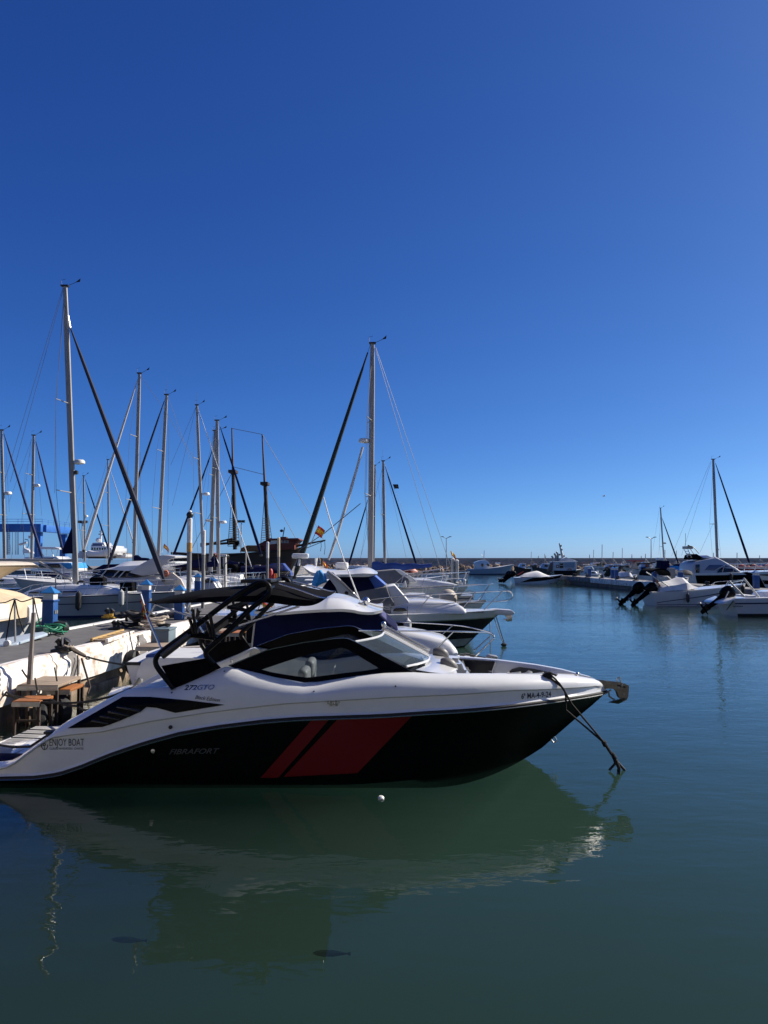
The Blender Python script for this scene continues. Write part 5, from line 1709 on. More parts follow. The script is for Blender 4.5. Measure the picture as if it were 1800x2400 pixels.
# ---- white motor boats between the hulls
a4 = thing('motorboat', 'small white motorboat with bright blue windscreen cover behind the big mast', 'boat', (-22, 47, 0), LEFT)
H = Hull(a4, -26, -19.5, 47, 2.6, .95, 1.2, WHITE2, WHITE)
H.rub(STRIPEB)
PB('cabin', [(72, 1330), (76, 1318), (160, 1318), (172, 1333), (172, 1340), (72, 1340)], 45.9, 48.1, WHITE, a4, taper=.2)
PB('windscreen_cover', [(140, 1320), (166, 1319), (172, 1332), (158, 1334)], 45.85, 48.15, BRIGHTBLUE, a4)
PB('side_window', [(88, 1330), (92, 1321), (136, 1321), (142, 1331)], 45.85, 48.15, DARKGLASS, a4)
H.rail(.3, .95, .55, 5, r=.014)
a5 = thing('motor_yacht', 'white flybridge yacht with pale sun roof in front of the blue travel lift', 'boat', (-33, 68, 0), LEFT)
H = Hull(a5, -37, -27.5, 68, 3.6, 1.3, 1.7, WHITE2, WHITE)
PB('superstructure', [(50, 1326), (56, 1306), (130, 1304), (146, 1316), (150, 1326)], 66.6, 69.4, WHITE, a5, taper=.15)
PB('side_window', [(64, 1316), (68, 1309), (124, 1308), (134, 1316)], 66.5, 69.5, DARKGLASS, a5)
PB('sun_roof', [(86, 1285), (92, 1281), (128, 1282), (139, 1285), (138, 1288), (90, 1287)], 66.8, 69.2, WHITE, a5)
for a, b in (((92, 1287), (104, 1306)), ((110, 1287), (108, 1306)), ((120, 1287), (126, 1306)), ((136, 1287), (132, 1306))):
    for yy in (67, 69):
        PT('roof_post', [a, b], yy, .03, CHROME, a5)
PB('radar_pedestal', [(52, 1292), (56, 1284), (68, 1290), (72, 1297), (54, 1296)], 67.6, 68.4, WHITE, a5)
MB().box(at(54, 1274, 68), (.72, .2, .2), R3=Matrix.Rotation(R(-18), 3, 'Y')).build('radar_scanner', WHITE2, a5, bevel=.05)
PT('equipment_mast', [(56, 1290), (57, 1278)], 68, .10, WHITE, a5)
PB('camera_dome', [(66, 1262), (66, 1255), (72, 1255), (72, 1262)], 67.8, 68.2, WHITE2, a5)
PT('mast_arm', [(58, 1264), (66, 1266), (67, 1278), (62, 1286)], 68, .03, BLACKM, a5, sm=3)
a6 = thing('motorboat', 'white open motorboat with steel rails seen through the bimini frame', 'boat', (-12, 41, 0), LEFT)
H = Hull(a6, -11.3, -7.0, 40.3, 2.2, 1.2, 1.40, WHITE, WHITE)
H.rail(.3, .98, .7, 6, r=.016)
PB('console', [(470, 1384), (474, 1366), (500, 1364), (512, 1384)], 39.3, 40.7, WHITE2, a6, taper=.1)
PB('windscreen', [(474, 1366), (486, 1354), (500, 1364)], 39.3, 40.7, DARKGLASS, a6)
PT('radar_post', [(528, 1376), (527, 1306)], 40, .10, M('cream_post', (.5, .48, .44), .5), a6)
MB().box(at(524, 1302, 40), (.36, .2, .13)).build('radar_scanner', WHITE2, a6, bevel=.04)
PT('cable', [(530, 1298), (536, 1304), (534, 1316), (527, 1324), (521, 1345), (521, 1378)], 39.8, .022, BLACKM, a6, sm=3)
fs = PT('flagstaff', [(512, 1320), (503, 1294)], 41, .015, CHROME, a6)
flag('flag', at(503, 1294, 41), at(506, 1305, 41), (.14, 0, -.10), (FLAGRED, M('faded_flag', (.6, .25, .12), .8), FLAGRED), fs, folds=1, amp=.04)
a7 = thing('inflatable_boat', 'inflatable boat with navy tubes lying beyond the white topped pier posts', 'boat', (-12, 66, 0), LEFT)
ya = 66
for s in (-.8, .8):
    MB().tube(smooth_path([at(566, 1338, ya + s), at(590, 1337, ya + s), at(630, 1336, ya + s), at(648, 1333, ya + s * .5), at(654, 1330, ya + s * .1)], 4), .42, 10).build('tube', NAVY, a7)
PB('floor', [(566, 1346), (566, 1338), (640, 1338), (640, 1346)], ya - .8, ya + .8, GREYCANVAS, a7)
outboard(a7, at(566, 1338, ya), 1.2, 30, 1)
PB('console', [(595, 1336), (597, 1324), (608, 1324), (611, 1336)], ya - .4, ya + .4, GREYCANVAS, a7)
# ---- blue travel lift
tl = thing('travel_lift', 'blue four legged travel lift gantry crane on the boatyard quay at far left', 'crane', (-62, 117, 1.35))
X1, X0, YF, YK, ZT, ZB = -53.2, -74, 115.0, 125.0, 8.3, 7.05
for nm, c, sz in (('front_beam', ((X0 + X1) / 2, YF, (ZT + ZB) / 2), (X1 - X0, .9, ZT - ZB)), ('side_beam', (X1 + .02, (YF + YK) / 2 + .5, (ZT + ZB) / 2 - .05), (.85, YK - YF, ZT - ZB - .15)), ('side_beam', (X0 - .02, (YF + YK) / 2 + .5, (ZT + ZB) / 2 - .05), (.85, YK - YF, ZT - ZB - .15))):
    MB().box(c, sz).build(nm, CRANEBLUE, tl, bevel=.04)
for xx in (X1 - .9, X0 + .9):
    for yy in (YF + .9, YK):
        MB().box((xx, yy, (1.9 + ZB) / 2), (.95, .8, ZB - 1.9)).build('leg', CRANEBLUE, tl, bevel=.04)
        MB().lathe((xx - .3, yy, 1.95), [(.2, 0), (.6, .02), (.6, .5), (.2, .52)], 14, 'X').build('wheel', RUBBER, tl)
for i in range(12):
    x = X0 + (X1 - X0) * i / 11
    MB().tube([(x, YF, ZT), (x, YF, ZT + .75)], .03, 4).build('rail_post', CRANEBLUE, tl)
for z in (.4, .75):
    MB().tube([(X0, YF, ZT + z), (X1, YF, ZT + z), (X1, YK, ZT + z - .1)], .03, 4).build('handrail', CRANEBLUE, tl)
for i in range(5):
    y = YF + (YK - YF) * (i + 1) / 5
    MB().tube([(X1, y, ZT - .2), (X1, y, ZT + .65)], .03, 4).build('rail_post', CRANEBLUE, tl)
for px in (16, 20, 29, 36, 40, 43, 55):
    PT('hoist_cable', [(px, 1238), (px, 1300)], 118, .05, WIRE, tl)
for px in (17.5, 23):
    PT('ladder_rail', [(px, 1238), (px, 1300)], 114.3, .05, BLUEPAINT, tl)
for i in range(12):
    PT('ladder_rung', [(17.5, 1240 + 5 * i), (23, 1240 + 5 * i)], 114.3, .03, BLUEPAINT, tl)

# ---- white ship ashore
sh = thing('ship', 'white ship with a row of dark bridge windows standing ashore on the boatyard quay', 'ship', (-43, 122, 1.35))
yy = 118
PB('hull', [(201, 1299), (204, 1289), (216, 1292), (232, 1293), (246, 1288), (256, 1283), (262, 1283), (263, 1290), (258, 1299), (244, 1304), (204, 1305)], yy - 1, yy + 6, WHITE, sh, taper=-.12, bevel=.2)
PB('keel', [(204, 1305), (244, 1304), (252, 1302), (250, 1309), (206, 1309)], yy + .5, yy + 4.5, BLACKM, sh)
PB('bridge', [(212, 1292), (213, 1282), (216, 1280), (250, 1280), (258, 1284), (258, 1292)], yy + .5, yy + 5, WHITE, sh)
for i in range(6):
    PW_('window', [(214.5 + i * 6, 1289), (214.5 + i * 6, 1283.5), (218 + i * 6, 1283.5), (218 + i * 6, 1289)], yy + .5, DARKGLASS, sh, th=.06)
PB('upper_bridge', [(212, 1281), (216, 1272), (242, 1271), (248, 1281)], yy + 1, yy + 4.5, WHITE, sh, taper=.1)
PB('upper_window', [(215, 1280), (217, 1274), (239, 1274), (242, 1280)], yy + .9, yy + 4.6, M('blue_grey_glass', (.10, .12, .20), .2), sh, taper=.1)
PT('mast', [(236, 1272), (237, 1256), (238, 1240)], yy + 3, .18, WHITE, sh)
PT('mast_yard', [(231, 1252), (243, 1252)], yy + 3, .08, BLACKM, sh)
PT('mast_yard', [(233, 1246), (242, 1246)], yy + 3, .06, BLACKM, sh)
MB().ell(at(231, 1266, yy + 3), (.5, .4, .4), 10, 6).build('radome', WHITE, sh)
PB('aft_house', [(258, 1296), (258, 1280), (270, 1279), (275, 1290), (275, 1300)], yy + 2, yy + 6, WHITE, sh)
s2 = thing('boat_ashore', 'white open boat with an awning frame ashore to the right of the white ship', 'boat', (-41, 125, 1.35))
PB('hull', [(270, 1308), (272, 1301), (284, 1301), (296, 1299), (294, 1306), (288, 1309)], 122, 126, WHITE, s2, bevel=.1)
PB('awning', [(275, 1298), (279, 1294), (294, 1297), (294, 1300), (275, 1301)], 122.5, 125.5, GREYCANVAS, s2)
s3 = thing('boat_ashore', 'low white hull ashore left of the white ship beside the big mast', 'boat', (-46, 122, 1.35))
PB('hull', [(180, 1308), (182, 1297), (190, 1292), (203, 1296), (203, 1308)], 120, 124, WHITE2, s3, bevel=.1)
PB('cabin', [(184, 1297), (186, 1291), (198, 1292), (200, 1297)], 121, 123, WHITE2, s3)
lm = thing('lamp_post', 'floodlight pole with two lamp heads behind the big mast', 'lamp post', at(194, 1308, 118))
PT('pole', [(194, 1310), (193, 1226)], 118, .12, DULLSTEEL, lm)
PT('crossarm', [(187, 1225), (201, 1227)], 118, .09, DULLSTEEL, lm)
for px in (188, 200):
    MB().box(at(px, 1223, 118), (.6, .5, .4)).build('floodlight', BLACKM, lm)
lm = thing('lamp_post', 'floodlight pole with two square lamps behind the wooden schooner', 'lamp post', at(566, 1300, 120))
PT('pole', [(565, 1310), (566, 1226)], 120, .10, DULLSTEEL, lm)
for px in (561, 570):
    MB().box(at(px, 1222, 120), (.55, .4, .4)).build('floodlight', BLACKM, lm)

# ---- wooden schooner
WOODD = M('schooner_dark_wood', (.032, .022, .017), .7, var=.4, scale=1.0, stretch=(.3, 1, 6))
WOODR = M('schooner_red_brown', (.075, .022, .013), .7, var=.4, scale=1.0, stretch=(.3, 1, 6))
CABR = M('schooner_red_cabin', (.14, .022, .014), .6, var=.3)
ys = 90
sc = thing('schooner', 'dark wooden two masted schooner with red deckhouse and bowsprit', 'ship', (-18, ys, 0))
HS = Hull(sc, -25.2, -10.0, ys, 5.2, 3.6, 4.2, WOODD, WOODR, rake=.12, sheer_dip=.35, draft=.8)
HS.strip('planking', .12, .62, WOODR, u0=.02, u1=.97)
HS.rub(WOODD, r=.12)
PB('deckhouse', [(600, 1290), (604, 1276), (628, 1264), (698, 1262), (702, 1266), (690, 1278), (690, 1288)], ys - 1.8, ys + 1.8, CABR, sc)
PB('house_roof', [(626, 1266), (630, 1262), (698, 1261), (704, 1266)], ys - 2.1, ys + 2.1, CABR, sc)
for i in range(3):
    PW_('window', [(658.5 + i * 6.5, 1273), (658.5 + i * 6.5, 1266), (663.5 + i * 6.5, 1266), (663.5 + i * 6.5, 1273)], ys - 1.8, M('pale_window', (.25, .27, .3), .2), sc, th=.05)
PW_('awning_side', [(628, 1276), (638, 1265), (649, 1265), (649, 1274)], ys - 1.8, WHITECANVAS, sc, th=.05)
PB('awning', [(562, 1293), (566, 1284), (580, 1278), (610, 1278), (612, 1292)], ys - 2.2, ys + 1.5, M('ochre_tarpaulin', (.22, .09, .03), .8, var=.4), sc)
PB('roof_locker', [(657, 1262), (657, 1258), (671, 1258), (671, 1262)], ys - .8, ys + .8, WOODR, sc)
PT('bowsprit', [(694, 1280), (763, 1266)], ys, [.16, .07], WOODD, sc)
PT('bowsprit_stay', [(700, 1292), (730, 1280), (762, 1267)], ys, .04, WIRE, sc)
for px, a, b in ((752, 1268, 1292), (761, 1267, 1300)):
    PT('hanging_line', [(px, a), (px + 1, (a + b) / 2), (px - 1, b)], ys, .03, ROPEDARK, sc)
PT('lamp_mast', [(663, 1258), (667, 1236)], ys, .06, BLACKM, sc)
MB().ell(at(660, 1244, ys), (.22, .2, .18), 8, 5).build('search_light', BLACKM, sc)
for (t, j, bt, lo, hi, nw) in (((543.5, 1003), (546.5, 1104), (551, 1288), 1180, 1280, 12), ((614.5, 1018), (621, 1132), (628, 1270), 1165, 1276, 12)):
    lowm = PT('lower_mast', [bt, (j[0], j[1])], ys, [.26, .22], WOODD, sc, n=10)
    PT('topmast', [(j[0] - .5, j[1] + 6), t], ys, [.15, .08], M('varnished_spar', (.10, .055, .035), .5), lowm, n=8)
    MB().box(at(j[0], j[1] + 2, ys), (.9, 1.6, .35)).build('crosstree', WOODD, lowm)
    for s in (-1, 1):
        if s < 0:
            a0, b0 = (j[0], j[1] + 20), (bt[0] - 17, hi)
        else:
            a0, b0 = (j[0], j[1] + 20), (bt[0] + 11, hi)
        PT('shroud', [a0, b0], ys + s * 2.2, .035, ROPEDARK, sc)
        n = 16
        mb = MB()
        for i in range(n):
            py = (1215 if s < 0 else lo) + (hi - (1215 if s < 0 else lo)) * i / (n - 1)
            f = (py - a0[1]) / (b0[1] - a0[1])
            xo = a0[0] + (b0[0] - a0[0]) * f
            f2 = (py - j[1]) / (bt[1] - j[1])
            xi = j[0] + (bt[0] - j[0]) * f2
            mb.tube([at(xo, py, ys + s * 1.4), at(xi, py, ys + s * .5)], .035, 4)
        stuff(mb.build('ratlines', ROPEDARK, sc))
PT('boom', [(470, 1275), (520, 1274), (556, 1271)], ys, .14, WOODD, sc)
PT('gaff', [(470, 1280), (545, 1262)], ys, .11, WOODD, sc)
PT('furled_sail', [(533, 1272), (545, 1270), (560, 1274)], ys, .3, BLACKCANVAS, sc)
wires(sc, [((543.5, 1004), (614.5, 1018)), ((546.5, 1094), (618, 1112)), ((546, 1104), (450, 1285)), ((614.5, 1018), (730, 1210), (760, 1268)), ((622, 1132), (700, 1275))], ys, .03)

# ---- more moored hulls low behind the masts
for i, (lab, y, x0, x1, mat, cov) in enumerate((
        ('white motorboat with navy cover low between the mast bases', 66, -26, -19.5, WHITE2, NAVY),
        ('grey launch with a black canopy in front of the schooner', 70, -17, -10.5, GREYHULL, BLACKCANVAS),
        ('white launch with blue canopy moored under the schooner bow', 76, -12.5, -7.5, WHITE, BLUECANVAS),
        ('white day boat with dark canopy in the shade of the quay', 82, -37, -29, WHITE2, BLACKCANVAS))):
    q = thing('motorboat', lab, 'boat', ((x0 + x1) / 2, y, 0), LEFT)
    h = Hull(q, x0, x1, y, 2.5, 1.0, 1.35, mat, WHITE)
    h.rub(RUBBER)
    h.rail(.5, .97, .55, 4, r=.016)
    L = x1 - x0
    MB().loft([[V((x0 + L * f, y - 1.0, z0)), V((x0 + L * f, y - .8, z1)), V((x0 + L * f, y + .8, z1)), V((x0 + L * f, y + 1.0, z0))] for f, z0, z1 in ((.06, 1.3, 1.9), (.2, 1.2, 2.35), (.45, 1.2, 2.4), (.62, 1.15, 1.4))]).build('canopy', cov, q, bevel=.06)
    PB_ = MB().box((x0 + L * .5, y - .98, 1.45), (L * .2, .05, .4))
    PB_.build('side_window', DARKGLASS, q)

# bright decks and clutter in the second rank
for i, (lab, y, x0, x1, mat, cov, ht_) in enumerate((
        ('white launch with grey cover between lamp post and schooner', 66, -19, -13.5, WHITE, GREYCANVAS, 1.8),
        ('white cabin boat low under the left masts', 62.5, -30, -23.2, WHITE, NAVY, 1.9),
        ('grey dinghy tender with navy cover at the far left', 63, -38, -31.5, GREYHULL, NAVY, 1.7),
        ('white cruiser seen below the dark genoa foot', 70, -26.5, -19, WHITE, WHITECANVAS, 2.0))):
    q = thing('motorboat', lab, 'boat', ((x0 + x1) / 2, y, 0), LEFT)
    h = Hull(q, x0, x1, y, 2.5, 1.05, 1.4, mat, WHITE)
    h.strip('hull_stripe', .6, .75, STRIPEB, sides=(-1,))
    h.rail(.4, .97, .6, 5, r=.018)
    L = x1 - x0
    MB().loft([[V((x0 + L * f, y - .95, 1.1)), V((x0 + L * f, y - .7, z1)), V((x0 + L * f, y + .7, z1)), V((x0 + L * f, y + .95, 1.1))] for f, z1 in ((.15, ht_ * .9), (.25, ht_), (.4, ht_), (.55, 1.3))]).build('spray_hood', cov, q, bevel=.06)
    for k in range(3):
        MB().tube([(x0 + L * (.05 + .03 * k), y + .8 - .8 * k, 1.1), (x0 + L * (.02 + .02 * k), y + .8 - .8 * k, 2.6 + .5 * k)], .02, 5).build('pole', ALU, q)
# ================================================================ right hand side of the basin
RG = 'boats moored along the right hand pier'
# ---- rigid inflatable with three outboards at the pier end
YR = 86.5
r1 = thing('speedboat', 'navy and white speedboat under a pale cover with black outboards at the pier end', 'boat', (17, YR, 0), RG)
HR = Hull(r1, 14.9, 20.9, YR, 2.5, .72, 1.05, WHITE, WHITE, rake=.14, sheer_dip=.06)
HR.strip('navy_flash', .3, .8, HULLNAVY, curve=lambda t: (.22 + .45 * t, .25 + .70 * min(1, t * 3.5) if t < .28 else .95), u0=.12, u1=.97)
cov = [(1222, 1353), (1232, 1345), (1246, 1341), (1262, 1338), (1272, 1341), (1288, 1348), (1308, 1352)]
rings = []
for px, py in cov:
    a = at(px, 1355, YR - 1.1)
    z = at(px, py, YR - .4).z
    w = 1.15 if px < 1290 else .7
    rings.append([V((a.x, YR - w, .78)), V((a.x, YR - w * .75, .78 + (z - .78) * .6)), V((a.x, YR, z)), V((a.x, YR + w * .75, .78 + (z - .78) * .6)), V((a.x, YR + w, .78))])
MB().loft(dens(rings, 2)).build('boat_cover', WHITECANVAS, r1, angle=60)
for k, yy in enumerate((-.65, 0, .65)):
    outboard(r1, V((14.8 - .15 * k, YR + yy, .75)), 1.15, 52, 1)
for k in (1213, 1224, 1236):
    PT('frame_tube', [(k, 1347), (k + 14, 1339)], YR + .3, .05, REDPAINT if k != 1224 else BLACKM, r1)

# ---- white boat under a white cover
YW = 46.0
r2 = thing('speedboat', 'white speedboat with two dark hull lines under a peaked white cover, twin black outboards', 'boat', (18.5, YW, 0), RG)
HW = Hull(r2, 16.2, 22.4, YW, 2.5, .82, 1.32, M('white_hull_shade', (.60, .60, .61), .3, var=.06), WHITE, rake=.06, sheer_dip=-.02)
HW.strip('dark_line', 0, 0, STRIPEB, curve=lambda t: (.20 + .62 * t ** .8, .25 + .63 * t ** .8), u0=.02, u1=.97)
HW.strip('dark_line', .08, .12, STRIPEB, u0=.02, u1=.97)
HW.strip('gunwale', .97, 1.0, WHITE, off=.03, u1=.99)
rings = []
for px, pt, pb in ((1550, 1386, 1387), (1556, 1370, 1386), (1570, 1364, 1384), (1586, 1362, 1383), (1600, 1357, 1383), (1611, 1353, 1382), (1618, 1356, 1381), (1628, 1366, 1379), (1640, 1374, 1377)):
    a = at(px, pb, YW - 1.15)
    z = at(px, pt, YW - .4).z
    w = 1.18 - max(0, px - 1610) / 30 * .3
    rings.append([V((a.x, YW - w, a.z - .02)), V((a.x, YW - w * (.86 + .05 * math.sin(px * .2)), a.z + (z - a.z) * .55)), V((a.x, YW - .35, z - .02)), V((a.x, YW + .35, z)), V((a.x, YW + w * .85, a.z + (z - a.z) * .55)), V((a.x, YW + w, a.z - .02))])
MB().loft(dens(rings, 2)).build('boat_cover', WHITECANVAS, r2, angle=25)
for k, yy in enumerate((-.42, .42)):
    outboard(r2, V((16.25 - .5 * (yy > 0), YW + yy, .62)), 1.25, 50, 1)
for yy in (-1.0, .9):
    PT('cover_pole', [(1514, 1341, YW + yy), (1586, 1386, YW + yy)] if yy < 0 else [(1546, 1336, YW + yy), (1575, 1360, YW + yy)], 0, .035, M('pale_pole', (.6, .58, .52), .5), r2)
arch = MB()
rings = []
for a in [i * math.pi / 12 for i in range(13)]:
    c = at(1534, 1349, YW + .2) + V((-.62 * math.cos(a), 0, .36 * math.sin(a)))
    rings.append([c + V((0, -1.0, .0)), c + V((0, 1.0, .0)), c + V((0, 1.0, .10)), c + V((0, -1.0, .10))])
arch.loft(rings).build('folded_bimini', BLACKCANVAS, r2, angle=60)
HW.fender(.33, -1, M('black_fender', (.012, .012, .012), .6), h=.55, r=.10)
HW.fender(.93, -1, M('black_fender', (.012, .012, .012), .6), h=.6, r=.11, drop=.05)
HW.rail(.72, .985, .22, 3, mat=CHROME, r=.018, mid=False)
fs = PT('flagstaff', [(1541, 1378), (1536, 1356)], YW - .6, .015, CHROME, r2)
flag('flag', at(1536, 1357, YW - .6), at(1538, 1368, YW - .6), (.36, 0, -.35), (FLAGRED, M('drab_flag', (.16, .10, .05), .8), M('drab_flag', (.16, .10, .05), .8)), fs, folds=1, amp=.05)

# ---- open boat at the right edge, lettered By FEDRA
YF_ = 37.6
r3b = thing('motorboat', 'white open boat lettered By FEDRA with a tilted black outboard at the right edge', 'boat', (20, YF_, 0), RG)
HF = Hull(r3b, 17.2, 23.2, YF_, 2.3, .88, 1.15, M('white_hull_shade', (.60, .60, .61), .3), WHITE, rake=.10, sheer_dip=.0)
HF.strip('dark_line', .68, .76, STRIPEB, off=.02)
HF.strip('boot_top', 0, .16, BLACKM, u1=.99)
px_text('By FEDRA', 1719, 1422.5, 1742, 2.8, HF.bvh, INK, r3b, bold=.03, off=.03, cell=4)
PB('quarter_deck', [(1693, 1416), (1700, 1410), (1722, 1402), (1726, 1404), (1712, 1416)], YF_ - 1.1, YF_ + 1.1, WHITE, r3b, bevel=.03)
outboard(r3b, V((17.15, YF_ - .1, .72)), 1.25, 55, 1)
for yy, q in ((-1.0, ((1709, 1362), (1745, 1399))), (-.7, ((1743, 1355), (1780, 1401)))):
    PT('frame_pole', q, YF_ + yy, .05, M('pale_pole', (.6, .58, .52), .5), r3b)
PB('seat', [(1750, 1402), (1752, 1396), (1772, 1395), (1776, 1403)], YF_ - .7, YF_ + .7, SEATWHITE, r3b, bevel=.05)
PB('console', [(1788, 1402), (1793, 1388), (1820, 1384), (1824, 1402)], YF_ - .6, YF_ + .6, WHITE, r3b, taper=.1)
PT('tiller_frame', [(1700, 1402), (1708, 1386)], YF_ - .6, .03, M('pale_pole', (.6, .58, .52), .5), r3b)
HF.fender(.42, -1, M('grey_white_fender', (.42, .43, .42), .5), h=.55, r=.10, drop=.12)
PT('dark_streak', [(1703, 1430), (1719, 1407)], YF_ - 1.2, .02, ROPEDARK, r3b)

# ---- flybridge yacht beyond the pier
YY = 70
r4 = thing('motor_yacht', 'white flybridge yacht with black side windows and a stepped radar mast beyond the right pier', 'boat', (31, YY, 0), RG)
HY = Hull(r4, 28.2, 40, YY, 4.0, 1.55, 1.85, WHITE, WHITE, rake=.16, sheer_dip=.0)
HY.strip('black_topsides', .12, .86, BLACKGEL, u0=.03, u1=.93)
PB('superstructure', [(1622, 1348), (1626, 1322), (1634, 1316), (1680, 1307), (1692, 1312), (1736, 1338), (1744, 1347)], YY - 1.7, YY + 1.7, M('yacht_grey_white', (.46, .46, .48), .3), r4, taper=.12, bevel=.06)
PB('side_window', [(1676, 1346), (1692, 1330), (1716, 1332), (1738, 1344)], YY - 1.75, YY + 1.75, DARKGLASS, r4, taper=.12, bevel=.02)
PB('upper_window', [(1652, 1336), (1664, 1324), (1700, 1324), (1712, 1328), (1690, 1331), (1680, 1337)], YY - 1.73, YY + 1.73, M('blue_grey_glass', (.10, .12, .20), .2), r4, taper=.12, bevel=.02)
PB('aft_door', [(1631, 1346), (1632, 1323), (1640, 1323), (1639, 1346)], YY - 1.74, YY - 1.5, DARKGLASS, r4, bevel=.01)
PB('flybridge_dodger', [(1626, 1311), (1628, 1301), (1634, 1298), (1648, 1307), (1640, 1312)], YY - 1.2, YY + 1.2, BLACKCANVAS, r4, taper=.2)
PB('flybridge_screen', [(1648, 1308), (1658, 1301), (1666, 1305), (1678, 1307), (1676, 1310)], YY - 1.2, YY + 1.2, WHITE, r4, taper=.2)
for yy in (-1.3, 1.3):
    PT('roof_edge', [(1674, 1306, YY + yy), (1702, 1321, YY + yy), (1728, 1335, YY + yy)], 0, .09, WHITE, r4)
    PT('mast_leg', [(1604, 1288, YY + yy * .4), (1612, 1306, YY + yy * .5)], 0, .035, CHROME, r4)
    PT('mast_leg', [(1612, 1288, YY + yy * .4), (1622, 1308, YY + yy * .5)], 0, .035, CHROME, r4)
    PT('mast_leg', [(1618, 1286, YY + yy * .4), (1630, 1304, YY + yy * .5), (1634, 1318, YY + yy * .5)], 0, .04, CHROME, r4)
    PT('mast_leg', [(1612, 1282, YY + yy * .4), (1623, 1281, YY + yy * .4), (1638, 1297, YY + yy * .5)], 0, .035, BLACKM, r4, sm=3)
MB().box(at(1611.5, 1283.5, YY), (.62, 1.0, .27)).build('radar_box', M('cream_box', (.5, .48, .40), .5), r4, bevel=.03)
MB().ell(at(1614, 1279, YY), (.12, .12, .08), 8, 5).build('mast_light', BLACKM, r4)
PT('whip_antenna', [(1607, 1282), (1606.5, 1250)], YY, .02, WIRE, r4)
for i in range(3):
    PT('mast_rung', [(1606 + i * 2.4, 1292 + i * 5), (1613 + i * 3, 1292 + i * 5)], YY - .5, .025, CHROME, r4)
HY.rail(.18, .75, .75, 7, r=.022)
HY.fender(.30, -1, M('black_fender', (.012, .012, .012), .6), h=.8, r=.15, drop=.1)
PB('bow_cover', [(1738, 1342), (1752, 1340), (1800, 1356), (1830, 1362), (1830, 1372), (1790, 1366), (1758, 1350)], YY - 2.0, YY + 1.4, BLACKCANVAS, r4, bevel=.05)

# ---- more boats beyond the pier
def small(label, y, x0, x1, zs=.9, zb=1.25, mat=None, cat='boat', name='motorboat', cover=None, cab=None, grp=RG, cabmat=None, stripe=None):
    q = thing(name, label, cat, ((x0 + x1) / 2, y, 0), grp)
    h = Hull(q, x0, x1, y, max(1.8, min(3.2, abs(x1 - x0) * .36)), zs, zb, mat or WHITE2, WHITE, rake=.12)
    h.rub(RUBBER)
    if stripe:
        h.strip('hull_stripe', .55, .75, stripe)
    L = x1 - x0
    if cab:
        f0, f1, zt = cab
        MB().loft([[V((x0 + L * f, y - .75, zs)), V((x0 + L * f, y - .62, z)), V((x0 + L * f, y + .62, z)), V((x0 + L * f, y + .75, zs))] for f, z in ((f0, zt - .05), (f0 + (f1 - f0) * .7, zt), (f1, zs + (zt - zs) * .55))]).build('cabin', cabmat or WHITE, q, bevel=.05)
        MB().box((x0 + L * (f0 + (f1 - f0) * .4), y - .735, zs + (zt - zs) * .62), (abs(L) * (f1 - f0) * .4, .06, (zt - zs) * .32)).build('window', DARKGLASS, q)
    if cover:
        mat_, f0, f1, zt = cover
        MB().loft(dens([[V((x0 + L * f, y - .9, zs + .02)), V((x0 + L * f, y - .7, z)), V((x0 + L * f, y + .7, z)), V((x0 + L * f, y + .9, zs + .02))] for f, z in ((f0, zs + .1), (f0 + .08, zt * .96), ((f0 + f1) / 2, zt), (f1 - .06, zt * .93), (f1, zs + .08))], 2)).build('boat_cover', mat_, q, angle=60)
    return q, h
sx = lambda px, y: (px - 900) / FPX * y
q, h = small('small white speedboat with a blue seat moored behind the middle of the right pier', 92, sx(1365, 92), sx(1408, 92), .85, 1.1, cab=(.3, .7, 1.35))
q, h = small('white motorboat with a sharp bow behind the bollards of the right pier', 78, sx(1425, 78), sx(1492, 78), .95, 1.25, cover=(WHITECANVAS, .35, .75, 1.5), stripe=BLACKM)
q, h = small('pale green fishing boat with a small red roofed wheelhouse', 118, sx(1505, 118), sx(1446, 118), 1.2, 1.9, mat=M('pale_green_paint', (.36, .42, .40), .5), name='fishing_boat', cab=(.05, .45, 2.5), cabmat=M('beige_paint', (.50, .40, .30), .6))
MB().box((sx(1487, 118), 118, 2.56), (2.4, 1.7, .14)).build('cabin_roof', REDPAINT, q)
PT('mast', [(1464, 1330), (1461, 1316)], 118, .06, WHITE2, q)
PT('derrick', [(1456, 1320), (1466, 1331)], 118, .05, WHITE2, q)
q, h = small('launch with a long black awning beyond the right pier', 95, sx(1498, 95), sx(1545, 95), 1.0, 1.3, cab=(.25, .6, 1.6))
MB().prism([at(1497, 1323, 93.8), at(1522, 1322, 93.8), at(1537, 1319, 93.8), at(1537, 1319, 96.2), at(1497, 1323, 96.2)], (0, 0, .12)).build('awning', BLACKCANVAS, q)
for px in (1500, 1534):
    PT('awning_post', [(px, 1322), (px, 1342)], 94, .03, CHROME, q)
q, h = small('blue covered workboat with a navy wheelhouse roof behind the black folded bimini', 88, sx(1535, 88), sx(1600, 88), 1.1, 1.4, cover=(BRIGHTBLUE, .2, .9, 2.05), mat=GREYHULL)
MB().box((sx(1552, 88), 88, 2.0), (1.0, 1.6, 1.3)).build('wheelhouse', NAVY, q, bevel=.05)
MB().box((sx(1545, 88), 88, 2.85), (.7, .9, .3)).build('roof_locker', WHITE2, q, bevel=.05)
q, h = small('motor cruiser shaded by a wavy dark navy bimini near the flybridge yacht', 64, sx(1548, 64), sx(1612, 64), 1.0, 1.3)
rings = []
for px, dz in ((1544, -.05), (1556, .02), (1570, .0), (1584, -.06), (1600, .03), (1612, -.12)):
    c = at(px, 1338.5, 64)
    rings.append([V((c.x, 62.9, c.z - .22 + dz)), V((c.x, 63.2, c.z + .1 + dz)), V((c.x, 64.8, c.z + .12 + dz)), V((c.x, 65.1, c.z - .22 + dz))])
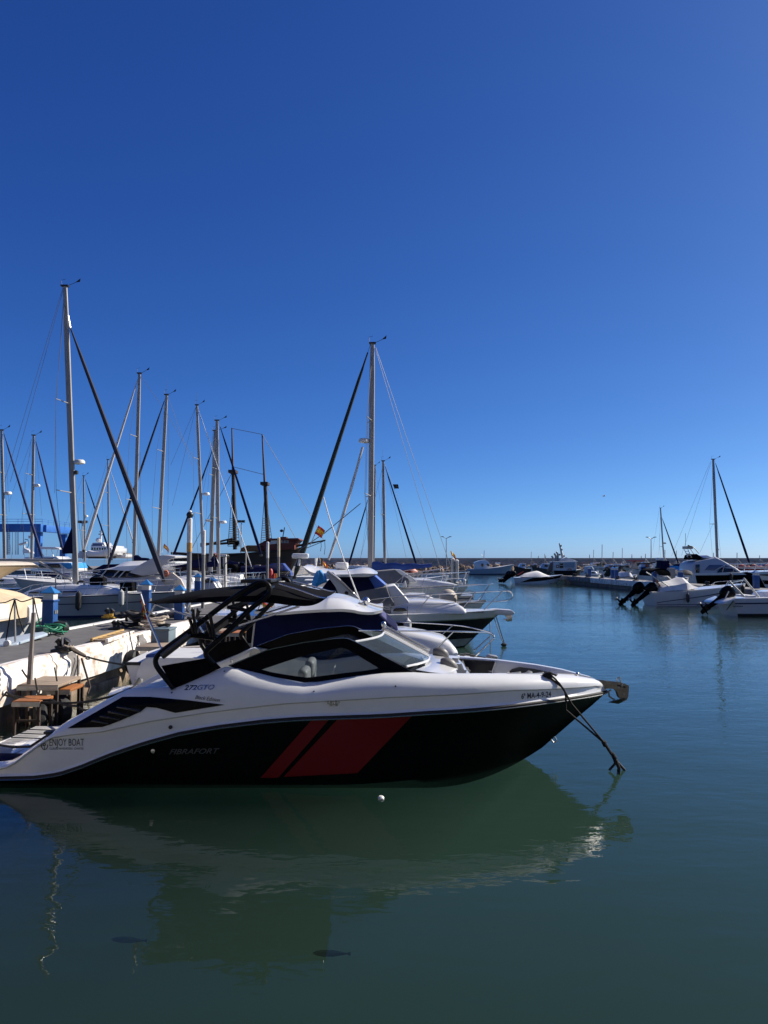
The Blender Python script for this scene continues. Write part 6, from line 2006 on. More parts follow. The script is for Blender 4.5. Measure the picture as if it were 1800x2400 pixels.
MB().loft(dens(rings, 3)).build('bimini_top', M('dark_slate_canvas', (.030, .030, .045), .8, var=.3), q, angle=60)
for px in (1550, 1572, 1600):
    PT('bimini_strut', [(px, 1341), (px + 6, 1356)], 63.1, .03, CHROME, q)
q, h = small('long boat with a navy boom tent left of the flybridge yacht', 100, sx(1572, 100), sx(1625, 100), 1.1, 1.4, cover=(NAVY, .1, .95, 2.2))
# work boat with the raked mast and exhaust stacks
YK_ = 112
wb = thing('work_boat', 'white work boat with exhaust pipes, raked mast and orange lifebuoy by the pier end', 'boat', (sx(1325, YK_), YK_, 0), RG)
h = Hull(wb, sx(1292, YK_), sx(1362, YK_), YK_, 3.4, 1.15, 1.3, HULLNAVY, WHITE2, rake=.08)
KW = M('workboat_white', (.58, .58, .56), .5, var=.15, scale=3)
PB('wheelhouse', [(1296, 1339), (1297, 1316), (1350, 1315), (1352, 1339)], YK_ - 1.4, YK_ + 1.4, KW, wb, bevel=.06)
PB('deck_ramp', [(1282, 1340), (1290, 1320), (1297, 1316), (1297, 1340)], YK_ - 1.2, YK_ - 1.0, M('rust_brown', (.20, .13, .10), .8), wb)
PW_('window', [(1323, 1330), (1323, 1319.5), (1347, 1319), (1346, 1330)], YK_ - 1.4, M('pale_blue_glass', (.24, .30, .36), .25), wb, th=.05)
PW_('window', [(1311.5, 1325), (1311.5, 1320), (1320, 1320), (1320, 1325)], YK_ - 1.4, DARKGLASS, wb, th=.05)
PW_('window', [(1311.5, 1331), (1311.5, 1326.5), (1320, 1326.5), (1320, 1331)], YK_ - 1.4, DARKGLASS, wb, th=.05)
PW_('window', [(1303.5, 1331), (1303.5, 1324), (1310, 1324), (1310, 1331)], YK_ - 1.4, M('maroon_panel', (.10, .03, .03), .5), wb, th=.05)
PW_('window_pane', [(1305, 1329), (1305, 1326), (1308.5, 1326), (1308.5, 1329)], YK_ - 1.47, KW, wb, th=.03)
MB().tube([at(1335 + 4.3 * math.cos(a), 1337 + 4.3 * math.sin(a), YK_ - 1.5) for a in [i * .63 for i in range(10)]], .07, 6, closed=True).build('lifebuoy', M('faded_orange', (.5, .14, .07), .6), wb)
for px, top in ((1296, 1303), (1302, 1297), (1307, 1293)):
    PT('exhaust_pipe', [(px + 1, 1316), (px + .5, top + 6), (px - 3, top)], YK_, [.16, .16, .13], DULLSTEEL, wb)
PT('mast', [(1319, 1308), (1315, 1290), (1311, 1273)], YK_, [.22, .16, .10], KW, wb)
for px, py in ((1315, 1279), (1317, 1288), (1312, 1300), (1322, 1303)):
    MB().ell(at(px, py, YK_), (.12, .12, .16), 7, 5).build('mast_lamp', BLACKM, wb)
PB('roof_console', [(1312, 1315), (1314, 1309), (1320, 1310), (1328, 1306), (1334, 1309), (1346, 1312), (1349, 1315)], YK_ - .8, YK_ + .8, GREYHULL, wb)
PB('roof_visor', [(1346, 1316), (1346, 1314), (1355, 1315), (1355, 1316.5)], YK_ - 1.2, YK_ + 1.2, WHITE, wb)
q, h = small('fishing boat with a white wheelhouse moored left of the work boat', 125, sx(1295, 125), sx(1245, 125), 1.1, 1.7, mat=M('dark_green_paint', (.03, .04, .04), .6), name='fishing_boat', cab=(.2, .6, 2.1), cabmat=M('pale_blue_cabin', (.42, .47, .52), .5))
q, h = small('dark fishing boat with a small white roof near the speedboat stern', 128, sx(1242, 128), sx(1203, 128), 1.2, 1.7, mat=BLACKM, name='fishing_boat', cab=(.3, .7, 2.1))
q, h = small('white day cruiser with a pink striped coaming right of the work boat', 100, sx(1362, 100), sx(1402, 100), 1.0, 1.3, cab=(.2, .65, 1.9), cabmat=M('pale_blue_cabin', (.42, .47, .52), .5))
PT('awning_edge', [(1366, 1324), (1398, 1325)], 99, .05, WHITE, q)
q, h = small('fishing boat with an orange tarpaulin roof before the breakwater', 132, sx(1380, 132), sx(1432, 132), 1.1, 1.7, mat=GREYHULL, name='fishing_boat', cab=(.1, .55, 2.2))
MB().prism([at(1388, 1324, 130.5), at(1412, 1321, 130.5), at(1430, 1329, 130.5), at(1430, 1329, 133.5), at(1412, 1321, 133.5), at(1388, 1324, 133.5)], (0, 0, .15)).build('tarpaulin', M('orange_tarpaulin', (.50, .24, .11), .8), q)
net = []
rr = random.Random(11)
for i, (px, py, lab) in enumerate(((1432, 1338, 'left heap of dark green fishing nets on the right pier'), (1446, 1336, 'right heap of dark green fishing nets on the right pier'))):
    mb = MB()
    for k in range(26):
        c = at(px + rr.uniform(-7, 7), py + rr.uniform(-1, 8), 96 + rr.uniform(-1, 1))
        c.z = max(c.z, .7)
        d = V((rr.uniform(-.7, .7), rr.uniform(-.5, .5), rr.uniform(-.1, .6)))
        mb.tube(smooth_path([c - d, c + V((0, 0, rr.uniform(0, .5))), c + d], 3), rr.uniform(.06, .16), 5)
    g = tag(mb.build('net_heap', M('fishing_net', (.025, .035, .030), .95, var=.5, scale=6), loc=at(px, 1346, 96)), lab, 'fishing net', 'heaps of fishing nets')
q, h = small('black and white yacht bow behind the open boat at the right edge', 58, 36, 29.3, 1.3, 1.6, mat=WHITE, name='motor_yacht', stripe=BLACKGEL)
q, h = small('white boat with red inflatables on deck at the far right', 84, sx(1740, 84), sx(1830, 84), 1.3, 1.6)
for i in range(5):
    c = at(1738 + i * 14, 1334 + 3 * (i % 2), 83.4)
    MB().tube(smooth_path([c + V((-.5, 0, -.2)), c + V((0, 0, .35)), c + V((.5, 0, .1)), c + V((.9, 0, -.3))], 3), .20, 8).build('red_inflatable', M('faded_red', (.42, .06, .05), .6, var=.3), q)
PT('deck_rail', [(1735, 1332), (1800, 1332), (1830, 1332)], 82.5, .05, WHITE, q)
q2, h2 = small('boat with a curved black bimini beyond the red inflatables', 100, sx(1752, 100), sx(1840, 100), 1.3, 1.7)
MB().loft([[at(px, py, 98.5), at(px, py, 101.5), at(px, py - 3, 101.5), at(px, py - 3, 98.5)] for px, py in ((1757, 1328), (1764, 1322), (1780, 1320.5), (1796, 1322), (1810, 1327))]).build('bimini_top', BLACKCANVAS, q2, angle=60)
# ---- sailing yachts on the right
def sail_r(label, y, top, base, L, **k):
    b = at(base[0], base[1], y)
    s = thing('sailboat', label, 'sailboat', (b.x, y, 0), 'sailing yachts on the right')
    h = Hull(s, b.x - L * .55, b.x + L * .45, y, L * .3, 1.0, 1.25, WHITE2, WHITE, rake=.12)
    MB().box((b.x - .4, y, 1.3), (L * .42, 1.7, .5)).build('coach_roof', WHITE2, s, bevel=.1)
    rig(s, y, top, base, **k)
sail_r('tall sailing yacht at right whose dark furled sail slopes down to the right', 78, (1671.5, 1077), (1682, 1330), 11, w=.30, spreads=((.4, .9),), jib=((1677, 1086), (1757, 1322)), jibmat=NAVY, jr=.10, stays=(((1665, 1082), (1574, 1303)), ((1667, 1082), (1597, 1303)), ((1672, 1226), (1640, 1296))), dome=(1683, 1288, .1))
MB().prism([at(1745, 1312, 78), at(1748, 1301, 78), at(1754, 1312, 78)], (0, .1, 0))
sail_r('small distant sailing yacht with thin mast beside the floodlight pole', 112, (1548, 1191), (1557, 1330), 10, w=.22, spreads=((.35, .8),), jib=((1552, 1215), (1589, 1318)), jibmat=NAVY, jr=.10, stays=(((1545, 1194), (1530, 1290)), ((1546, 1250), (1544, 1300))), dome=(1558, 1273, .24))
# ---- lamp posts and small poles along the breakwater
BWL = 'poles along the breakwater'
def pole(px, top, y, lab, heads=0, bot=1313):
    a, b = at(px, bot, y), at(px, top, y)
    o = thing('lamp_post', lab, 'lamp post', a, BWL)
    MB().tube([a, b], [.11, .07], 6).build('pole', DULLSTEEL, o)
    for s in ([-1, 1] if heads == 2 else []):
        MB().tube([b, b + V((s * .25, 0, .12)), b + V((s * .75, 0, .35))], .07, 5).build('lamp_arm', DULLSTEEL, o)
        MB().box(b + V((s * .85, 0, .38)), (.5, .3, .14)).build('lamp_head', BLACKM, o)
    return o
pole(1526, 1263, 160, 'tall double headed lamp post on the breakwater at right', 2)
pole(1046, 1262, 160, 'double headed lamp post on the breakwater left of the fishing boat', 2, 1330)
for px, top in ((1382, 1300), (1262, 1303), (1279, 1302), (1481, 1299), (1503, 1303)):
    pole(px, top, 166, 'short thin post on the breakwater parapet ' + {1382: 'right of the work boat', 1262: 'right of the pale fishing boat', 1279: 'just left of the work boat', 1481: 'above the green fishing boat', 1503: 'left of the tall lamp post'}[px], 0, 1309)
# ---- on the pier
PED = 'blue service pedestals on the piers'
def pedestal(loc, label, h=1.05, s=1.0):
    o = thing('service_pedestal', label, 'pedestal', loc, PED)
    l = V(loc)
    w = .30 * s
    MB().box(l + V((0, 0, h * .35)), (w, w, h * .7)).build('column', BLUEPAINT, o, bevel=.02)
    MB().box(l + V((0, 0, h * .70 + .015)), (w * 1.15, w * 1.15, .05)).build('collar', BLUEPAINT, o, bevel=.01)
    MB().box(l + V((0, 0, h * .70 + .13)), (w * .92, w * .92, .20)).build('lamp_box', M('pedestal_white', (.62, .62, .60), .5), o, bevel=.01)
    t = h * .70 + .23
    q = w * .62
    MB().add([l + V((-q, -q, t)), l + V((q, -q, t)), l + V((q, q, t)), l + V((-q, q, t)), l + V((0, 0, t + .17)), l + V((-q, -q, t - .02)), l + V((q, -q, t - .02)), l + V((q, q, t - .02)), l + V((-q, q, t - .02))], [(0, 1, 4), (1, 2, 4), (2, 3, 4), (3, 0, 4), (5, 6, 1, 0), (6, 7, 2, 1), (7, 8, 3, 2), (8, 5, 0, 3)]).build('roof', M('pedestal_roof_blue', (.03, .17, .42), .4), o, smooth=False)
    for k in (0, 1):
        MB().box(l + V((w * .53, -.05 + .1 * k, h * .45)), (.03, .07, .09)).build('socket', DULLSTEEL, o)
    return o
for px, yy, lab in ((1355, 83, 'blue pedestal at the far end of the right pier'), (1418, 76, 'left one of two adjacent blue pedestals on the right pier'), (1425, 75, 'right one of two adjacent blue pedestals on the right pier'), (1494, 66, 'blue pedestal left of the beige pillar on the right pier'), (1530, 61, 'blue pedestal between the outboards and the folded bimini'), (1702, 50, 'blue pedestal in front of the flybridge yacht black topsides')):
    pedestal(V((pier2(yy) + 1.6, yy, .842)), lab, 1.2, 1.1)
pil = thing('pillar', 'square beige concrete pillar standing on the right pier', 'pillar', (pier2(62) + 1.3, 62, .84))
MB().box((pier2(62) + 1.3, 62, 1.45), (.5, .5, 1.25)).build('shaft', M('beige_render', (.36, .33, .28), .9, var=.15), pil, bevel=.02)
def bollard(loc, label, mat=BLACKM, s=1.0, base=None, grp='mooring bollards'):
    o = thing('bollard', label, 'bollard', loc, grp)
    l = V(loc)
    MB().box(l + V((0, 0, .03 * s)), (.34 * s, .30 * s, .06 * s)).build('base', base or mat, o, bevel=.01)
    for sx_ in (-1, 1):
        MB().tube(smooth_path([l + V((sx_ * .05 * s, 0, .04 * s)), l + V((sx_ * .055 * s, 0, .12 * s)), l + V((sx_ * .075 * s, 0, .20 * s)), l + V((sx_ * .10 * s, 0, .235 * s))], 3), [.045 * s] * 5 + [.05 * s, .06 * s, .075 * s, .078 * s, .05 * s], 10).build('horn', mat, o)
    return o
for i in range(9):
    yy = 84 - i * 4.3
    bollard(V((pier2(yy) + .25, yy, .884)), 'small black bollard, number %s counted from the speedboat end of the right pier' % ('one', 'two', 'three', 'four', 'five', 'six', 'seven', 'eight', 'nine')[i], s=1.3, grp='bollards along the right pier edge')

# ---- the crowded far rank behind the right pier
rr = random.Random(31)
RANK = ((1395, 1440, 105, 'white'), (1418, 1462, 112, 'dark'), (1478, 1530, 104, 'grey'), (1520, 1575, 110, 'white'), (1556, 1600, 118, 'dark'), (1590, 1640, 112, 'white'),
        (1235, 1262, 146, 'white'), (1262, 1292, 142, 'grey'), (1376, 1410, 140, 'dark'), (1440, 1480, 138, 'white'), (1700, 1760, 100, 'dark'), (1640, 1700, 108, 'grey'), (1755, 1810, 112, 'white'))
WORDS = ('third boat right of the work boat', 'fourth boat right of the work boat', 'behind the fishing nets', 'behind the black awning launch', 'left of the distant thin mast', 'behind the flybridge yacht stern',
         'left of the work boat, nearer the fishing boat', 'close left of the work boat', 'behind the orange tarpaulin', 'behind the green fishing boat', 'right of the flybridge yacht', 'hidden behind the flybridge yacht', 'at the far right under the black bimini')
for (p0, p1, y, kind), w in zip(RANK, WORDS):
    mat = {'white': WHITE2, 'grey': GREYHULL, 'dark': HULLNAVY}[kind]
    flip = rr.random() < .5
    xa, xb_ = sx(p0, y), sx(p1, y)
    q, h = small('far %s hulled boat %s' % (kind, w), y, xb_ if flip else xa, xa if flip else xb_, 1.1, 1.6, mat=mat, cab=(.2, .2 + rr.uniform(.3, .45), rr.uniform(1.9, 2.5)), cabmat=rr.choice([WHITE2, KW, GREYHULL]), grp='far rank of boats behind the right pier')
    xm = xa + (xb_ - xa) * rr.uniform(.3, .7)
    MB().tube([(xm, y, 1.8), (xm + .1, y, rr.uniform(3.2, 5.0))], .05, 5).build('mast', DULLSTEEL, q)
    MB().tube([(xm + .05, y, 2.9), (xm + (xb_ - xa) * .35, y, 1.7)], .02, 4).build('stay', WIRE, q)
    for k in range(3):
        MB().box((xa + (xb_ - xa) * rr.uniform(.15, .85), y - .6, 1.5), (rr.uniform(.4, .9), .6, rr.uniform(.3, .6))).build('deck_gear', rr.choice([BLACKM, BLUEPAINT, OLDWOOD, REDPAINT, GREYCANVAS]), q, bevel=.06)
# ================================================================ things on and beside the left pier
# ---- pier posts with pale tops
PG = 'tall pale topped posts on the pier'
def tallpost(px, top, split, yy, w, label, topmat, lamp=False, band=None):
    x = at(px, 1400, yy).x
    zt = at(px, top, yy).z
    zs = at(px, split, yy).z
    o = thing('pier_post', label, 'post', (x, yy, ZD), PG)
    MB().lathe((x, yy, ZD), [(w / 2, 0), (w / 2, zs - ZD)], 14).build('shaft', M('post_galvanised', (.20, .195, .185), .6, var=.25, scale=3), o)
    MB().lathe((x, yy, zs), [(w / 2 + .006, 0), (w / 2 + .006, zt - zs), (w * .3, zt - zs + .03)], 14).build('sleeve', topmat, o)
    if band:
        zb = at(px, band, yy).z
        MB().lathe((x, yy, zs), [(w / 2 + .012, 0), (w / 2 + .012, zb - zs)], 14).build('rust_band', M('rust_yellow', (.62, .36, .12), .7, var=.4, scale=10), o)
    if lamp:
        c = V((x, yy, zt + .14))
        MB().ell(c, (.13, .13, .12), 12, 8).build('lamp_globe', BLACKM, o)
        MB().ell(c + V((0, 0, .10)), (.07, .07, .07), 10, 6).build('lamp_cap', WHITE2, o)
    return o
WT = M('post_white', (.66, .65, .62), .6, var=.15, scale=5)
CT = M('post_cream', (.64, .55, .38), .6, var=.2, scale=5)
tallpost(442, 1216, 1293, 26.3, .17, 'pier post with a lamp globe and rusty yellow band, nearest of the pale topped posts', WT, True, 1272)
tallpost(475.5, 1244, 1300, 28.6, .135, 'white topped pier post just right of the lamp post', WT)
tallpost(626, 1271, 1308, 37.0, .13, 'white topped pier post left of the cream topped one', WT)
tallpost(652, 1261, 1305, 39.5, .14, 'cream topped pier post beside the schooner hull', CT)

# ---- pedestals
def on_pier(px, py):
    return atw(px, py, ZD)
pedestal(V((-8.75, 19.5, ZD + .002)), 'blue pedestal with white lamp box by the green hose, nearest on the left pier', 1.12, 1.0)
pedestal(V((at(343, 1400, 25.2).x, 25.2, ZD + .002)), 'blue pedestal behind the flag at the end of the bimini', 1.15, .9)
pedestal(V((at(421, 1400, 23.2).x, 23.2, ZD + .002)), 'blue pedestal under the bimini with a steel pole beside it', 1.0, .9)
pedestal(V((at(464, 1380, 33).x, 33, ZD + .002)), 'blue capped pedestal right of the lamp post base', 1.25, .9)

# ---- bollards and their ropes
def coilrope(parent, c, r, n, mat, th=.02, name='rope_turn', h=.05, seed=1):
    rr = random.Random(seed)
    P = []
    for i in range(n * 10):
        a = i * math.pi / 5
        k = r * (1 + rr.uniform(-.18, .18))
        P.append(c + V((k * math.cos(a), k * math.sin(a) * .8, h * i / (n * 10) + rr.uniform(0, .03))))
    return MB().tube(smooth_path(P, 2), th, 5).build(name, mat, parent)
p = on_pier(152, 1529)
b = bollard(V((p.x - .05, p.y, ZD + .012)), 'black double horned bollard wound with rope on the nearest stretch of pier edge', s=1.05)
BOL = V((p.x, p.y, ZD))
coilrope(b, BOL + V((0, -.02, .05)), .16, 4, ROPEDARK, .022, seed=2)
coilrope(b, BOL + V((.08, -.05, .08)), .10, 2, ROPEPALE, .018, seed=3)
p = on_pier(272, 1476)
b = bollard(V((p.x, p.y, ZD + .004)), 'black bollard beside the black and white rope pile', s=.95)
p = on_pier(258, 1451)
b = bollard(V((p.x, p.y - .05, ZD + .04)), 'black bollard on a yellow base at the far edge of the pier', s=1.15, base=YELLOW)
MB().box((p.x, p.y - .05, ZD + .10), (.30, .26, .14)).build('yellow_block', YELLOW, b, bevel=.02)
p = on_pier(458, 1452)
b = bollard(V((p.x, p.y, ZD + .012)), 'black bollard with tall horns seen through the wake tower', s=1.3)
p = on_pier(143, 1486)
bb = thing('buoy', 'dark grey rounded fender lying by the green hose', 'fender', V((p.x, p.y, ZD)))
MB().lathe(V((p.x - .18, p.y, ZD + .17)), [(.05, -.1), (.14, 0), (.16, .15), (.13, .3), (.05, .36)], 12, 'X').build('body', RUBBER, bb)

# ---- ladder plank lying on the edge
lp = thing('plank_ladder', 'yellow ochre wooden plank ladder lying along the pier edge', 'ladder', on_pier(262, 1497))
OCH = M('ochre_wood', (.50, .33, .13), .7, var=.35, scale=4, stretch=(6, .6, 6))
a0, a1 = on_pier(214, 1506), on_pier(288, 1483)
c0, c1 = on_pier(250, 1507), on_pier(312, 1487)
up = V((0, 0, .05))
MB().bar(a0 + up, a1 + up, .06, .09).build('side_rail', OCH, lp, bevel=.006)
MB().bar(c0 + up, c1 + up, .06, .09).build('side_rail', PAINTED, lp, bevel=.006)
for i in range(7):
    t = (i + .4) / 7
    q = MB().bar(a0.lerp(a1, t) + up * 1.0, c0.lerp(c1, t) + up * 1.0, .16, .03)
    q.build('board', OCH if i % 3 else OLDWOOD, lp)
# ---- rope and cable pile
rp = thing('rope_pile', 'pile of black and pale cables heaped on the pier edge', 'rope', on_pier(330, 1470))
rr = random.Random(21)
for i in range(9):
    c = on_pier(rr.uniform(295, 345), rr.uniform(1466, 1474)) + V((0, 0, .08 + .03 * i))
    P = [c + V((rr.uniform(.22, .42) * math.cos(k * .8 + i), rr.uniform(.2, .4) * math.sin(k * .8 + i), rr.uniform(0, .14))) for k in range(9)]
    MB().tube(smooth_path(P, 3), .045, 6).build('black_cable', RUBBER, rp)
for i in range(14):
    c = on_pier(358 + rr.uniform(-8, 8), 1474 + rr.uniform(-3, 3))
    k = rr.uniform(.16, .40)
    a0_ = rr.uniform(0, 6.28)
    P = [c + V((k * math.cos(a0_ + j * .62) * rr.uniform(.85, 1.1), k * .8 * math.sin(a0_ + j * .62) * rr.uniform(.85, 1.1), .04 + .018 * i + rr.uniform(0, .07))) for j in range(9)]
    MB().tube(smooth_path(P, 3), .026, 6).build('pale_cable', ROPEPALE, rp)
MB().box(on_pier(332, 1470) + V((0, -.2, .34)), (.3, .1, .14)).build('label_tag', CREAMCANVAS, rp, bevel=.02)
# ---- loose rope coil farther on
for i, (px, py, lab) in enumerate(((392, 1452, 'grey rope coil on the pier edge right of the cable pile'), (412, 1447, 'second flat rope coil beyond the grey one'))):
    rc = thing('rope_coil', lab, 'rope', on_pier(px, py), 'coils of rope on the pier')
    coilrope(rc, on_pier(px, py) + V((0, 0, .04)), .32, 5, M('grey_rope', (.13, .125, .12), .9), .03, seed=8 + i, h=.12)
# ---- green hose
hs = thing('hose', 'tangled coil of green water hose on the pier', 'hose', on_pier(125, 1488))
rr = random.Random(4)
for i in range(7):
    c = on_pier(rr.uniform(112, 132), rr.uniform(1484, 1491)) + V((0, 0, .04 + .025 * i))
    k = rr.uniform(.24, .42)
    P = [c + V((k * math.cos(a) * rr.uniform(.85, 1.15), k * .9 * math.sin(a) * rr.uniform(.8, 1.2), rr.uniform(0, .10))) for a in [j * .7 for j in range(10)]]
    MB().tube(smooth_path(P, 3), .018, 6).build('loop', HOSE, hs)
MB().tube(smooth_path([on_pier(78, 1490) + V((0, 0, .05)), on_pier(90, 1476) + V((0, 0, .25)), on_pier(110, 1472) + V((0, 0, .3)), on_pier(135, 1478) + V((0, 0, .25)), on_pier(148, 1492) + V((0, 0, .05))], 4), .018, 6).build('loop', HOSE, hs)
MB().box(on_pier(92, 1492) + V((0, 0, .12)), (.35, .3, .22)).build('hose_crate', M('dark_green_crate', (.02, .06, .045), .6), hs, bevel=.02)
# ---- dock box and bench beside it
db = thing('dock_box', 'grey blue dock box with rope on its lid at the pier edge', 'box', at(382, 1500, 17.3))
p = at(383, 1506, 17.6)
MB().box((p.x, p.y, ZD + .02), (.42, .6, .42)).build('body', M('blue_grey_box', (.14, .19, .22), .6, var=.15), db, bevel=.02)
MB().box((p.x, p.y, ZD + .25), (.46, .64, .05)).build('lid', M('blue_grey_box', (.14, .19, .22), .6), db, bevel=.015)
coilrope(db, V((p.x, p.y, ZD + .29)), .14, 3, ROPEDARK, .02, seed=14)
def steps(label, top_px, y, w, d, z, legs_to, mat, name='boarding_step', extra=()):
    c = at(top_px[0], top_px[1], y)
    o = thing(name, label, 'step', V((c.x, y, z)), 'boarding steps hung on the pier side')
    MB().box((c.x, y, z), (w, d, .05)).build('tread', mat, o, bevel=.008)
    MB().box((c.x, y - d / 2 - .012, z - .03), (w, .025, .07)).build('edge', DULLSTEEL, o)
    for sx_ in (-1, 1):
        for sy in (-1, 1):
            MB().box((c.x + sx_ * (w / 2 - .03), y + sy * (d / 2 - .03), (z + legs_to) / 2), (.045, .045, z - legs_to)).build('leg', M('rusted_frame', (.05, .035, .028), .8, var=.4), o)
    MB().bar((c.x - w / 2, y - d / 2 + .03, z - .3), (c.x + w / 2, y - d / 2 + .03, z - .3), .03, .03).build('brace', M('rusted_frame', (.05, .035, .028), .8), o)
    return o
def zat(py, y):
    return at(0, py, y).z
steps('grey topped boarding table on rusty legs hung beside the pier', (118, 1598), 13.6, .72, 1.0, zat(1598, 13.6), -.2, OLDWOOD)
steps('orange wooden step right of the grey topped boarding table', (150, 1613), 13.7, .50, .62, zat(1612, 13.7), -.2, TEAK)
steps('orange wooden step low in front of the grey topped boarding table', (78, 1640), 12.6, .46, .50, zat(1640, 12.6), -.2, TEAK)
steps('brown boarding table beside the grey blue dock box', (365, 1513), 16.9, .62, .9, zat(1513, 16.9), -.1, OLDWOOD)
steps('small weathered step seen under the wake tower', (516, 1478), 20.5, .7, .8, zat(1478, 20.5), -.1, OLDWOOD)
steps('orange topped step under the tower front legs', (545, 1487), 18.2, .55, .7, zat(1482, 18.2), -.1, TEAK)
# ---- steel pole leaning at the boarding table
pt_ = thing('steel_pole', 'tall square steel pole standing at the boarding table in the left foreground', 'pole', at(67, 1640, 13.2))
MB().bar(at(67, 1640, 13.2), at(73, 1535, 13.2), .07, .07).build('shaft', M('pole_steel', (.22, .19, .17), .5, var=.3), pt_)
MB().bar(at(73, 1535, 13.2), at(79, 1436, 13.2), .055, .055).build('upper_shaft', M('pole_steel', (.22, .19, .17), .5), pt_)
MB().tube([at(51, 1569, 13.1), at(58, 1580, 13.1), at(66, 1590, 13.15)], .016, 5).build('lashing', ROPEDARK, pt_)
# ---- a thin pole by the post
for px, y, t, b_, lab in ((297, 27.5, 1377, 1443, 'thin pale stake standing on the pier before the yacht hull'), (576, 38, 1290, 1380, 'thin grey stake by the inflatable boat')):
    o = thing('stake', lab, 'stake', at(px, b_, y), 'thin stakes on the pier')
    MB().tube([at(px, b_, y), at(px, t, y)], .035, 7).build('shaft', M('pale_stake', (.42, .38, .32), .7), o)
# ---- red post
o = thing('fire_post', 'red fire extinguisher cabinet on the pier between the pale topped posts', 'fire post', at(635, 1358, 38))
MB().lathe(at(634, 1358, 38), [(.12, 0), (.12, .42), (.09, .5), (.05, .55)], 12).build('cylinder', REDPAINT, o)
MB().box(at(641, 1352, 38), (.12, .12, .3)).build('hose_case', REDPAINT, o, bevel=.02)
MB().box(at(646, 1352, 38.2), (.14, .05, .34)).build('yellow_plate', YELLOW, o, bevel=.01)

# ---- tyre fenders
def tyre(c, r, th, label, axis='X', tilt=0.0):
    prof = [(r - th, -th * .55), (r - th * .3, -th * .7), (r, -th * .45), (r + .01, 0), (r, th * .45), (r - th * .3, th * .7), (r - th, th * .55), (r - th * .8, 0)]
    mb = MB()
    rings = []
    n = 24
    for i in range(n):
        a = 2 * math.pi * i / n
        ring = []
        for q, z in prof:
            v = V((z, q * math.cos(a), q * math.sin(a)))
            v = Matrix.Rotation(tilt, 3, 'Z') @ v
            ring.append(V(c) + v)
        rings.append(ring)
    mb.loft(rings + [rings[0]], caps=False)
    t = tag(mb.build('tyre', RUBBER, loc=c, angle=40), label, 'tyre', 'tyre fenders along the pier')
    MB().tube([V(c) + V((0, 0, r - .02)), V(c) + V((-.12, .05, r + .45))], .014, 5).build('tyre_rope', ROPEDARK, t)
tyre(atw(138, 1664, .10) + V((0, 0, 0)), .30, .17, 'half sunk tyre fender right of the orange steps', tilt=.9)
tyre(atw(92, 1690, .02), .28, .16, 'tyre fender nearly under water beneath the low orange step', tilt=.5)
tyre(V((pier_near(17.9) + .22, 17.9, .35)), .28, .16, 'tyre fender hanging on the pier by the repaired patch')
# ---- chains, hanging lines and bars on the fascia
for px, py, y, n, lab in ((318, 1493, 18.4, 20, 'dark chain hanging down the pier face beyond the repaired patch'), (8, 1612, 12.7, 8, 'rusty chain hanging at the left edge of the pier face')):
    ch = thing('chain', lab, 'chain', at(px, py, y), 'chains on the pier face')
    c = V((pier_near(y) + .13, y, ZD - .02))
    for i in range(n):
        z = c.z - i * .045
        a = i % 2
        MB().tube([V((c.x + (.022 * math.cos(t) if a else 0), c.y + (0 if a else .022 * math.cos(t)), z + .032 * math.sin(t))) for t in [k * math.pi / 4 for k in range(8)]], .009, 4, closed=True).build('link', RUBBER, ch)
for i, (q, lab) in enumerate(((((182, 1536, 15.4), (183, 1640, 14.9)), 'thin dark line hanging from the bollard to the water'), (((191, 1543, 15.5), (211, 1610, 15.2), (205, 1626, 15.1)), 'rusty bar leaning from the pier face into the water'), (((298, 1524, 18.6), (306, 1590, 18.2)), 'pale rope hanging at the second repaired patch'))):
    o = tag(MB().tube([at(*k) for k in q], .014 if i != 1 else .022, 5).build('hanging_line', ROPEDARK if i == 0 else (M('rusted_frame', (.05, .035, .028), .8) if i == 1 else ROPEPALE), loc=at(*q[0])), lab, 'rope', 'lines hanging off the pier')
# ---- mooring lines of the sport boat's stern and neighbours
LG = 'stern mooring lines'
def line(label, pts, r, mat, sagd=.0):
    o = thing('mooring_rope', label, 'rope', pts[0], LG)
    for a, b_ in zip(pts, pts[1:]):
        MB().tube(sag(a, b_, sagd, 8), r, 6).build('strand', mat, o)
    return o
CLT = at(118, 1719, YC - 1.1)
line('dark rope from the nearest bollard down to the cabin boat stern', [BOL + V((.1, -.05, .10)), at(205, 1540, 15.2), at(345, 1564, Y2 - 1.1)], .018, ROPEDARK, .03)
o = line('pale twisted rope end shackled at the nearest bollard', [BOL + V((.12, -.1, .14)), at(200, 1538, 15.25)], .035, M('twisted_rope', (.22, .18, .15), .9, var=.3), .0)
MB().tube([at(206 + 5 * math.cos(a), 1542 + 3 * math.sin(a), 15.18) for a in [k * .9 for k in range(7)]], .018, 5, closed=True).build('shackle', DULLSTEEL, o)
line('black rope from the left edge to the sport boat swim platform', [at(-8, 1606, 13.2), at(45, 1638, 12.6), at(140, 1647, 12.2), at(228, 1640, 11.6), at(310, 1612, 11.7), at(326, 1590, 12.4)], .018, ROPEDARK, .02)
line('black rope crossing low under the orange step to the sport boat', [at(-8, 1620, 13.0), at(40, 1632, 12.7), at(120, 1640, 12.4), at(180, 1654, 11.8), at(212, 1664, YC + 1.1)], .020, ROPEDARK, .03)
line('black rope lying from the swim platform cleat to the left', [at(-8, 1745, YC - .3), at(30, 1751, YC - .7), at(70, 1750, YC - .95), CLT], .016, ROPEDARK, .0)
o = thing('mooring_spring', 'steel spring snubber on the mooring line at the left edge', 'spring', at(6, 1620, 12.9))
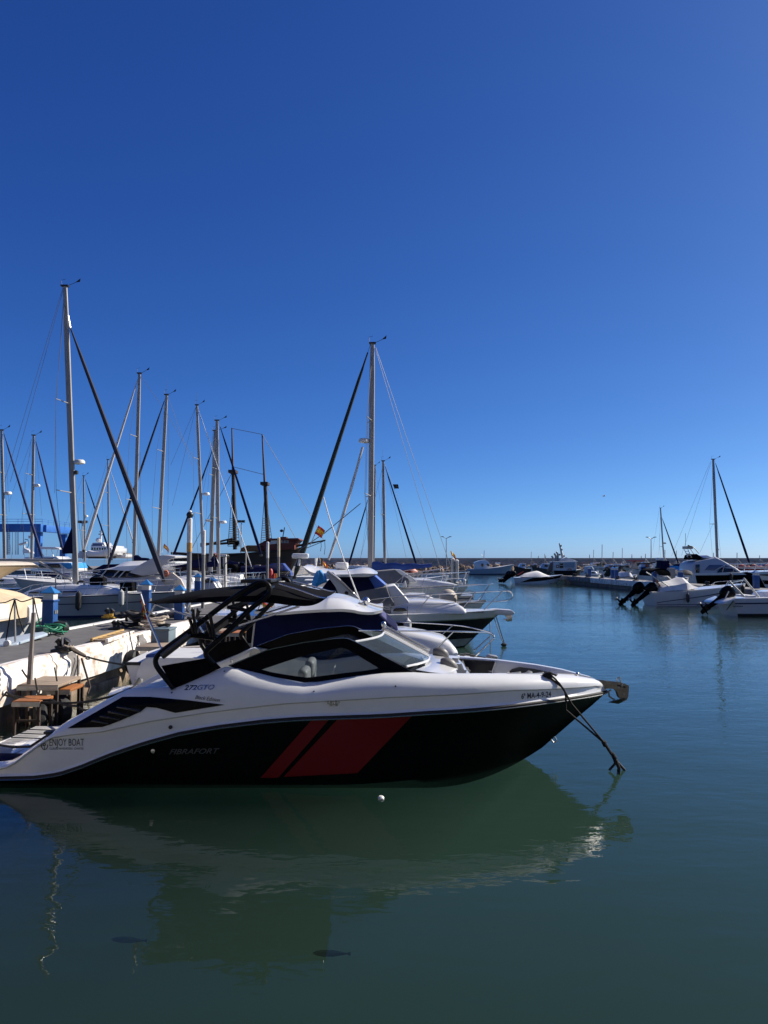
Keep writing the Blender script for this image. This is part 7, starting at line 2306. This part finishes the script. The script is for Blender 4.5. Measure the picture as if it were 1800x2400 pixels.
MB().tube([at(0 + i * .28, 1612 + i * .35, 12.9) + V((0, .05 * math.cos(i * 1.6), .05 * math.sin(i * 1.6))) for i in range(42)], .010, 5).build('coil', DULLSTEEL, o)
# ---- outboard engine of the cabin boat beyond the platform
ob = thing('swim_platform', 'white and blue swim platform of the neighbouring boat showing behind the sport boat stern', 'boat platform', at(290, 1616, 12.2))
MB().prism([at(250, 1630, 12.2), at(320, 1606, 12.2), at(332, 1600, 13.2), at(262, 1612, 13.2)], (0, 0, -.10)).build('deck', WHITE, ob, bevel=.03)
MB().prism([at(250, 1632, 12.15), at(322, 1610, 12.15), at(322, 1626, 12.15), at(250, 1646, 12.15)], (0, .05, 0)).build('skirt', M('platform_blue_grey', (.36, .42, .52), .4), ob)
MB().box(at(325, 1598, 12.6), (.12, .1, .10)).build('latch', DULLSTEEL, ob, bevel=.01)
# ---- floating bits
fo = tag(MB().lathe(atw(893, 1872, 0), [(.0, -.015), (.036, -.007), (.040, .014), (.025, .032), (.0, .036)], 10).build('float_scrap', WHITE2, loc=atw(893, 1872, 0)), 'small white float drifting in front of the sport boat', 'float')
by = thing('buoy', 'small white mooring buoy afloat beyond the navy cruiser bow', 'buoy', atw(1087, 1361))
MB().ell(atw(1087, 1361, .1), (.28, .28, .26), 10, 7).build('float', WHITE, by)
MB().tube([atw(1087, 1361, .3), atw(1087, 1361, .55)], .03, 5).build('ring', DULLSTEEL, by)
rr = random.Random(9)
for i, (x0, y0, x1, y1, lab) in enumerate(((155, 2198, 252, 2202, 'faint dark fish just under the surface, left one'), (705, 2236, 808, 2238, 'faint dark fish just under the surface below the tower reflection'))):
    a, b_ = atw(x0, y0), atw(x1, y1)
    L = (b_ - a).length
    P = [a.lerp(b_, t) for t in (0, .1, .3, .55, .8, .9, 1.0)]
    f = MB()
    f.tube([q + V((0, .95, -.48)) for q in P], [.006, .018, .026, .024, .011, .006, .016], 10)
    tag(f.build('fish', M('fish_back', (.005, .009, .009), .9, spec=0.0), loc=(a + b_) / 2), lab, 'fish', 'fish near the surface')
g = at(1415, 1163, 120)
gl = thing('gull', 'single gull flying in the sky at right', 'bird', g)
MB().tube([g + V((-.22, 0, 0)), g + V((-.1, 0, .02)), g + V((.12, 0, .02)), g + V((.24, 0, .03))], [.02, .07, .06, .02], 8).build('body', WHITE2, gl)
for s in (-1, 1):
    MB().add([g + V((-.08, 0, .04)), g + V((.10, 0, .04)), g + V((.16, s * .35, .14)), g + V((.06, s * .75, .02)), g + V((-.02, s * .35, .16))], [(0, 1, 2, 4), (4, 2, 3)]).build('wing', M('gull_wing', (.25, .25, .26), .7), gl, smooth=False)
